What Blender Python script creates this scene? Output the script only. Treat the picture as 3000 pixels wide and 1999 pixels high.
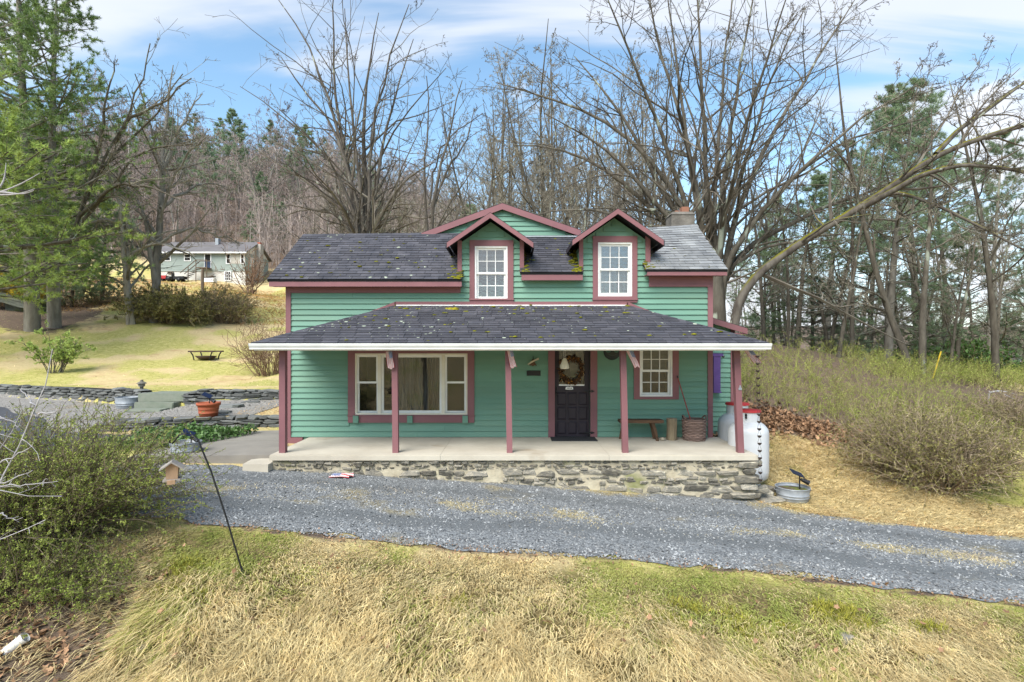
import bpy, bmesh, math, random
import numpy as np
from mathutils import Vector, Matrix, Euler
R = math.radians
scene = bpy.context.scene
for o in list(bpy.data.objects): bpy.data.objects.remove(o)
COL = scene.collection
rng = np.random.default_rng(7)
random.seed(7)

# ---------------------------------------------------------------- camera, sky, sun, exposure
FPX, CX, CY = 1600.0, 1500.0, 1015.0          # focal length and principal point of the 3000 px wide photograph
cam = bpy.data.cameras.new('camera'); cam_o = bpy.data.objects.new('camera', cam); COL.objects.link(cam_o)
cam_o.location = (0, 0, 0); cam_o.rotation_euler = (R(90), 0, 0)
cam.sensor_width = 36; cam.lens = 36 * FPX / 3000; cam.shift_y = (CY - 999.5) / 3000
cam.clip_start = 0.05; cam.clip_end = 4000
scene.camera = cam_o

SUN_DIR = Vector((-0.36, -0.62, 0.80)).normalized()      # towards the sun
world = bpy.data.worlds.new('World'); scene.world = world; world.use_nodes = True
def build_world():
    nt = world.node_tree; nt.nodes.clear(); N = nt.nodes.new; L = nt.links.new
    out = N('ShaderNodeOutputWorld'); bg = N('ShaderNodeBackground'); bg.inputs['Strength'].default_value = 0.14
    sky = N('ShaderNodeTexSky'); sky.sky_type = 'NISHITA'; sky.sun_disc = False
    sky.sun_elevation = math.asin(SUN_DIR.z); sky.sun_rotation = math.atan2(SUN_DIR.x, SUN_DIR.y)
    sky.air_density = 1.0; sky.dust_density = 0.6; sky.ozone_density = 1.6; sky.altitude = 200
    tc = N('ShaderNodeTexCoord')
    sep = N('ShaderNodeSeparateXYZ'); L(tc.outputs['Generated'], sep.inputs[0])
    def math_(op, a, b=None, c=None):
        m = N('ShaderNodeMath'); m.operation = op
        for i, x in enumerate((a, b, c)):
            if x is None: continue
            if isinstance(x, (int, float)): m.inputs[i].default_value = x
            else: L(x, m.inputs[i])
        return m.outputs[0]
    z = math_('MAXIMUM', sep.outputs['Z'], 0.0)
    # a flat layer of streaky high cloud
    d = math_('ADD', z, 0.16)
    vx = math_('DIVIDE', sep.outputs['X'], d); vy = math_('DIVIDE', sep.outputs['Y'], d)
    comb = N('ShaderNodeCombineXYZ'); L(math_('MULTIPLY', vx, 0.42), comb.inputs[0]); L(math_('MULTIPLY', vy, 2.1), comb.inputs[1])
    L(math_('MULTIPLY', vx, 0.09), comb.inputs[2])
    mp = N('ShaderNodeMapping'); mp.inputs['Location'].default_value = (3.4, 0.85, 1.3); L(comb.outputs[0], mp.inputs[0])
    n1 = N('ShaderNodeTexNoise'); n1.inputs['Scale'].default_value = 1.15; n1.inputs['Detail'].default_value = 7
    n1.inputs['Roughness'].default_value = 0.48; n1.inputs['Distortion'].default_value = 0.35; L(mp.outputs[0], n1.inputs['Vector'])
    r1 = N('ShaderNodeMapRange'); r1.interpolation_type = 'SMOOTHSTEP'; r1.inputs['From Min'].default_value = 0.535; r1.inputs['From Max'].default_value = 0.66
    L(n1.outputs['Fac'], r1.inputs['Value'])
    # heaped cloud low down
    mp2 = N('ShaderNodeMapping'); mp2.inputs['Location'].default_value = (1.75, 4.2, 0.35); mp2.inputs['Scale'].default_value = (1, 1, 1.9); L(tc.outputs['Generated'], mp2.inputs[0])
    n2 = N('ShaderNodeTexNoise'); n2.inputs['Scale'].default_value = 2.6; n2.inputs['Detail'].default_value = 8; n2.inputs['Roughness'].default_value = 0.5
    L(mp2.outputs[0], n2.inputs['Vector'])
    low = N('ShaderNodeMapRange'); low.inputs['From Min'].default_value = 0.02; low.inputs['From Max'].default_value = 0.55
    low.inputs['To Min'].default_value = 0.10; low.inputs['To Max'].default_value = -0.10; L(z, low.inputs['Value'])
    r2 = N('ShaderNodeMapRange'); r2.interpolation_type = 'SMOOTHSTEP'; r2.inputs['From Min'].default_value = 0.585; r2.inputs['From Max'].default_value = 0.63
    L(math_('ADD', n2.outputs['Fac'], low.outputs[0]), r2.inputs['Value'])
    haze = N('ShaderNodeMapRange'); haze.interpolation_type = 'SMOOTHSTEP'; haze.inputs['From Min'].default_value = 0.0; haze.inputs['From Max'].default_value = 0.36
    haze.inputs['To Min'].default_value = 0.62; haze.inputs['To Max'].default_value = 0.0; L(z, haze.inputs['Value'])
    fac = math_('MAXIMUM', math_('MULTIPLY', r1.outputs[0], 0.85), math_('MULTIPLY', r2.outputs[0], 0.95))
    fac = math_('MAXIMUM', fac, haze.outputs[0])
    # cloud shading: slightly grey undersides
    cr = N('ShaderNodeMix'); cr.data_type = 'RGBA'; cr.inputs[6].default_value = (3.0, 3.2, 3.6, 1); cr.inputs[7].default_value = (3.9, 4.0, 4.2, 1)
    L(n2.outputs['Fac'], cr.inputs[0])
    gain = N('ShaderNodeMix'); gain.data_type = 'RGBA'; gain.blend_type = 'MULTIPLY'; gain.inputs[0].default_value = 1
    gain.inputs[7].default_value = SKY_GAIN; L(sky.outputs[0], gain.inputs[6])
    mix = N('ShaderNodeMix'); mix.data_type = 'RGBA'; L(fac, mix.inputs[0]); L(gain.outputs[2], mix.inputs[6]); L(cr.outputs[2], mix.inputs[7])
    L(mix.outputs[2], bg.inputs['Color']); L(bg.outputs[0], out.inputs[0])
SKY_GAIN = (0.98, 1.08, 1.0, 1)
build_world()
sun = bpy.data.lights.new('sun', 'SUN'); sun.energy = 3.2; sun.angle = R(40); sun.color = (1.0, 0.95, 0.88)
sun_o = bpy.data.objects.new('sun', sun); COL.objects.link(sun_o); sun_o.location = (-20, -20, 30)
sun_o.rotation_euler = (-SUN_DIR).to_track_quat('-Z', 'Y').to_euler()
vs = scene.view_settings; vs.view_transform = 'Standard'; vs.look = 'None'; vs.gamma = 1; vs.exposure = 1.03; vs.use_curve_mapping = False
scene.cycles.max_bounces = 5; scene.cycles.diffuse_bounces = 3; scene.cycles.glossy_bounces = 3; scene.cycles.transparent_max_bounces = 12
scene.cycles.use_denoising = True; scene.cycles.debug_use_spatial_splits = True; scene.cycles.use_light_tree = False

# ---------------------------------------------------------------- helpers
def P(x, y, D):
    return Vector(((x - CX) / FPX * D, D, (CY - y) / FPX * D))
def px_x(x, D): return (x - CX) / FPX * D
def px_z(y, D): return (CY - y) / FPX * D

class MB:
    """collects vertices and faces, builds one mesh object"""
    def __init__(s): s.v = []; s.f3 = []; s.f4 = []; s.fn = []; s.var = []; s.n = 0
    def add(s, v, f3=None, f4=None, fn=None, var=0.5):
        v = np.asarray(v, float).reshape(-1, 3)
        if f3 is not None and len(f3): s.f3.append(np.asarray(f3, np.int64).reshape(-1, 3) + s.n)
        if f4 is not None and len(f4): s.f4.append(np.asarray(f4, np.int64).reshape(-1, 4) + s.n)
        if fn:
            for f in fn: s.fn.append([i + s.n for i in f])
        s.v.append(v); s.var.append(np.broadcast_to(np.asarray(var, float), (len(v),)))
        s.n += len(v)
        return s
    def box(s, x0, x1, y0, y1, z0, z1, var=0.5):
        v = [(x0, y0, z0), (x1, y0, z0), (x1, y1, z0), (x0, y1, z0), (x0, y0, z1), (x1, y0, z1), (x1, y1, z1), (x0, y1, z1)]
        return s.add(v, f4=[(0, 3, 2, 1), (4, 5, 6, 7), (0, 1, 5, 4), (1, 2, 6, 5), (2, 3, 7, 6), (3, 0, 4, 7)], var=var)
    def hexa(s, v8, var=0.5):
        return s.add(v8, f4=[(0, 3, 2, 1), (4, 5, 6, 7), (0, 1, 5, 4), (1, 2, 6, 5), (2, 3, 7, 6), (3, 0, 4, 7)], var=var)
    def prism(s, poly, axis, a, b, var=0.5):
        """poly of 2-D points extruded along axis 'x','y' or 'z' from a to b"""
        n = len(poly); v = []
        for t in (a, b):
            for (p, q) in poly:
                v.append((t, p, q) if axis == 'x' else (p, t, q) if axis == 'y' else (p, q, t))
        fn = [list(range(n)), list(range(2 * n - 1, n - 1, -1))]
        f4 = [(i, i + n, (i + 1) % n + n, (i + 1) % n) for i in range(n)]
        return s.add(v, f4=f4, fn=fn, var=var)
    def lathe(s, prof, c=(0, 0, 0), seg=20, var=0.5, jit=0.0, sx=1.0, sy=1.0):
        """prof: (r, z) pairs; closed when the radius is zero"""
        k = len(prof); a = np.arange(seg) * 2 * math.pi / seg
        v = np.zeros((k, seg, 3))
        for i, (r, z) in enumerate(prof):
            rr = r * (1 + (rng.random(seg) - .5) * jit)
            v[i, :, 0] = c[0] + rr * np.cos(a) * sx; v[i, :, 1] = c[1] + rr * np.sin(a) * sy; v[i, :, 2] = c[2] + z
        f = []
        for i in range(k - 1):
            for j in range(seg):
                j2 = (j + 1) % seg; f.append((i * seg + j, i * seg + j2, (i + 1) * seg + j2, (i + 1) * seg + j))
        return s.add(v, f4=f, var=var)
    def tube(s, pts, rad, k=6, var=0.5):
        pts = np.asarray([tuple(p) for p in pts], float)
        rad = np.broadcast_to(np.asarray(rad, float), (len(pts),))
        return s.tubes(pts[None], rad[None], k, var)
    def tubes(s, pts, rad, k=4, var=0.5):
        """many polylines at once: pts (m,n,3), rad (m,n)"""
        m, n, _ = pts.shape
        if m == 0: return s
        t = np.gradient(pts, axis=1); t /= np.linalg.norm(t, axis=2, keepdims=True) + 1e-9
        ref = np.where(np.abs(t[:, :1, 2:3]) > 0.9, np.array([1., 0, 0]), np.array([0., 0, 1.]))
        ref = np.broadcast_to(ref, t.shape)
        u = np.cross(t, ref); u /= np.linalg.norm(u, axis=2, keepdims=True) + 1e-9
        w = np.cross(t, u)
        a = np.arange(k) * 2 * math.pi / k
        ring = (pts[:, :, None, :] + rad[:, :, None, None] * (u[:, :, None, :] * np.cos(a)[None, None, :, None] + w[:, :, None, :] * np.sin(a)[None, None, :, None]))
        v = ring.reshape(-1, 3)
        i = np.arange(m)[:, None, None] * (n * k) + np.arange(n - 1)[None, :, None] * k
        j = np.arange(k)[None, None, :]; j2 = (j + 1) % k
        f = np.stack(np.broadcast_arrays(i + j, i + j2, i + k + j2, i + k + j), -1).reshape(-1, 4)
        vv = var
        if np.ndim(var) == 1 and len(var) == m: vv = np.repeat(var, n * k)
        s.add(v, f4=f, var=vv)
        return s
    def caps(s, pts, rad, k): return s
    def blob(s, c, r, seg=8, rings=3, jit=0.25, flat=1.0, var=0.5):
        """half dome lying on c"""
        prof = [(r * math.cos(q), r * flat * math.sin(q)) for q in np.linspace(-0.25, math.pi / 2 - .12, rings)]
        s.lathe(prof + [(0.001, r * flat)], c, seg, var, jit); return s
    def build(s, name, mat, parent=None, smooth=False):
        o = bpy.data.objects.new(name, s.mesh(name, smooth)); COL.objects.link(o)
        if mat is not None: o.data.materials.append(mat)
        if parent is not None: put(o, parent)
        return o
    def mesh(s, name, smooth=False):
        me = bpy.data.meshes.new(name)
        v = np.concatenate(s.v) if s.v else np.zeros((0, 3))
        f3 = np.concatenate(s.f3) if s.f3 else np.zeros((0, 3), np.int64)
        f4 = np.concatenate(s.f4) if s.f4 else np.zeros((0, 4), np.int64)
        fn = s.fn
        loops = np.concatenate([f3.ravel(), f4.ravel()] + [np.array(f, np.int64) for f in fn])
        tot = np.concatenate([np.full(len(f3), 3), np.full(len(f4), 4), np.array([len(f) for f in fn], np.int64)]).astype(np.int64)
        start = np.concatenate([[0], np.cumsum(tot)[:-1]]) if len(tot) else np.zeros(0)
        me.vertices.add(len(v)); me.vertices.foreach_set('co', v.astype(np.float32).ravel())
        me.loops.add(len(loops)); me.loops.foreach_set('vertex_index', loops.astype(np.int32))
        me.polygons.add(len(tot)); me.polygons.foreach_set('loop_start', start.astype(np.int32))
        if smooth: me.polygons.foreach_set('use_smooth', np.ones(len(tot), bool))
        else: me.polygons.foreach_set('use_smooth', np.zeros(len(tot), bool))
        me.update(calc_edges=True)
        at = me.attributes.new('var', 'FLOAT', 'POINT')
        if len(v): at.data.foreach_set('value', np.concatenate(s.var).astype(np.float32))
        return me

def put(o, parent):
    """parent o without moving it (all meshes are written in world coordinates; only root Empties sit elsewhere)"""
    o.parent = parent
    if parent.type == 'EMPTY' and parent.get('_local') is None:
        o.matrix_parent_inverse = Matrix.Translation(parent.location).inverted()
def tag(o, label, cat, group=None, kind=None):
    o['label'] = label; o['category'] = cat
    if group: o['group'] = group
    if kind: o['kind'] = kind
    return o
def structure(o): o['kind'] = 'structure'; return o
def stuff(o): o['kind'] = 'stuff'; return o
def thing(name, label, cat, loc=(0, 0, 0), group=None, local=False):
    o = bpy.data.objects.new(name, None); COL.objects.link(o); o.location = loc; o.empty_display_size = 0.2
    if local: o['_local'] = 1
    return tag(o, label, cat, group)
def copy_tree(root, loc, rotz=0, scale=1.0, label=None):
    r = root.copy(); COL.objects.link(r); r.location = loc; r.rotation_euler = (0, 0, rotz)
    r.scale = (scale, scale, scale) if not hasattr(scale, '__len__') else scale
    if label: r['label'] = label
    for ch in list(root.children):
        c = ch.copy(); COL.objects.link(c); c.parent = r
        for g in ch.children:
            d = g.copy(); COL.objects.link(d); d.parent = c
    return r
def piece(name, me, parent, M4, mat=None):
    """an object sharing mesh data, placed by a world matrix"""
    o = bpy.data.objects.new(name, me); COL.objects.link(o); put(o, parent)
    o.matrix_basis = M4
    return o

# ---------------------------------------------------------------- materials
MATS = {}
def mat(name, c1, c2=None, scale=4.0, rough=0.75, bump=0.0, bscale=None, detail=6, rnd=0.0, var=0.0, metal=0.0, spec=0.3, stretch=None, c3=None, c3scale=1.0, c3lo=.52, c3hi=.62, trans=0.0, contrast=(0.35, 0.65)):
    """noise mix of two colours (+ a third in patches), per-object random and per-element var brightness"""
    if name in MATS: return MATS[name]
    m = bpy.data.materials.new(name); m.use_nodes = True; nt = m.node_tree; N = nt.nodes.new; L = nt.links.new
    b = nt.nodes['Principled BSDF']; b.inputs['Roughness'].default_value = rough; b.inputs['Metallic'].default_value = metal
    b.inputs['Specular IOR Level'].default_value = spec
    tc = N('ShaderNodeTexCoord'); vec = tc.outputs['Object']
    if stretch:
        mp = N('ShaderNodeMapping'); mp.inputs['Scale'].default_value = stretch; L(vec, mp.inputs[0]); vec = mp.outputs[0]
    c2 = c2 or tuple(x * 0.8 for x in c1)
    n = N('ShaderNodeTexNoise'); n.inputs['Scale'].default_value = scale; n.inputs['Detail'].default_value = detail; n.inputs['Roughness'].default_value = .6
    L(vec, n.inputs['Vector'])
    oi = N('ShaderNodeObjectInfo')
    if rnd:
        ad = N('ShaderNodeVectorMath'); ad.operation = 'ADD'; L(vec, ad.inputs[0])
        mu = N('ShaderNodeMath'); mu.operation = 'MULTIPLY'; mu.inputs[1].default_value = 37.0; L(oi.outputs['Random'], mu.inputs[0]); L(mu.outputs[0], ad.inputs[1]); L(ad.outputs[0], n.inputs['Vector'])
    mr = N('ShaderNodeMapRange'); mr.inputs['From Min'].default_value = contrast[0]; mr.inputs['From Max'].default_value = contrast[1]; L(n.outputs['Fac'], mr.inputs['Value'])
    mx = N('ShaderNodeMix'); mx.data_type = 'RGBA'; mx.inputs[6].default_value = (*c1, 1); mx.inputs[7].default_value = (*c2, 1); L(mr.outputs[0], mx.inputs[0])
    col = mx.outputs[2]
    if c3:
        n3 = N('ShaderNodeTexNoise'); n3.inputs['Scale'].default_value = c3scale; n3.inputs['Detail'].default_value = 5; L(vec, n3.inputs['Vector'])
        m3 = N('ShaderNodeMapRange'); m3.inputs['From Min'].default_value = c3lo; m3.inputs['From Max'].default_value = c3hi; L(n3.outputs['Fac'], m3.inputs['Value'])
        x3 = N('ShaderNodeMix'); x3.data_type = 'RGBA'; x3.inputs[7].default_value = (*c3, 1); L(m3.outputs[0], x3.inputs[0]); L(col, x3.inputs[6]); col = x3.outputs[2]
    for src, amt in ((oi.outputs['Random'], rnd), ('var', var)):
        if not amt: continue
        if src == 'var':
            a = N('ShaderNodeAttribute'); a.attribute_name = 'var'; src = a.outputs['Fac']
        k = N('ShaderNodeMapRange'); k.inputs['To Min'].default_value = 1 - amt; k.inputs['To Max'].default_value = 1 + amt; L(src, k.inputs['Value'])
        vm = N('ShaderNodeVectorMath'); vm.operation = 'SCALE'; L(col, vm.inputs[0]); L(k.outputs[0], vm.inputs['Scale']); col = vm.outputs[0]
    L(col, b.inputs['Base Color'])
    if bump:
        nb = N('ShaderNodeTexNoise'); nb.inputs['Scale'].default_value = bscale or scale * 4; nb.inputs['Detail'].default_value = 5; L(vec, nb.inputs['Vector'])
        bp = N('ShaderNodeBump'); bp.inputs['Strength'].default_value = bump; bp.inputs['Distance'].default_value = 0.02; L(nb.outputs['Fac'], bp.inputs['Height']); L(bp.outputs[0], b.inputs['Normal'])
    if trans:
        out = nt.nodes['Material Output']; tr = N('ShaderNodeBsdfTranslucent'); L(col, tr.inputs['Color'])
        ms = N('ShaderNodeMixShader'); ms.inputs[0].default_value = trans; L(b.outputs[0], ms.inputs[1]); L(tr.outputs[0], ms.inputs[2]); L(ms.outputs[0], out.inputs[0])
    MATS[name] = m; return m
def glass_mat(name='window_glass', tint=(0.85, 0.9, 0.9), refl=0.22):
    if name in MATS: return MATS[name]
    m = bpy.data.materials.new(name); m.use_nodes = True; nt = m.node_tree; nt.nodes.clear(); N = nt.nodes.new; L = nt.links.new
    out = N('ShaderNodeOutputMaterial'); t = N('ShaderNodeBsdfTransparent'); t.inputs[0].default_value = (*tint, 1)
    g = N('ShaderNodeBsdfGlossy'); g.inputs['Roughness'].default_value = 0.02; g.inputs[0].default_value = (1, 1, 1, 1)
    fr = N('ShaderNodeFresnel'); fr.inputs['IOR'].default_value = 1.5
    ad = N('ShaderNodeMath'); ad.operation = 'ADD'; ad.use_clamp = True; ad.inputs[1].default_value = refl - .04; L(fr.outputs[0], ad.inputs[0])
    ns = N('ShaderNodeTexNoise'); ns.inputs['Scale'].default_value = 3.0; bp = N('ShaderNodeBump'); bp.inputs['Strength'].default_value = 0.05; bp.inputs['Distance'].default_value = .05
    L(ns.outputs['Fac'], bp.inputs['Height']); L(bp.outputs[0], g.inputs['Normal'])
    mx = N('ShaderNodeMixShader'); L(ad.outputs[0], mx.inputs[0]); L(t.outputs[0], mx.inputs[1]); L(g.outputs[0], mx.inputs[2]); L(mx.outputs[0], out.inputs[0])
    MATS[name] = m; return m

M_GREEN = mat('green_paint', (0.138, 0.270, 0.202), (0.120, 0.242, 0.180), scale=1.3, rough=0.6, bump=.12, bscale=40, rnd=.085, stretch=(.5, 1, 3), c3=(0.150, 0.262, 0.190), c3scale=.9, c3lo=.5, c3hi=.75)
M_TRIM = mat('mauve_paint', (0.215, 0.096, 0.104), (0.190, 0.084, 0.092), scale=2.0, rough=0.55, rnd=.06)
M_WHITE = mat('white_paint', (0.78, 0.78, 0.76), (0.68, 0.68, 0.66), scale=3, rough=0.45)
M_SHINGLE = mat('asphalt_shingle', (0.046, 0.047, 0.057), (0.076, 0.074, 0.084), scale=3.5, rough=0.85, bump=.3, bscale=150, rnd=.22, var=.25, spec=.25)
M_SHINGLE2 = mat('weathered_shingle', (0.125, 0.130, 0.136), (0.23, 0.235, 0.235), scale=2.2, rough=0.8, bump=.3, bscale=150, rnd=.18, var=.22, spec=.35)
M_ROOFBASE = mat('roof_underlay', (0.025, 0.025, 0.028), rough=.9)
M_MOSS = mat('moss', (0.12, 0.13, 0.012), (0.19, 0.17, 0.02), scale=25, rough=1, bump=1, bscale=120, var=.3, spec=.05)
M_LICHEN = mat('lichen', (0.34, 0.37, 0.29), (0.24, 0.27, 0.21), scale=40, rough=1, var=.2, spec=.05)
M_CONC = mat('concrete', (0.48, 0.44, 0.36), (0.40, 0.36, 0.29), scale=1.6, rough=0.85, bump=.12, bscale=60, c3=(0.30, 0.24, 0.17), c3scale=1.1, c3lo=.60, c3hi=.74)
M_WALK = mat('walk_concrete', (0.24, 0.22, 0.19), (0.18, 0.165, 0.145), scale=1.2, rough=0.9, bump=.15, bscale=50)
M_MORTAR = mat('mortar', (0.46, 0.41, 0.30), (0.36, 0.31, 0.22), scale=6, rough=0.95, bump=.8, bscale=14, c3=(0.20, 0.20, 0.09), c3scale=1.4, c3lo=.54, c3hi=.68)
M_STONE = mat('field_stone', (0.135, 0.130, 0.115), (0.27, 0.24, 0.185), scale=5, rough=0.9, bump=.7, bscale=18, rnd=.45, c3=(0.42, 0.38, 0.29), c3scale=2.2, c3lo=.56, c3hi=.64)
M_SLATE = mat('wall_slate', (0.095, 0.10, 0.098), (0.155, 0.155, 0.145), scale=5, rough=0.9, bump=.6, bscale=16, rnd=.45, c3=(0.17, 0.18, 0.12), c3scale=2, c3lo=.58, c3hi=.70)
M_STEPSTONE = mat('step_stone', (0.15, 0.175, 0.13), (0.20, 0.21, 0.17), scale=4, rough=.9, bump=.5, bscale=20)
M_METAL = mat('galvanised_steel', (0.33, 0.35, 0.37), (0.24, 0.26, 0.28), scale=7, rough=0.6, metal=.35)
M_BLACK = mat('black_metal', (0.012, 0.012, 0.013), rough=0.45)
M_DOOR = mat('dark_door_paint', (0.028, 0.020, 0.028), (0.022, 0.016, 0.022), scale=5, rough=0.5)
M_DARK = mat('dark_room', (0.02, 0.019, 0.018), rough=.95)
M_TERRA = mat('terracotta', (0.36, 0.095, 0.045), (0.30, 0.078, 0.038), scale=5, rough=.75)
M_TANK = mat('white_tank_enamel', (0.62, 0.63, 0.64), (0.55, 0.56, 0.57), scale=2, rough=.35)
M_RED = mat('red_enamel', (0.42, 0.03, 0.03), (0.36, 0.03, 0.03), rough=.5)
M_OLDWOOD = mat('grey_wood', (0.17, 0.13, 0.095), (0.10, 0.075, 0.055), scale=6, rough=.9, bump=.5, bscale=30, stretch=(1, 1, .25))
M_BROWNWOOD = mat('brown_wood', (0.12, 0.065, 0.035), (0.06, 0.035, 0.02), scale=7, rough=.8, bump=.4, bscale=30, stretch=(.3, 1, 1))
M_BARK = mat('bark', (0.070, 0.060, 0.047), (0.135, 0.120, 0.095), scale=5, rough=1, bump=.9, bscale=12, spec=.1, stretch=(1, 1, .3), c3=(0.27, 0.29, 0.23), c3scale=2.2, c3lo=.60, c3hi=.66, var=.15)
M_TWIG = mat('twig', (0.090, 0.073, 0.058), (0.155, 0.138, 0.110), scale=1.2, rough=1, spec=.1, var=.35)
M_DARKBARK = mat('dark_bark', (0.060, 0.050, 0.042), (0.135, 0.120, 0.10), scale=5, rough=1, bump=.9, bscale=12, spec=.1, stretch=(1, 1, .3), c3=(0.33, 0.34, 0.27), c3scale=4.5, c3lo=.64, c3hi=.68, var=.15)
M_GREYBARK = mat('grey_bark', (0.26, 0.24, 0.205), (0.15, 0.135, 0.11), scale=4, rough=1, bump=.8, bscale=10, spec=.1, stretch=(1, 1, .3), rnd=.3, var=.2)
M_HILLTWIG = mat('hill_twig', (0.263, 0.217, 0.187), (0.330, 0.272, 0.244), scale=.3, rough=1, spec=.05, var=.3, rnd=.28)
M_PALE = mat('bleached_branch', (0.38, 0.37, 0.38), (0.25, 0.23, 0.23), scale=10, rough=.9, var=.2)
M_PINE = mat('pine_needles', (0.190, 0.290, 0.100), (0.260, 0.340, 0.120), scale=.6, rough=.7, var=.45, spec=.2, trans=.25)
M_PINEBRIGHT = mat('fresh_pine_needles', (0.290, 0.390, 0.095), (0.370, 0.440, 0.130), scale=.8, rough=.7, var=.4, spec=.2, trans=.3)
M_PINEDARK = mat('dark_pine_needles', (0.200, 0.280, 0.170), (0.270, 0.340, 0.190), scale=.4, rough=.75, var=.4, spec=.15, trans=.35, rnd=.15)
M_LEAF = mat('shrub_leaf', (0.225, 0.290, 0.055), (0.310, 0.340, 0.085), scale=2.5, rough=.7, var=.5, spec=.2, trans=.25)
M_OLIVE = mat('olive_leaf', (0.190, 0.185, 0.060), (0.245, 0.215, 0.085), scale=2, rough=.8, var=.45, spec=.15, trans=.2)
M_DKLEAF = mat('glossy_leaf', (0.061, 0.128, 0.030), (0.101, 0.176, 0.047), scale=6, rough=.5, var=.45, spec=.4, trans=.15)
M_SHRUBSTEM = mat('shrub_stem', (0.203, 0.155, 0.108), (0.297, 0.236, 0.162), scale=2, rough=1, var=.45, spec=.1)
M_DARKSTEM = mat('dark_shrub_stem', (0.095, 0.075, 0.050), (0.15, 0.12, 0.08), scale=2, rough=1, var=.45, spec=.1)
M_FLUE = mat('flue_clay', (0.27, 0.125, 0.08), (0.21, 0.10, 0.065), scale=6, rough=.85)
M_REDSTEM = mat('reddish_stem', (0.14, 0.085, 0.055), (0.19, 0.125, 0.085), scale=2, rough=1, var=.4, spec=.1)
M_DEADLEAF = mat('dead_leaf', (0.20, 0.110, 0.060), (0.29, 0.180, 0.105), scale=3, rough=.9, var=.5, spec=.15)
M_YELLOW = mat('forsythia_yellow', (0.45, 0.33, 0.02), (0.38, 0.28, 0.02), rough=.8, var=.3, trans=.3)
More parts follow.
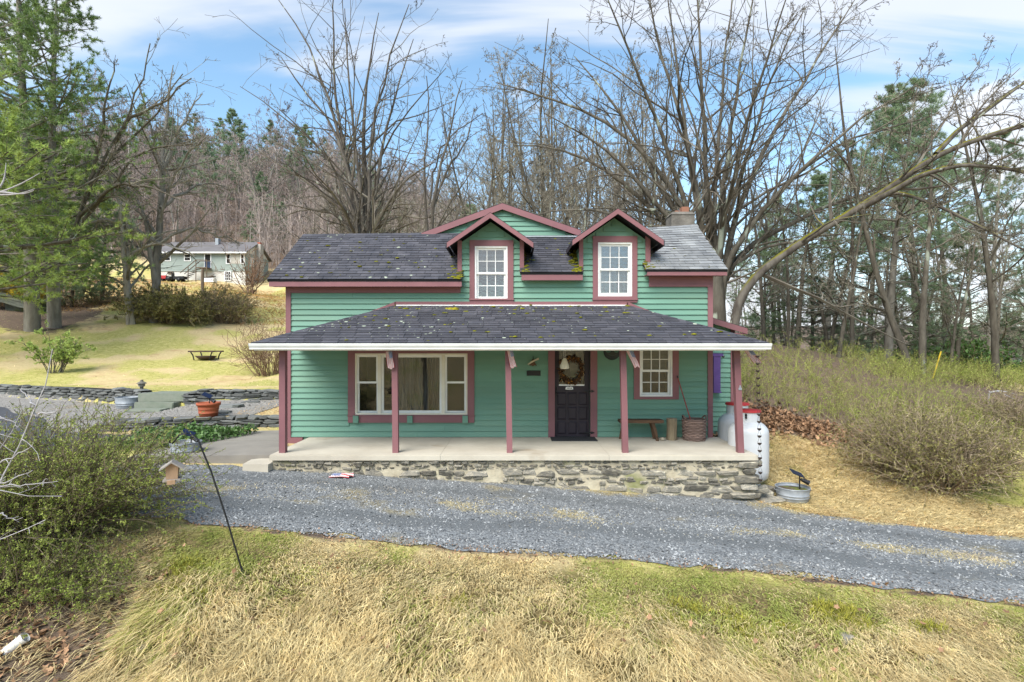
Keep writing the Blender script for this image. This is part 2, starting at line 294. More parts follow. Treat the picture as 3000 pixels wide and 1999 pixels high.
# ---------------------------------------------------------------- terrain
TY = np.array([-260, -120, -50, -10, 2, 4, 5.2, 6.2, 6.9, 8.4, 9.9, 12, 14, 17, 20.5, 28, 40, 55, 71, 100, 140, 180, 260, 420, 800.])
TX = np.array([-400, -120, -60, -30, -16, -9, -4.5, 0, 4.5, 8, 12, 16, 30, 60, 120, 400.])
TZ = np.array([
 # -400   -120   -60    -30    -16    -9    -4.5    0     4.5     8     12     16     30     60    120    400
 [18.]*16, [5.]*16, [-5.]*16,  # unseen ground behind the camera, raised to darken reflections in the lower windows
 [ -6.0,  -6.0,  -6.0,  -6.0,  -6.0, -6.0,  -6.0, -6.2,  -6.4,  -6.6,  -6.8,  -7.0,  -8.0,  -9.0, -10., -10.],   # -10
 [ -4.0,  -4.0,  -4.0,  -4.0,  -4.0, -4.0,  -4.1, -4.2,  -4.3,  -4.5,  -4.7,  -5.0,  -6.0,  -8.0, -9.0, -9.0],   # 2
 [ -3.2,  -3.2,  -3.2,  -3.2,  -3.2, -3.3,  -3.4, -3.5,  -3.6,  -3.8,  -4.0,  -4.2,  -5.0,  -7.0, -9.0, -9.0],   # 4
 [ -2.6,  -2.6,  -2.6,  -2.6,  -2.6, -2.75, -2.95,-3.08, -3.2,  -3.4,  -3.6,  -3.8,  -4.6,  -6.5, -9.0, -9.0],   # 5.2
 [ -2.3,  -2.3,  -2.3,  -2.3,  -2.3, -2.36, -2.50,-2.72, -2.92, -3.15, -3.4,  -3.6,  -4.4,  -6.3, -9.0, -9.0],   # 6.2
 [ -2.2,  -2.2,  -2.2,  -2.2,  -2.2, -2.22, -2.28,-2.55, -2.84, -3.06, -3.3,  -3.5,  -4.3,  -6.2, -9.0, -9.0],   # 6.9
 [ -2.1,  -2.1,  -2.1,  -2.1,  -2.12,-2.16, -2.26,-2.55, -2.84, -3.06, -3.3,  -3.5,  -4.2,  -6.0, -9.0, -9.0],   # 8.4
 [ -2.0,  -2.0,  -2.0,  -2.0,  -2.05,-2.08, -2.24,-2.53, -2.84, -2.98, -3.15, -3.3,  -4.0,  -5.8, -9.0, -9.0],   # 9.9
 [ -1.9,  -1.9,  -1.9,  -2.0,  -2.03,-2.03, -2.05,-2.20, -2.55, -2.55, -2.68, -2.8,  -3.5,  -5.5, -9.0, -9.0],   # 12
 [ -1.7,  -1.7,  -1.8,  -1.97, -2.01,-2.02, -2.02,-2.05, -2.00, -1.95, -2.12, -2.3,  -3.0,  -5.2, -9.0, -9.0],   # 14
 [ -1.2,  -1.2,  -1.4,  -1.85, -1.92,-1.92, -1.92,-1.80, -0.65, -0.50, -1.00, -1.6,  -2.6,  -5.0, -9.0, -9.0],   # 17
 [ -0.6,  -0.6,  -0.9,  -1.70, -1.87,-1.87, -1.87,-1.50, 0.30,  0.40, -0.25, -1.0,  -2.3,  -4.8, -9.0, -9.0],   # 20.5
 [  2.0,   2.0,   1.2,  -0.20, -1.05,-1.19, -1.15,-0.90, 1.00,  0.90,  0.20, -0.6,  -2.2,  -4.8, -9.0, -9.0],   # 28
 [  5.0,   5.0,   4.0,   2.00,  1.05, 0.80,  0.60, 0.30,  0.30, -0.10, -0.60, -1.4,  -3.5,  -5.5, -9.0, -9.0],   # 40
 [  9.0,   9.0,   6.6,   4.70,  3.90, 3.20,  2.60, 1.60,  0.80,  0.20, -0.80, -2.0,  -4.5,  -7.0, -9.0, -9.0],   # 55
 [ 14.0,  14.0,   8.7,   7.20,  6.80, 5.60,  4.60, 3.20,  1.60,  0.80, -0.60, -2.6,  -6.0,  -8.0, -9.0, -9.0],   # 71
 [ 27.0,  27.0,  22.0,  17.0,  14.0, 11.0,   9.0, 6.50,  4.00,  2.00,  0.00, -3.0,  -7.0,  -9.0, -9.0, -9.0],   # 100
 [ 46.0,  44.0,  38.0,  31.0,  26.0, 21.0,  17.0,12.0,   8.00,  4.50,  1.50, -2.0,  -7.0,  -9.0, -9.0, -9.0],   # 140
 [ 62.0,  58.0,  52.0,  42.0,  35.0, 28.0,  23.0,16.0,  10.0,   6.00,  3.00,  0.0,  -6.5,  -9.0, -9.0, -9.0],   # 180
 [ 80.0,  75.0,  66.0,  52.0,  42.0, 33.0,  27.0,18.0,  11.0,   7.00,  4.00,  1.0,  -6.5,  -9.0, -9.0, -9.0],   # 260
 [ 95.0,  88.0,  72.0,  50.0,  40.0, 30.0,  24.0,16.0,   9.0,   6.00,  3.00,  1.0,  -6.0,  -9.0, -9.0, -9.0],   # 420
 [ 95.0,  88.0,  72.0,  50.0,  45.0, 40.0,  36.0,32.0,  30.0,  30.00, 30.00, 30.0,  30.0,  30.0, 30.0, 30.0],   # 800
])
def _bil(X, Y):
    X = np.clip(X, TX[0], TX[-1] - 1e-6); Y = np.clip(Y, TY[0], TY[-1] - 1e-6)
    i = np.clip(np.searchsorted(TX, X, 'right') - 1, 0, len(TX) - 2); j = np.clip(np.searchsorted(TY, Y, 'right') - 1, 0, len(TY) - 2)
    a = (X - TX[i]) / (TX[i + 1] - TX[i]); b = (Y - TY[j]) / (TY[j + 1] - TY[j])
    return (TZ[j, i] * (1 - a) + TZ[j, i + 1] * a) * (1 - b) + (TZ[j + 1, i] * (1 - a) + TZ[j + 1, i + 1] * a) * b
LOWER_WALL = [(-10.0, 12.75), (-8.6, 13.05), (-7.2, 13.45), (-4.6, 13.85)]
UPPER_WALL = [(-40., 21.5), (-19.0, 20.1), (-15.0, 18.9), (-11.6, 17.35), (-10.35, 16.85), (-7.0, 16.7), (-3.5, 16.5)]
def wall_y(line, X):
    xs = [p[0] for p in line]; ys = [p[1] for p in line]
    return np.interp(X, xs, ys)
def sstep(t): t = np.clip(t, 0, 1); return t * t * (3 - 2 * t)
def lower_h(X): return 0.27 * sstep((X + 10.6) / 1.6) * sstep((-4.2 - X) / .5)
def upper_h(X): return np.interp(X, [-40, -19, -12, -10, -6, -4.5], [.45, .42, .46, .36, .30, .0])
def hump(X, Y):
    return (0.05 * np.sin(X * 1.1 + .5) * np.sin(Y * 1.3 + 1) + 0.03 * np.sin(X * 2.7 + Y * 1.9)) 
def Z(X, Y):
    X = np.asarray(X, float); Y = np.asarray(Y, float)
    s = 0.3 + 0.03 * np.abs(Y); z = 0
    for dx, dy, w in ((0, 0, .28), (1, 0, .12), (-1, 0, .12), (0, 1, .12), (0, -1, .12), (1, 1, .06), (1, -1, .06), (-1, 1, .06), (-1, -1, .06)):
        z = z + w * _bil(X + dx * s * 1.5, Y + dy * s)
    z = z + lower_h(X) * sstep((Y - wall_y(LOWER_WALL, X)) / .22 + .1)
    z = z + upper_h(X) * sstep((Y - wall_y(UPPER_WALL, X)) / .22 + .1)
    far = sstep((Y - 22) / 25)
    z = z + far * (0.35 * np.sin(X * .21 + 1.3) * np.sin(Y * .17) + .18 * np.sin(X * .53 + Y * .4))
    front = sstep((6.7 - Y) / .8); z = z + front * hump(X, Y)
    return z
def ground(x, y, d0=3.0, d1=400.0):
    """where the line of sight through photograph pixel (x, y) meets the terrain"""
    D = np.geomspace(d0, d1, 4000); zz = (CY - y) / FPX * D; g = Z((x - CX) / FPX * D, D)
    k = np.nonzero(zz < g)[0]; k = k[0] if len(k) else len(D) - 1
    return Vector(((x - CX) / FPX * D[k], D[k], float(g[k])))
def zf(x, y): return float(Z(x, y))

def noise2(X, Y, s, seed=0):
    """cheap smooth value noise for zone masks"""
    r = np.random.default_rng(seed); T = r.random((64, 64))
    x = X / s; y = Y / s; i = np.floor(x).astype(int); j = np.floor(y).astype(int); a = sstep(x - i); b = sstep(y - j)
    g = lambda p, q: T[p % 64, q % 64]
    return (g(i, j) * (1 - a) + g(i + 1, j) * a) * (1 - b) + (g(i, j + 1) * (1 - a) + g(i + 1, j + 1) * a) * b
def fbm(X, Y, s, seed=0): return .5 * noise2(X, Y, s, seed) + .3 * noise2(X, Y, s * .47, seed + 1) + .2 * noise2(X, Y, s * .21, seed + 2)

DRIVE_FRONT = [(-14, 7.6), (-7, 7.5), (-4.3, 7.25), (-2.2, 6.98), (0, 6.85), (2.1, 6.85), (5.4, 6.45), (8, 6.1), (14, 5.4)]
DRIVE_BACK = [(-14, 9.9), (-9, 9.9), (-6.8, 9.9), (-4.5, 10.1), (0, 10.1), (4.4, 9.85), (5.3, 9.17), (7.35, 8.75), (10, 8.3), (14, 7.5)]
def drive_front(X): return np.interp(X, *zip(*DRIVE_FRONT))
def drive_back(X): return np.interp(X, *zip(*DRIVE_BACK))

def grid_sheet(xs_fn, ys, off, name, material, edge=None):
    mb = MB(); rows = [np.asarray(xs_fn(y)) for y in ys]; n = len(rows[0])
    X = np.concatenate(rows); Y = np.repeat(ys, n); v = np.stack([X, Y, Z(X, Y) + off], 1)
    i = np.arange(len(ys) - 1)[:, None] * n + np.arange(n - 1)[None]
    f = np.stack([i, i + 1, i + n + 1, i + n], -1).reshape(-1, 4)
    mb.add(v, f4=f); return mb.build(name, material, smooth=True)

# --- ground: one sheet out to the horizon; zone weights choose straw, green grass, leaf litter, thatch with shade painted in
ys = np.concatenate([-np.geomspace(250, 9, 40), np.arange(-8, 4.5, .35), np.arange(4.5, 21.5, .14), np.geomspace(21.5, 780, 95)])
us = np.linspace(-1.75, 1.75, 270)
gm = MB(); n = len(us); X = (us[None] * (np.abs(ys)[:, None] + 5.5)).ravel(); Y = np.repeat(ys, n)
i = np.arange(len(ys) - 1)[:, None] * n + np.arange(n - 1)[None]
gm.add(np.stack([X, Y, Z(X, Y)], 1), f4=np.stack([i, i + 1, i + n + 1, i + n], -1).reshape(-1, 4))
def litter_w(X, Y):
    """brown leaf litter: toe of the brushy bank, under the left shrub, woods floor, strip along the drive"""
    w = np.zeros_like(X)
    toe = np.interp(X, [3.8, 5.0, 6.7, 8.0, 9.5, 11.5, 14], [13.4, 13.3, 13.6, 12.7, 11.9, 11.3, 11.0])
    w = np.maximum(w, np.exp(-((Y - toe - .45) / .65) ** 2) * (X > 3.5) * sstep((11.5 - X) / 2))
    w = np.maximum(w, sstep((Y - toe) / .6) * (X > 4) * .8 * np.where(Y > toe + 1.6, sstep((19 - X) / 4), sstep((11.5 - X) / 2)))
    w = np.maximum(w, np.exp(-(((X + 5.4) / 2.1) ** 2 + ((Y - 5.3) / 1.0) ** 2)))
    w = np.maximum(w, .8 * np.exp(-((Y - drive_front(X) + .03) / .11) ** 2) * (.3 + fbm(X, Y, .6, 8)))
    w = np.maximum(w, sstep((Y - 76) / 8) * (X < 40))
    w = np.maximum(w, sstep((-.66 - X / np.maximum(Y, 1) + .35 * (fbm(X, Y, 5, 17) - .5)) / .25) * sstep((Y - 30 + 8 * (fbm(X, Y, 4, 19) - .5)) / 6))
    w = np.maximum(w, sstep((Y - 42) / 10) * (X > -8))
    return np.clip(w, 0, 1)
def green_w(X, Y):
    g = fbm(X, Y, 1.6, 3); base = np.full_like(X, .36)
    lawn = (Y > 16) * (X < -4) * sstep((44 - Y - .12 * np.abs(X)) / 9)
    base = base + .30 * lawn
    base = base - .10 * (X > 4) * (Y > 8) * (X < 9.5) + .08 * (X > 10) * (Y > 8)
    base = base + .03 * np.exp(-((Y - drive_front(X) + .55) / .5) ** 2)
    base = base - .22 * sstep((5.9 - Y) / .8)
    return np.clip((g - .5) * 2.6 + base, 0, 1)
for nm, val in (('litter', litter_w(X, Y)), ('green', green_w(X, Y))): pass
g_obj = gm.build('ground', None, smooth=True); structure(g_obj)
for nm, val in (('litter', litter_w(X, Y)), ('green', green_w(X, Y)), ('thatch_shade', sstep((drive_front(X) - .1 - Y) / .4) * (Y > 2))):
    at = g_obj.data.attributes.new(nm, 'FLOAT', 'POINT'); at.data.foreach_set('value', val.astype(np.float32))
def ground_mat():
    m = bpy.data.materials.new('grassy_ground'); m.use_nodes = True; nt = m.node_tree; N = nt.nodes.new; L = nt.links.new
    b = nt.nodes['Principled BSDF']; b.inputs['Roughness'].default_value = 1; b.inputs['Specular IOR Level'].default_value = .05
    tc = N('ShaderNodeTexCoord')
    def nz(s, d=6, r=.65):
        t = N('ShaderNodeTexNoise'); t.inputs['Scale'].default_value = s; t.inputs['Detail'].default_value = d; t.inputs['Roughness'].default_value = r; L(tc.outputs['Object'], t.inputs['Vector']); return t.outputs['Fac']
    def attr(n):
        a = N('ShaderNodeAttribute'); a.attribute_name = n; return a.outputs['Fac']
    def mixc(f, a, b_):
        x = N('ShaderNodeMix'); x.data_type = 'RGBA'
        L(f, x.inputs[0])
        for i_, c in ((6, a), (7, b_)):
            if isinstance(c, tuple): x.inputs[i_].default_value = (*c, 1)
            else: L(c, x.inputs[i_])
        return x.outputs[2]
    def mapr(v, lo, hi):
        k = N('ShaderNodeMapRange'); k.inputs['From Min'].default_value = lo; k.inputs['From Max'].default_value = hi; L(v, k.inputs['Value']); return k.outputs[0]
    def add(a, c):
        k = N('ShaderNodeMath'); k.operation = 'ADD'; L(a, k.inputs[0])
        if isinstance(c, float): k.inputs[1].default_value = c
        else: L(c, k.inputs[1])
        return k.outputs[0]
    straw = mixc(mapr(nz(9), .35, .65), (0.60, 0.485, 0.26), (0.48, 0.37, 0.185))
    straw = mixc(mapr(nz(1.3), .52, .66), straw, (0.47, 0.325, 0.17))
    grass = mixc(mapr(nz(5, 10, .8), .38, .62), (0.29, 0.29, 0.07), (0.55, 0.47, 0.19))
    gr = mapr(add(attr('green'), add(nz(5), -.5)), .30, .62)
    c = mixc(gr, straw, grass)
    thc = mixc(mapr(nz(24), .4, .6), (0.10, 0.085, 0.035), (0.25, 0.19, 0.09))  # brown thatch, its colour darkened for shade between the grass blades
    c = mixc(attr('thatch_shade'), c, thc)
    lit = mixc(mapr(nz(6), .38, .62), (0.175, 0.125, 0.090), (0.130, 0.100, 0.076))
    lw = mapr(add(attr('litter'), add(nz(3), -.5)), .35, .60)
    c = mixc(lw, c, lit)
    L(c, b.inputs['Base Color'])
    bp = N('ShaderNodeBump'); bp.inputs['Strength'].default_value = .9; bp.inputs['Distance'].default_value = .06; L(nz(14, 8, .75), bp.inputs['Height']); L(bp.outputs[0], b.inputs['Normal'])
    return m
g_obj.data.materials.append(ground_mat())

def gravel_mat(name, stones, c_lo, c_hi, weeds):
    m = bpy.data.materials.new(name); m.use_nodes = True; nt = m.node_tree; N = nt.nodes.new; L = nt.links.new
    b = nt.nodes['Principled BSDF']; b.inputs['Roughness'].default_value = .9; b.inputs['Specular IOR Level'].default_value = .2
    tc = N('ShaderNodeTexCoord')
    vo = N('ShaderNodeTexVoronoi'); vo.inputs['Scale'].default_value = stones; L(tc.outputs['Object'], vo.inputs['Vector'])
    mx = N('ShaderNodeMix'); mx.data_type = 'RGBA'; mx.inputs[6].default_value = (*c_lo, 1); mx.inputs[7].default_value = (*c_hi, 1)
    sp = N('ShaderNodeSeparateColor'); L(vo.outputs['Color'], sp.inputs[0]); L(sp.outputs[0], mx.inputs[0])
    n = N('ShaderNodeTexNoise'); n.inputs['Scale'].default_value = .9; n.inputs['Detail'].default_value = 7; L(tc.outputs['Object'], n.inputs['Vector'])
    mr = N('ShaderNodeMapRange'); mr.inputs['From Min'].default_value = .58; mr.inputs['From Max'].default_value = .70; mr.inputs['To Max'].default_value = .75; L(n.outputs['Fac'], mr.inputs['Value'])
    m2 = N('ShaderNodeMix'); m2.data_type = 'RGBA'; m2.inputs[7].default_value = (*weeds, 1); L(mr.outputs[0], m2.inputs[0]); L(mx.outputs[2], m2.inputs[6])
    def ramp_attr(nm_, col_in, col, mx_, lo=.35, hi=.75):
        a = N('ShaderNodeAttribute'); a.attribute_name = nm_; ad = N('ShaderNodeMath'); ad.operation = 'ADD'; nn_ = N('ShaderNodeTexNoise'); nn_.inputs['Scale'].default_value = 11; nn_.inputs['Detail'].default_value = 6; L(tc.outputs['Object'], nn_.inputs['Vector'])
        sb = N('ShaderNodeMath'); sb.operation = 'SUBTRACT'; sb.inputs[1].default_value = .5; L(nn_.outputs['Fac'], sb.inputs[0]); L(a.outputs['Fac'], ad.inputs[0]); L(sb.outputs[0], ad.inputs[1])
        k = N('ShaderNodeMapRange'); k.inputs['From Min'].default_value = lo; k.inputs['From Max'].default_value = hi; k.inputs['To Max'].default_value = mx_; L(ad.outputs[0], k.inputs['Value'])
        x = N('ShaderNodeMix'); x.data_type = 'RGBA'; x.inputs[7].default_value = (*col, 1); L(k.outputs[0], x.inputs[0]); L(col_in, x.inputs[6]); return x.outputs[2]
    cc = ramp_attr('track', m2.outputs[2], (0.115, 0.122, 0.124), .85); cc = ramp_attr('weed', cc, (0.36, 0.30, 0.15), .6)
    L(cc, b.inputs['Base Color'])
    bp = N('ShaderNodeBump'); bp.invert = True; bp.inputs['Strength'].default_value = .8; bp.inputs['Distance'].default_value = .015; L(vo.outputs['Distance'], bp.inputs['Height']); L(bp.outputs[0], b.inputs['Normal'])
    return m
M_GRAVEL = gravel_mat('blue_grey_gravel', 42, (0.090, 0.095, 0.098), (0.235, 0.245, 0.248), (0.28, 0.22, 0.09))
M_GRAVEL2 = gravel_mat('pale_gravel', 36, (0.16, 0.15, 0.135), (0.31, 0.29, 0.265), (0.24, 0.20, 0.14))
M_ASPHALT = mat('asphalt', (0.052, 0.055, 0.062), (0.070, 0.072, 0.080), scale=5, rough=.9, bump=.3, bscale=120)
# driveway across the front (wobbly edges)
xs = np.linspace(-14, 14, 281); vt = np.linspace(0, 1, 26)
wob = lambda x, s: .07 * np.sin(x * 2.1 + s) + .05 * np.sin(x * 5.3 + s * 2) + .03 * np.sin(x * 11. + s)
yf = drive_front(xs) + wob(xs, .3); yb = drive_back(xs) + wob(xs, 2.1) * (np.abs(xs) > 4.4)
Xd = np.repeat(xs[None], 26, 0); Yd = yf[None] * (1 - vt[:, None]) + yb[None] * vt[:, None]
dm = MB(); i = np.arange(25)[:, None] * 281 + np.arange(280)[None]
TRK = np.broadcast_to(vt[:, None], Xd.shape).ravel()
dm.add(np.stack([Xd.ravel(), Yd.ravel(), Z(Xd.ravel(), Yd.ravel()) + .014], 1), f4=np.stack([i, i + 1, i + 282, i + 281], -1).reshape(-1, 4))
dv = structure(dm.build('driveway', M_GRAVEL, smooth=True))
nz_ = fbm(Xd.ravel(), Yd.ravel(), 1.1, 71)
track = np.maximum(np.exp(-((TRK - .27 - .04 * np.sin(Xd.ravel() * .9)) / .10) ** 2), np.exp(-((TRK - .74 - .03 * np.sin(Xd.ravel() * 1.1 + 1)) / .09) ** 2)) * (.45 + .8 * nz_)
weed = np.maximum(np.exp(-((TRK - .50) / .09) ** 2) * .9, np.exp(-((TRK - .97) / .05) ** 2) * .9) * sstep((fbm(Xd.ravel(), Yd.ravel() * 2.2, .9, 72) - .42) / .25) * (1 + .0 * nz_)
for nm_, vl_ in (('track', track), ('weed', weed)):
    at = dv.data.attributes.new(nm_, 'FLOAT', 'POINT'); at.data.foreach_set('value', np.clip(vl_, 0, 1).astype(np.float32))
# parking gravel between the two dry-stone walls, asphalt beyond its left edge, concrete walk to the porch
def poly_sheet(name, material, left, right, ys, off):
    rows = [np.linspace(left(y), right(y), 60) for y in ys]
    X = np.concatenate(rows); Y = np.repeat(ys, 60)
    mb = MB(); i = np.arange(len(ys) - 1)[:, None] * 60 + np.arange(59)[None]
    mb.add(np.stack([X, Y, Z(X, Y) + off], 1), f4=np.stack([i, i + 1, i + 61, i + 60], -1).reshape(-1, 4))
    return structure(mb.build(name, material, smooth=True))
def park(xs, y0f, y1f, name, material, off):
    xs = np.asarray(xs); t = np.linspace(0, 1, 40); Y = y0f(xs)[None] * (1 - t[:, None]) + y1f(xs)[None] * t[:, None]; X = np.repeat(xs[None], 40, 0)
    n = len(xs); i = np.arange(39)[:, None] * n + np.arange(n - 1)[None]
    mb = MB(); mb.add(np.stack([X.ravel(), Y.ravel(), Z(X.ravel(), Y.ravel()) + off], 1), f4=np.stack([i, i + 1, i + n + 1, i + n], -1).reshape(-1, 4))
    return structure(mb.build(name, material, smooth=True))
park(np.linspace(-30, -6.6, 150), lambda x: np.where(x > -9.9, wall_y(LOWER_WALL, x) + .32, 12.6 - (x + 9.9) * .0) + .06 * np.sin(x * 3), lambda x: wall_y(UPPER_WALL, x) + .10, 'parking_gravel', M_GRAVEL2, .014)
park(np.linspace(-34, -8.3, 140), lambda x: np.full_like(x, 10.3), lambda x: np.interp(x, [-34, -16, -12.5, -11, -10.3, -8.3], [19, 17.0, 14.6, 13.0, 12.55, 12.5]) + .12 * np.sin(x * 2.3), 'asphalt_drive', M_ASPHALT, .030)
wk = MB()   # concrete walk: slabs with joints
def walk_slab(poly, z0, z1):
    mb = MB(); mb.prism(poly, 'z', z0, z1); return mb
walk = structure(walk_slab([(-7.05, 10.05), (-4.45, 10.25), (-4.45, 10.9), (-4.9, 11.75), (-7.02, 11.75)], -2.3, -2.035).build('walkway', M_WALK))
walk_slab([(-7.0, 11.77), (-4.92, 11.77), (-4.92, 13.55), (-6.6, 13.3), (-7.0, 12.9)], -2.3, -2.03).build('paving_slab', M_WALK, walk)

# river far down on the right, hills on its far side
wm = MB(); wm.add([(35, 85, -7.2), (900, 85, -7.2), (900, 470, -7.2), (35, 470, -7.2)], f4=[(0, 1, 2, 3)])
M_WATER = mat('river_water', (0.28, 0.33, 0.37), (0.34, 0.38, 0.42), scale=.05, rough=.12, spec=.6, bump=.2, bscale=.8)
structure(wm.build('river', M_WATER))
# ---------------------------------------------------------------- the green house
DW = 11.78; FLOOR = -1.958; DS = 9.82                      # wall plane, porch floor, front edge of the slab
wx = lambda p: px_x(p, DW)
wz = lambda p: px_z(p, DW)
house = thing('house', 'green clapboard house with mauve trim, two dormers and a long front porch', 'house', (-.2, DW, FLOOR))
def part(name, mb, m, parent=house, smooth=False): return mb.build(name, m, parent, smooth)
XL, XR = wx(841), wx(2085)
D1 = dict(x0=wx(1341), x1=wx(1535), apex=2.80, xc=wx(1438), half=.90)
D2 = dict(x0=wx(1696), x1=wx(1904), apex=2.885, xc=wx(1800), half=.95)
SL = 0.69                                                   # dormer roof slope
holes = dict(big=(wx(1041), wx(1370), wz(1215), wz(1036)), door=(wx(1625), wx(1729), FLOOR, wz(1009)), small=(wx(1873), wx(1969), wz(1162), wz(1012)),
             up1=(wx(1391), wx(1487), wz(880), wz(722)), up2=(wx(1751), wx(1851), wz(869), wz(711)))
trims = dict(big=(wx(1021), wx(1390), wz(1238), wz(1020)), door=(wx(1606), wx(1749), FLOOR, wz(993)), small=(wx(1856), wx(1987), wz(1170), wz(998)),
             up1=(wx(1376), wx(1504), wz(887), wz(705)), up2=(wx(1736), wx(1866), wz(887), wz(693)))
ZL, ZM, ZR = wz(859), wz(822), wz(841)                      # siding tops: left, between dormers, right
def top_at(x):
    if x < D1['x0']: return ZL
    if x < D1['x1']: return 9
    if x < D2['x0']: return ZM
    if x < D2['x1']: return 9
    return ZR
# sheathing with real openings, side and rear walls
xb = sorted({XL, XR, D1['x0'], D1['x1'], D2['x0'], D2['x1']} | {v for h in holes.values() for v in h[:2]})
zb = sorted({FLOOR - .35, FLOOR, ZL, ZM, ZR, 1.75, 2.05} | {v for h in holes.values() for v in h[2:]})
mb = MB()
for a, b in zip(xb, xb[1:]):
    for c, d in zip(zb, zb[1:]):
        xm, zm = (a + b) / 2, (c + d) / 2
        if any(h[0] < xm < h[1] and h[2] < zm < h[3] for h in holes.values()): continue
        if zm > top_at(xm): continue
        mb.box(a, b, DW, DW + .09, c, d)
for Dm in (D1, D2):
    hh_ = holes['up1' if Dm is D1 else 'up2']; tp_ = lambda x: Dm['apex'] - .12 - SL * abs(x - Dm['xc'])
    for a, b, zlo in ((Dm['x0'], hh_[0], 2.05), (hh_[0], hh_[1], hh_[3]), (hh_[1], Dm['x1'], 2.05)):
        poly = [(a, zlo), (b, zlo), (b, tp_(b))] + ([(Dm['xc'], tp_(Dm['xc']))] if a < Dm['xc'] < b else []) + [(a, tp_(a))]
        mb.prism(poly, 'y', DW + .001, DW + .088)
mb.box(XL, XL + .1, DW + .09, 15.4, -2.4, 1.5); mb.box(XR - .1, XR, DW + .09, 15.4, -2.6, 1.65); mb.box(XL + .1, XR - .1, 15.3, 15.4, -2.4, 1.5)
mb.add([(XL, DW + .09, 1.5), (XL, 15.4, 1.5), (XL, 13.45, 2.66)], f3=[(0, 1, 2)]); mb.add([(XR, DW + .09, 1.65), (XR, 15.4, 1.6), (XR, 13.4, 2.86)], f3=[(0, 1, 2)])
wall = part('wall', mb, M_GREEN)
dormers = []
for Dm, lab in ((D1, 'dormer beside the long dark roof slope'), (D2, 'dormer beside the pale shingled roof end')):
    mb = MB()
    for x in (Dm['x0'] + .01, Dm['x1'] - .05):               # cheeks
        mb.prism([(DW + .09, 1.3), (13.3, 1.3), (13.3, 2.15), (DW + .09, 2.15)], 'x', x, x + .04)
    o = part('dormer', mb, M_GREEN); o['label'] = lab; dormers.append(o)
# clapboards
EXP = 0.1195
clap_count = 0
def clap(x0, x1, z, parent, y=DW, h=EXP):
    global clap_count
    if x1 - x0 < .03: return
    mb = MB(); j = rng.normal(0, .0012)
    mb.hexa([(x0, y - .032 + j, z), (x1, y - .032 + j, z), (x1, y - .0005, z), (x0, y - .0005, z), (x0, y - .004, z + h), (x1, y - .004, z + h), (x1, y - .0005, z + h), (x0, y - .0005, z + h)])
    clap_count += 1
    return mb.build('clapboard', M_GREEN, parent)
def subtract(iv, cut):
    out = []
    for a, b in iv:
        if cut[1] <= a or cut[0] >= b: out.append((a, b)); continue
        if cut[0] > a: out.append((a, cut[0]))
        if cut[1] < b: out.append((cut[1], b))
    return out
z = FLOOR + .01; CB = .095
while z < 2.75:
    zt = z + EXP; zm = z + EXP * .5
    iv = [(XL + CB - .01, XR - CB + .01)]
    if zt > ZL + .03: iv = subtract(iv, (-9, D1['x0']))
    if zt > ZR + .03: iv = subtract(iv, (D2['x1'], 9))
    if zt > ZM + .03: iv = subtract(iv, (D1['x1'], D2['x0']))
    for t in trims.values():
        if t[2] - .02 < zm < t[3] + .0: iv = subtract(iv, (t[0] + .012, t[1] - .012))
    for (a, b) in iv:
        for Dm, dob in zip((D1, D2), dormers):
            if Dm['x0'] - .01 <= (a + b) / 2 <= Dm['x1'] + .01 and zt > ZM + .03:
                w = max(0, (Dm['apex'] - .13 - zt) / SL)
                a2, b2 = max(a, Dm['xc'] - w, Dm['x0'] + .005), min(b, Dm['xc'] + w, Dm['x1'] - .005)
                clap(a2, b2, z, dob); break
        else:
            while b - a > 2.6:
                c_ = a + rng.uniform(1.3, 3.6)
                if b - c_ < .6: break
                clap(a, c_ - .0015, z, wall); a = c_ + .0015
            clap(a, b, z, wall)
    z += EXP
# trim: corner boards, friezes, fascias
def board(name, x0, x1, z0, z1, y0, y1=DW - .001, parent=house, m=None): return part(name, MB().box(x0, x1, y0, y1, z0, z1), m or M_TRIM, parent)
board('corner_board', XL - .012, XL + CB, FLOOR - .12, ZL + .003, DW - .044)
board('corner_board', XR - CB, XR + .012, FLOOR - .5, ZR + .003, DW - .044)
board('base_board', XL - .012, px_x(889, DW), FLOOR - .16, FLOOR - .002, DW - .056)
board('frieze', XL - .012, wx(1350), ZL, px_z(834, 11.5), DW - .05)
board('frieze', wx(1900), XR + .012, ZR, px_z(806, 11.5), DW - .05)
for dx in ((1341, 1353.5, 800, 706), (1522.5, 1535, 800, 704)): board('corner_board', wx(dx[0]), wx(dx[1]), wz(dx[2]), wz(dx[3]), DW - .044, parent=dormers[0])
for dx in ((1696, 1708, 800, 692), (1890, 1904, 790, 688)): board('corner_board', wx(dx[0]), wx(dx[1]), wz(dx[2]), wz(dx[3]), DW - .044, parent=dormers[1])
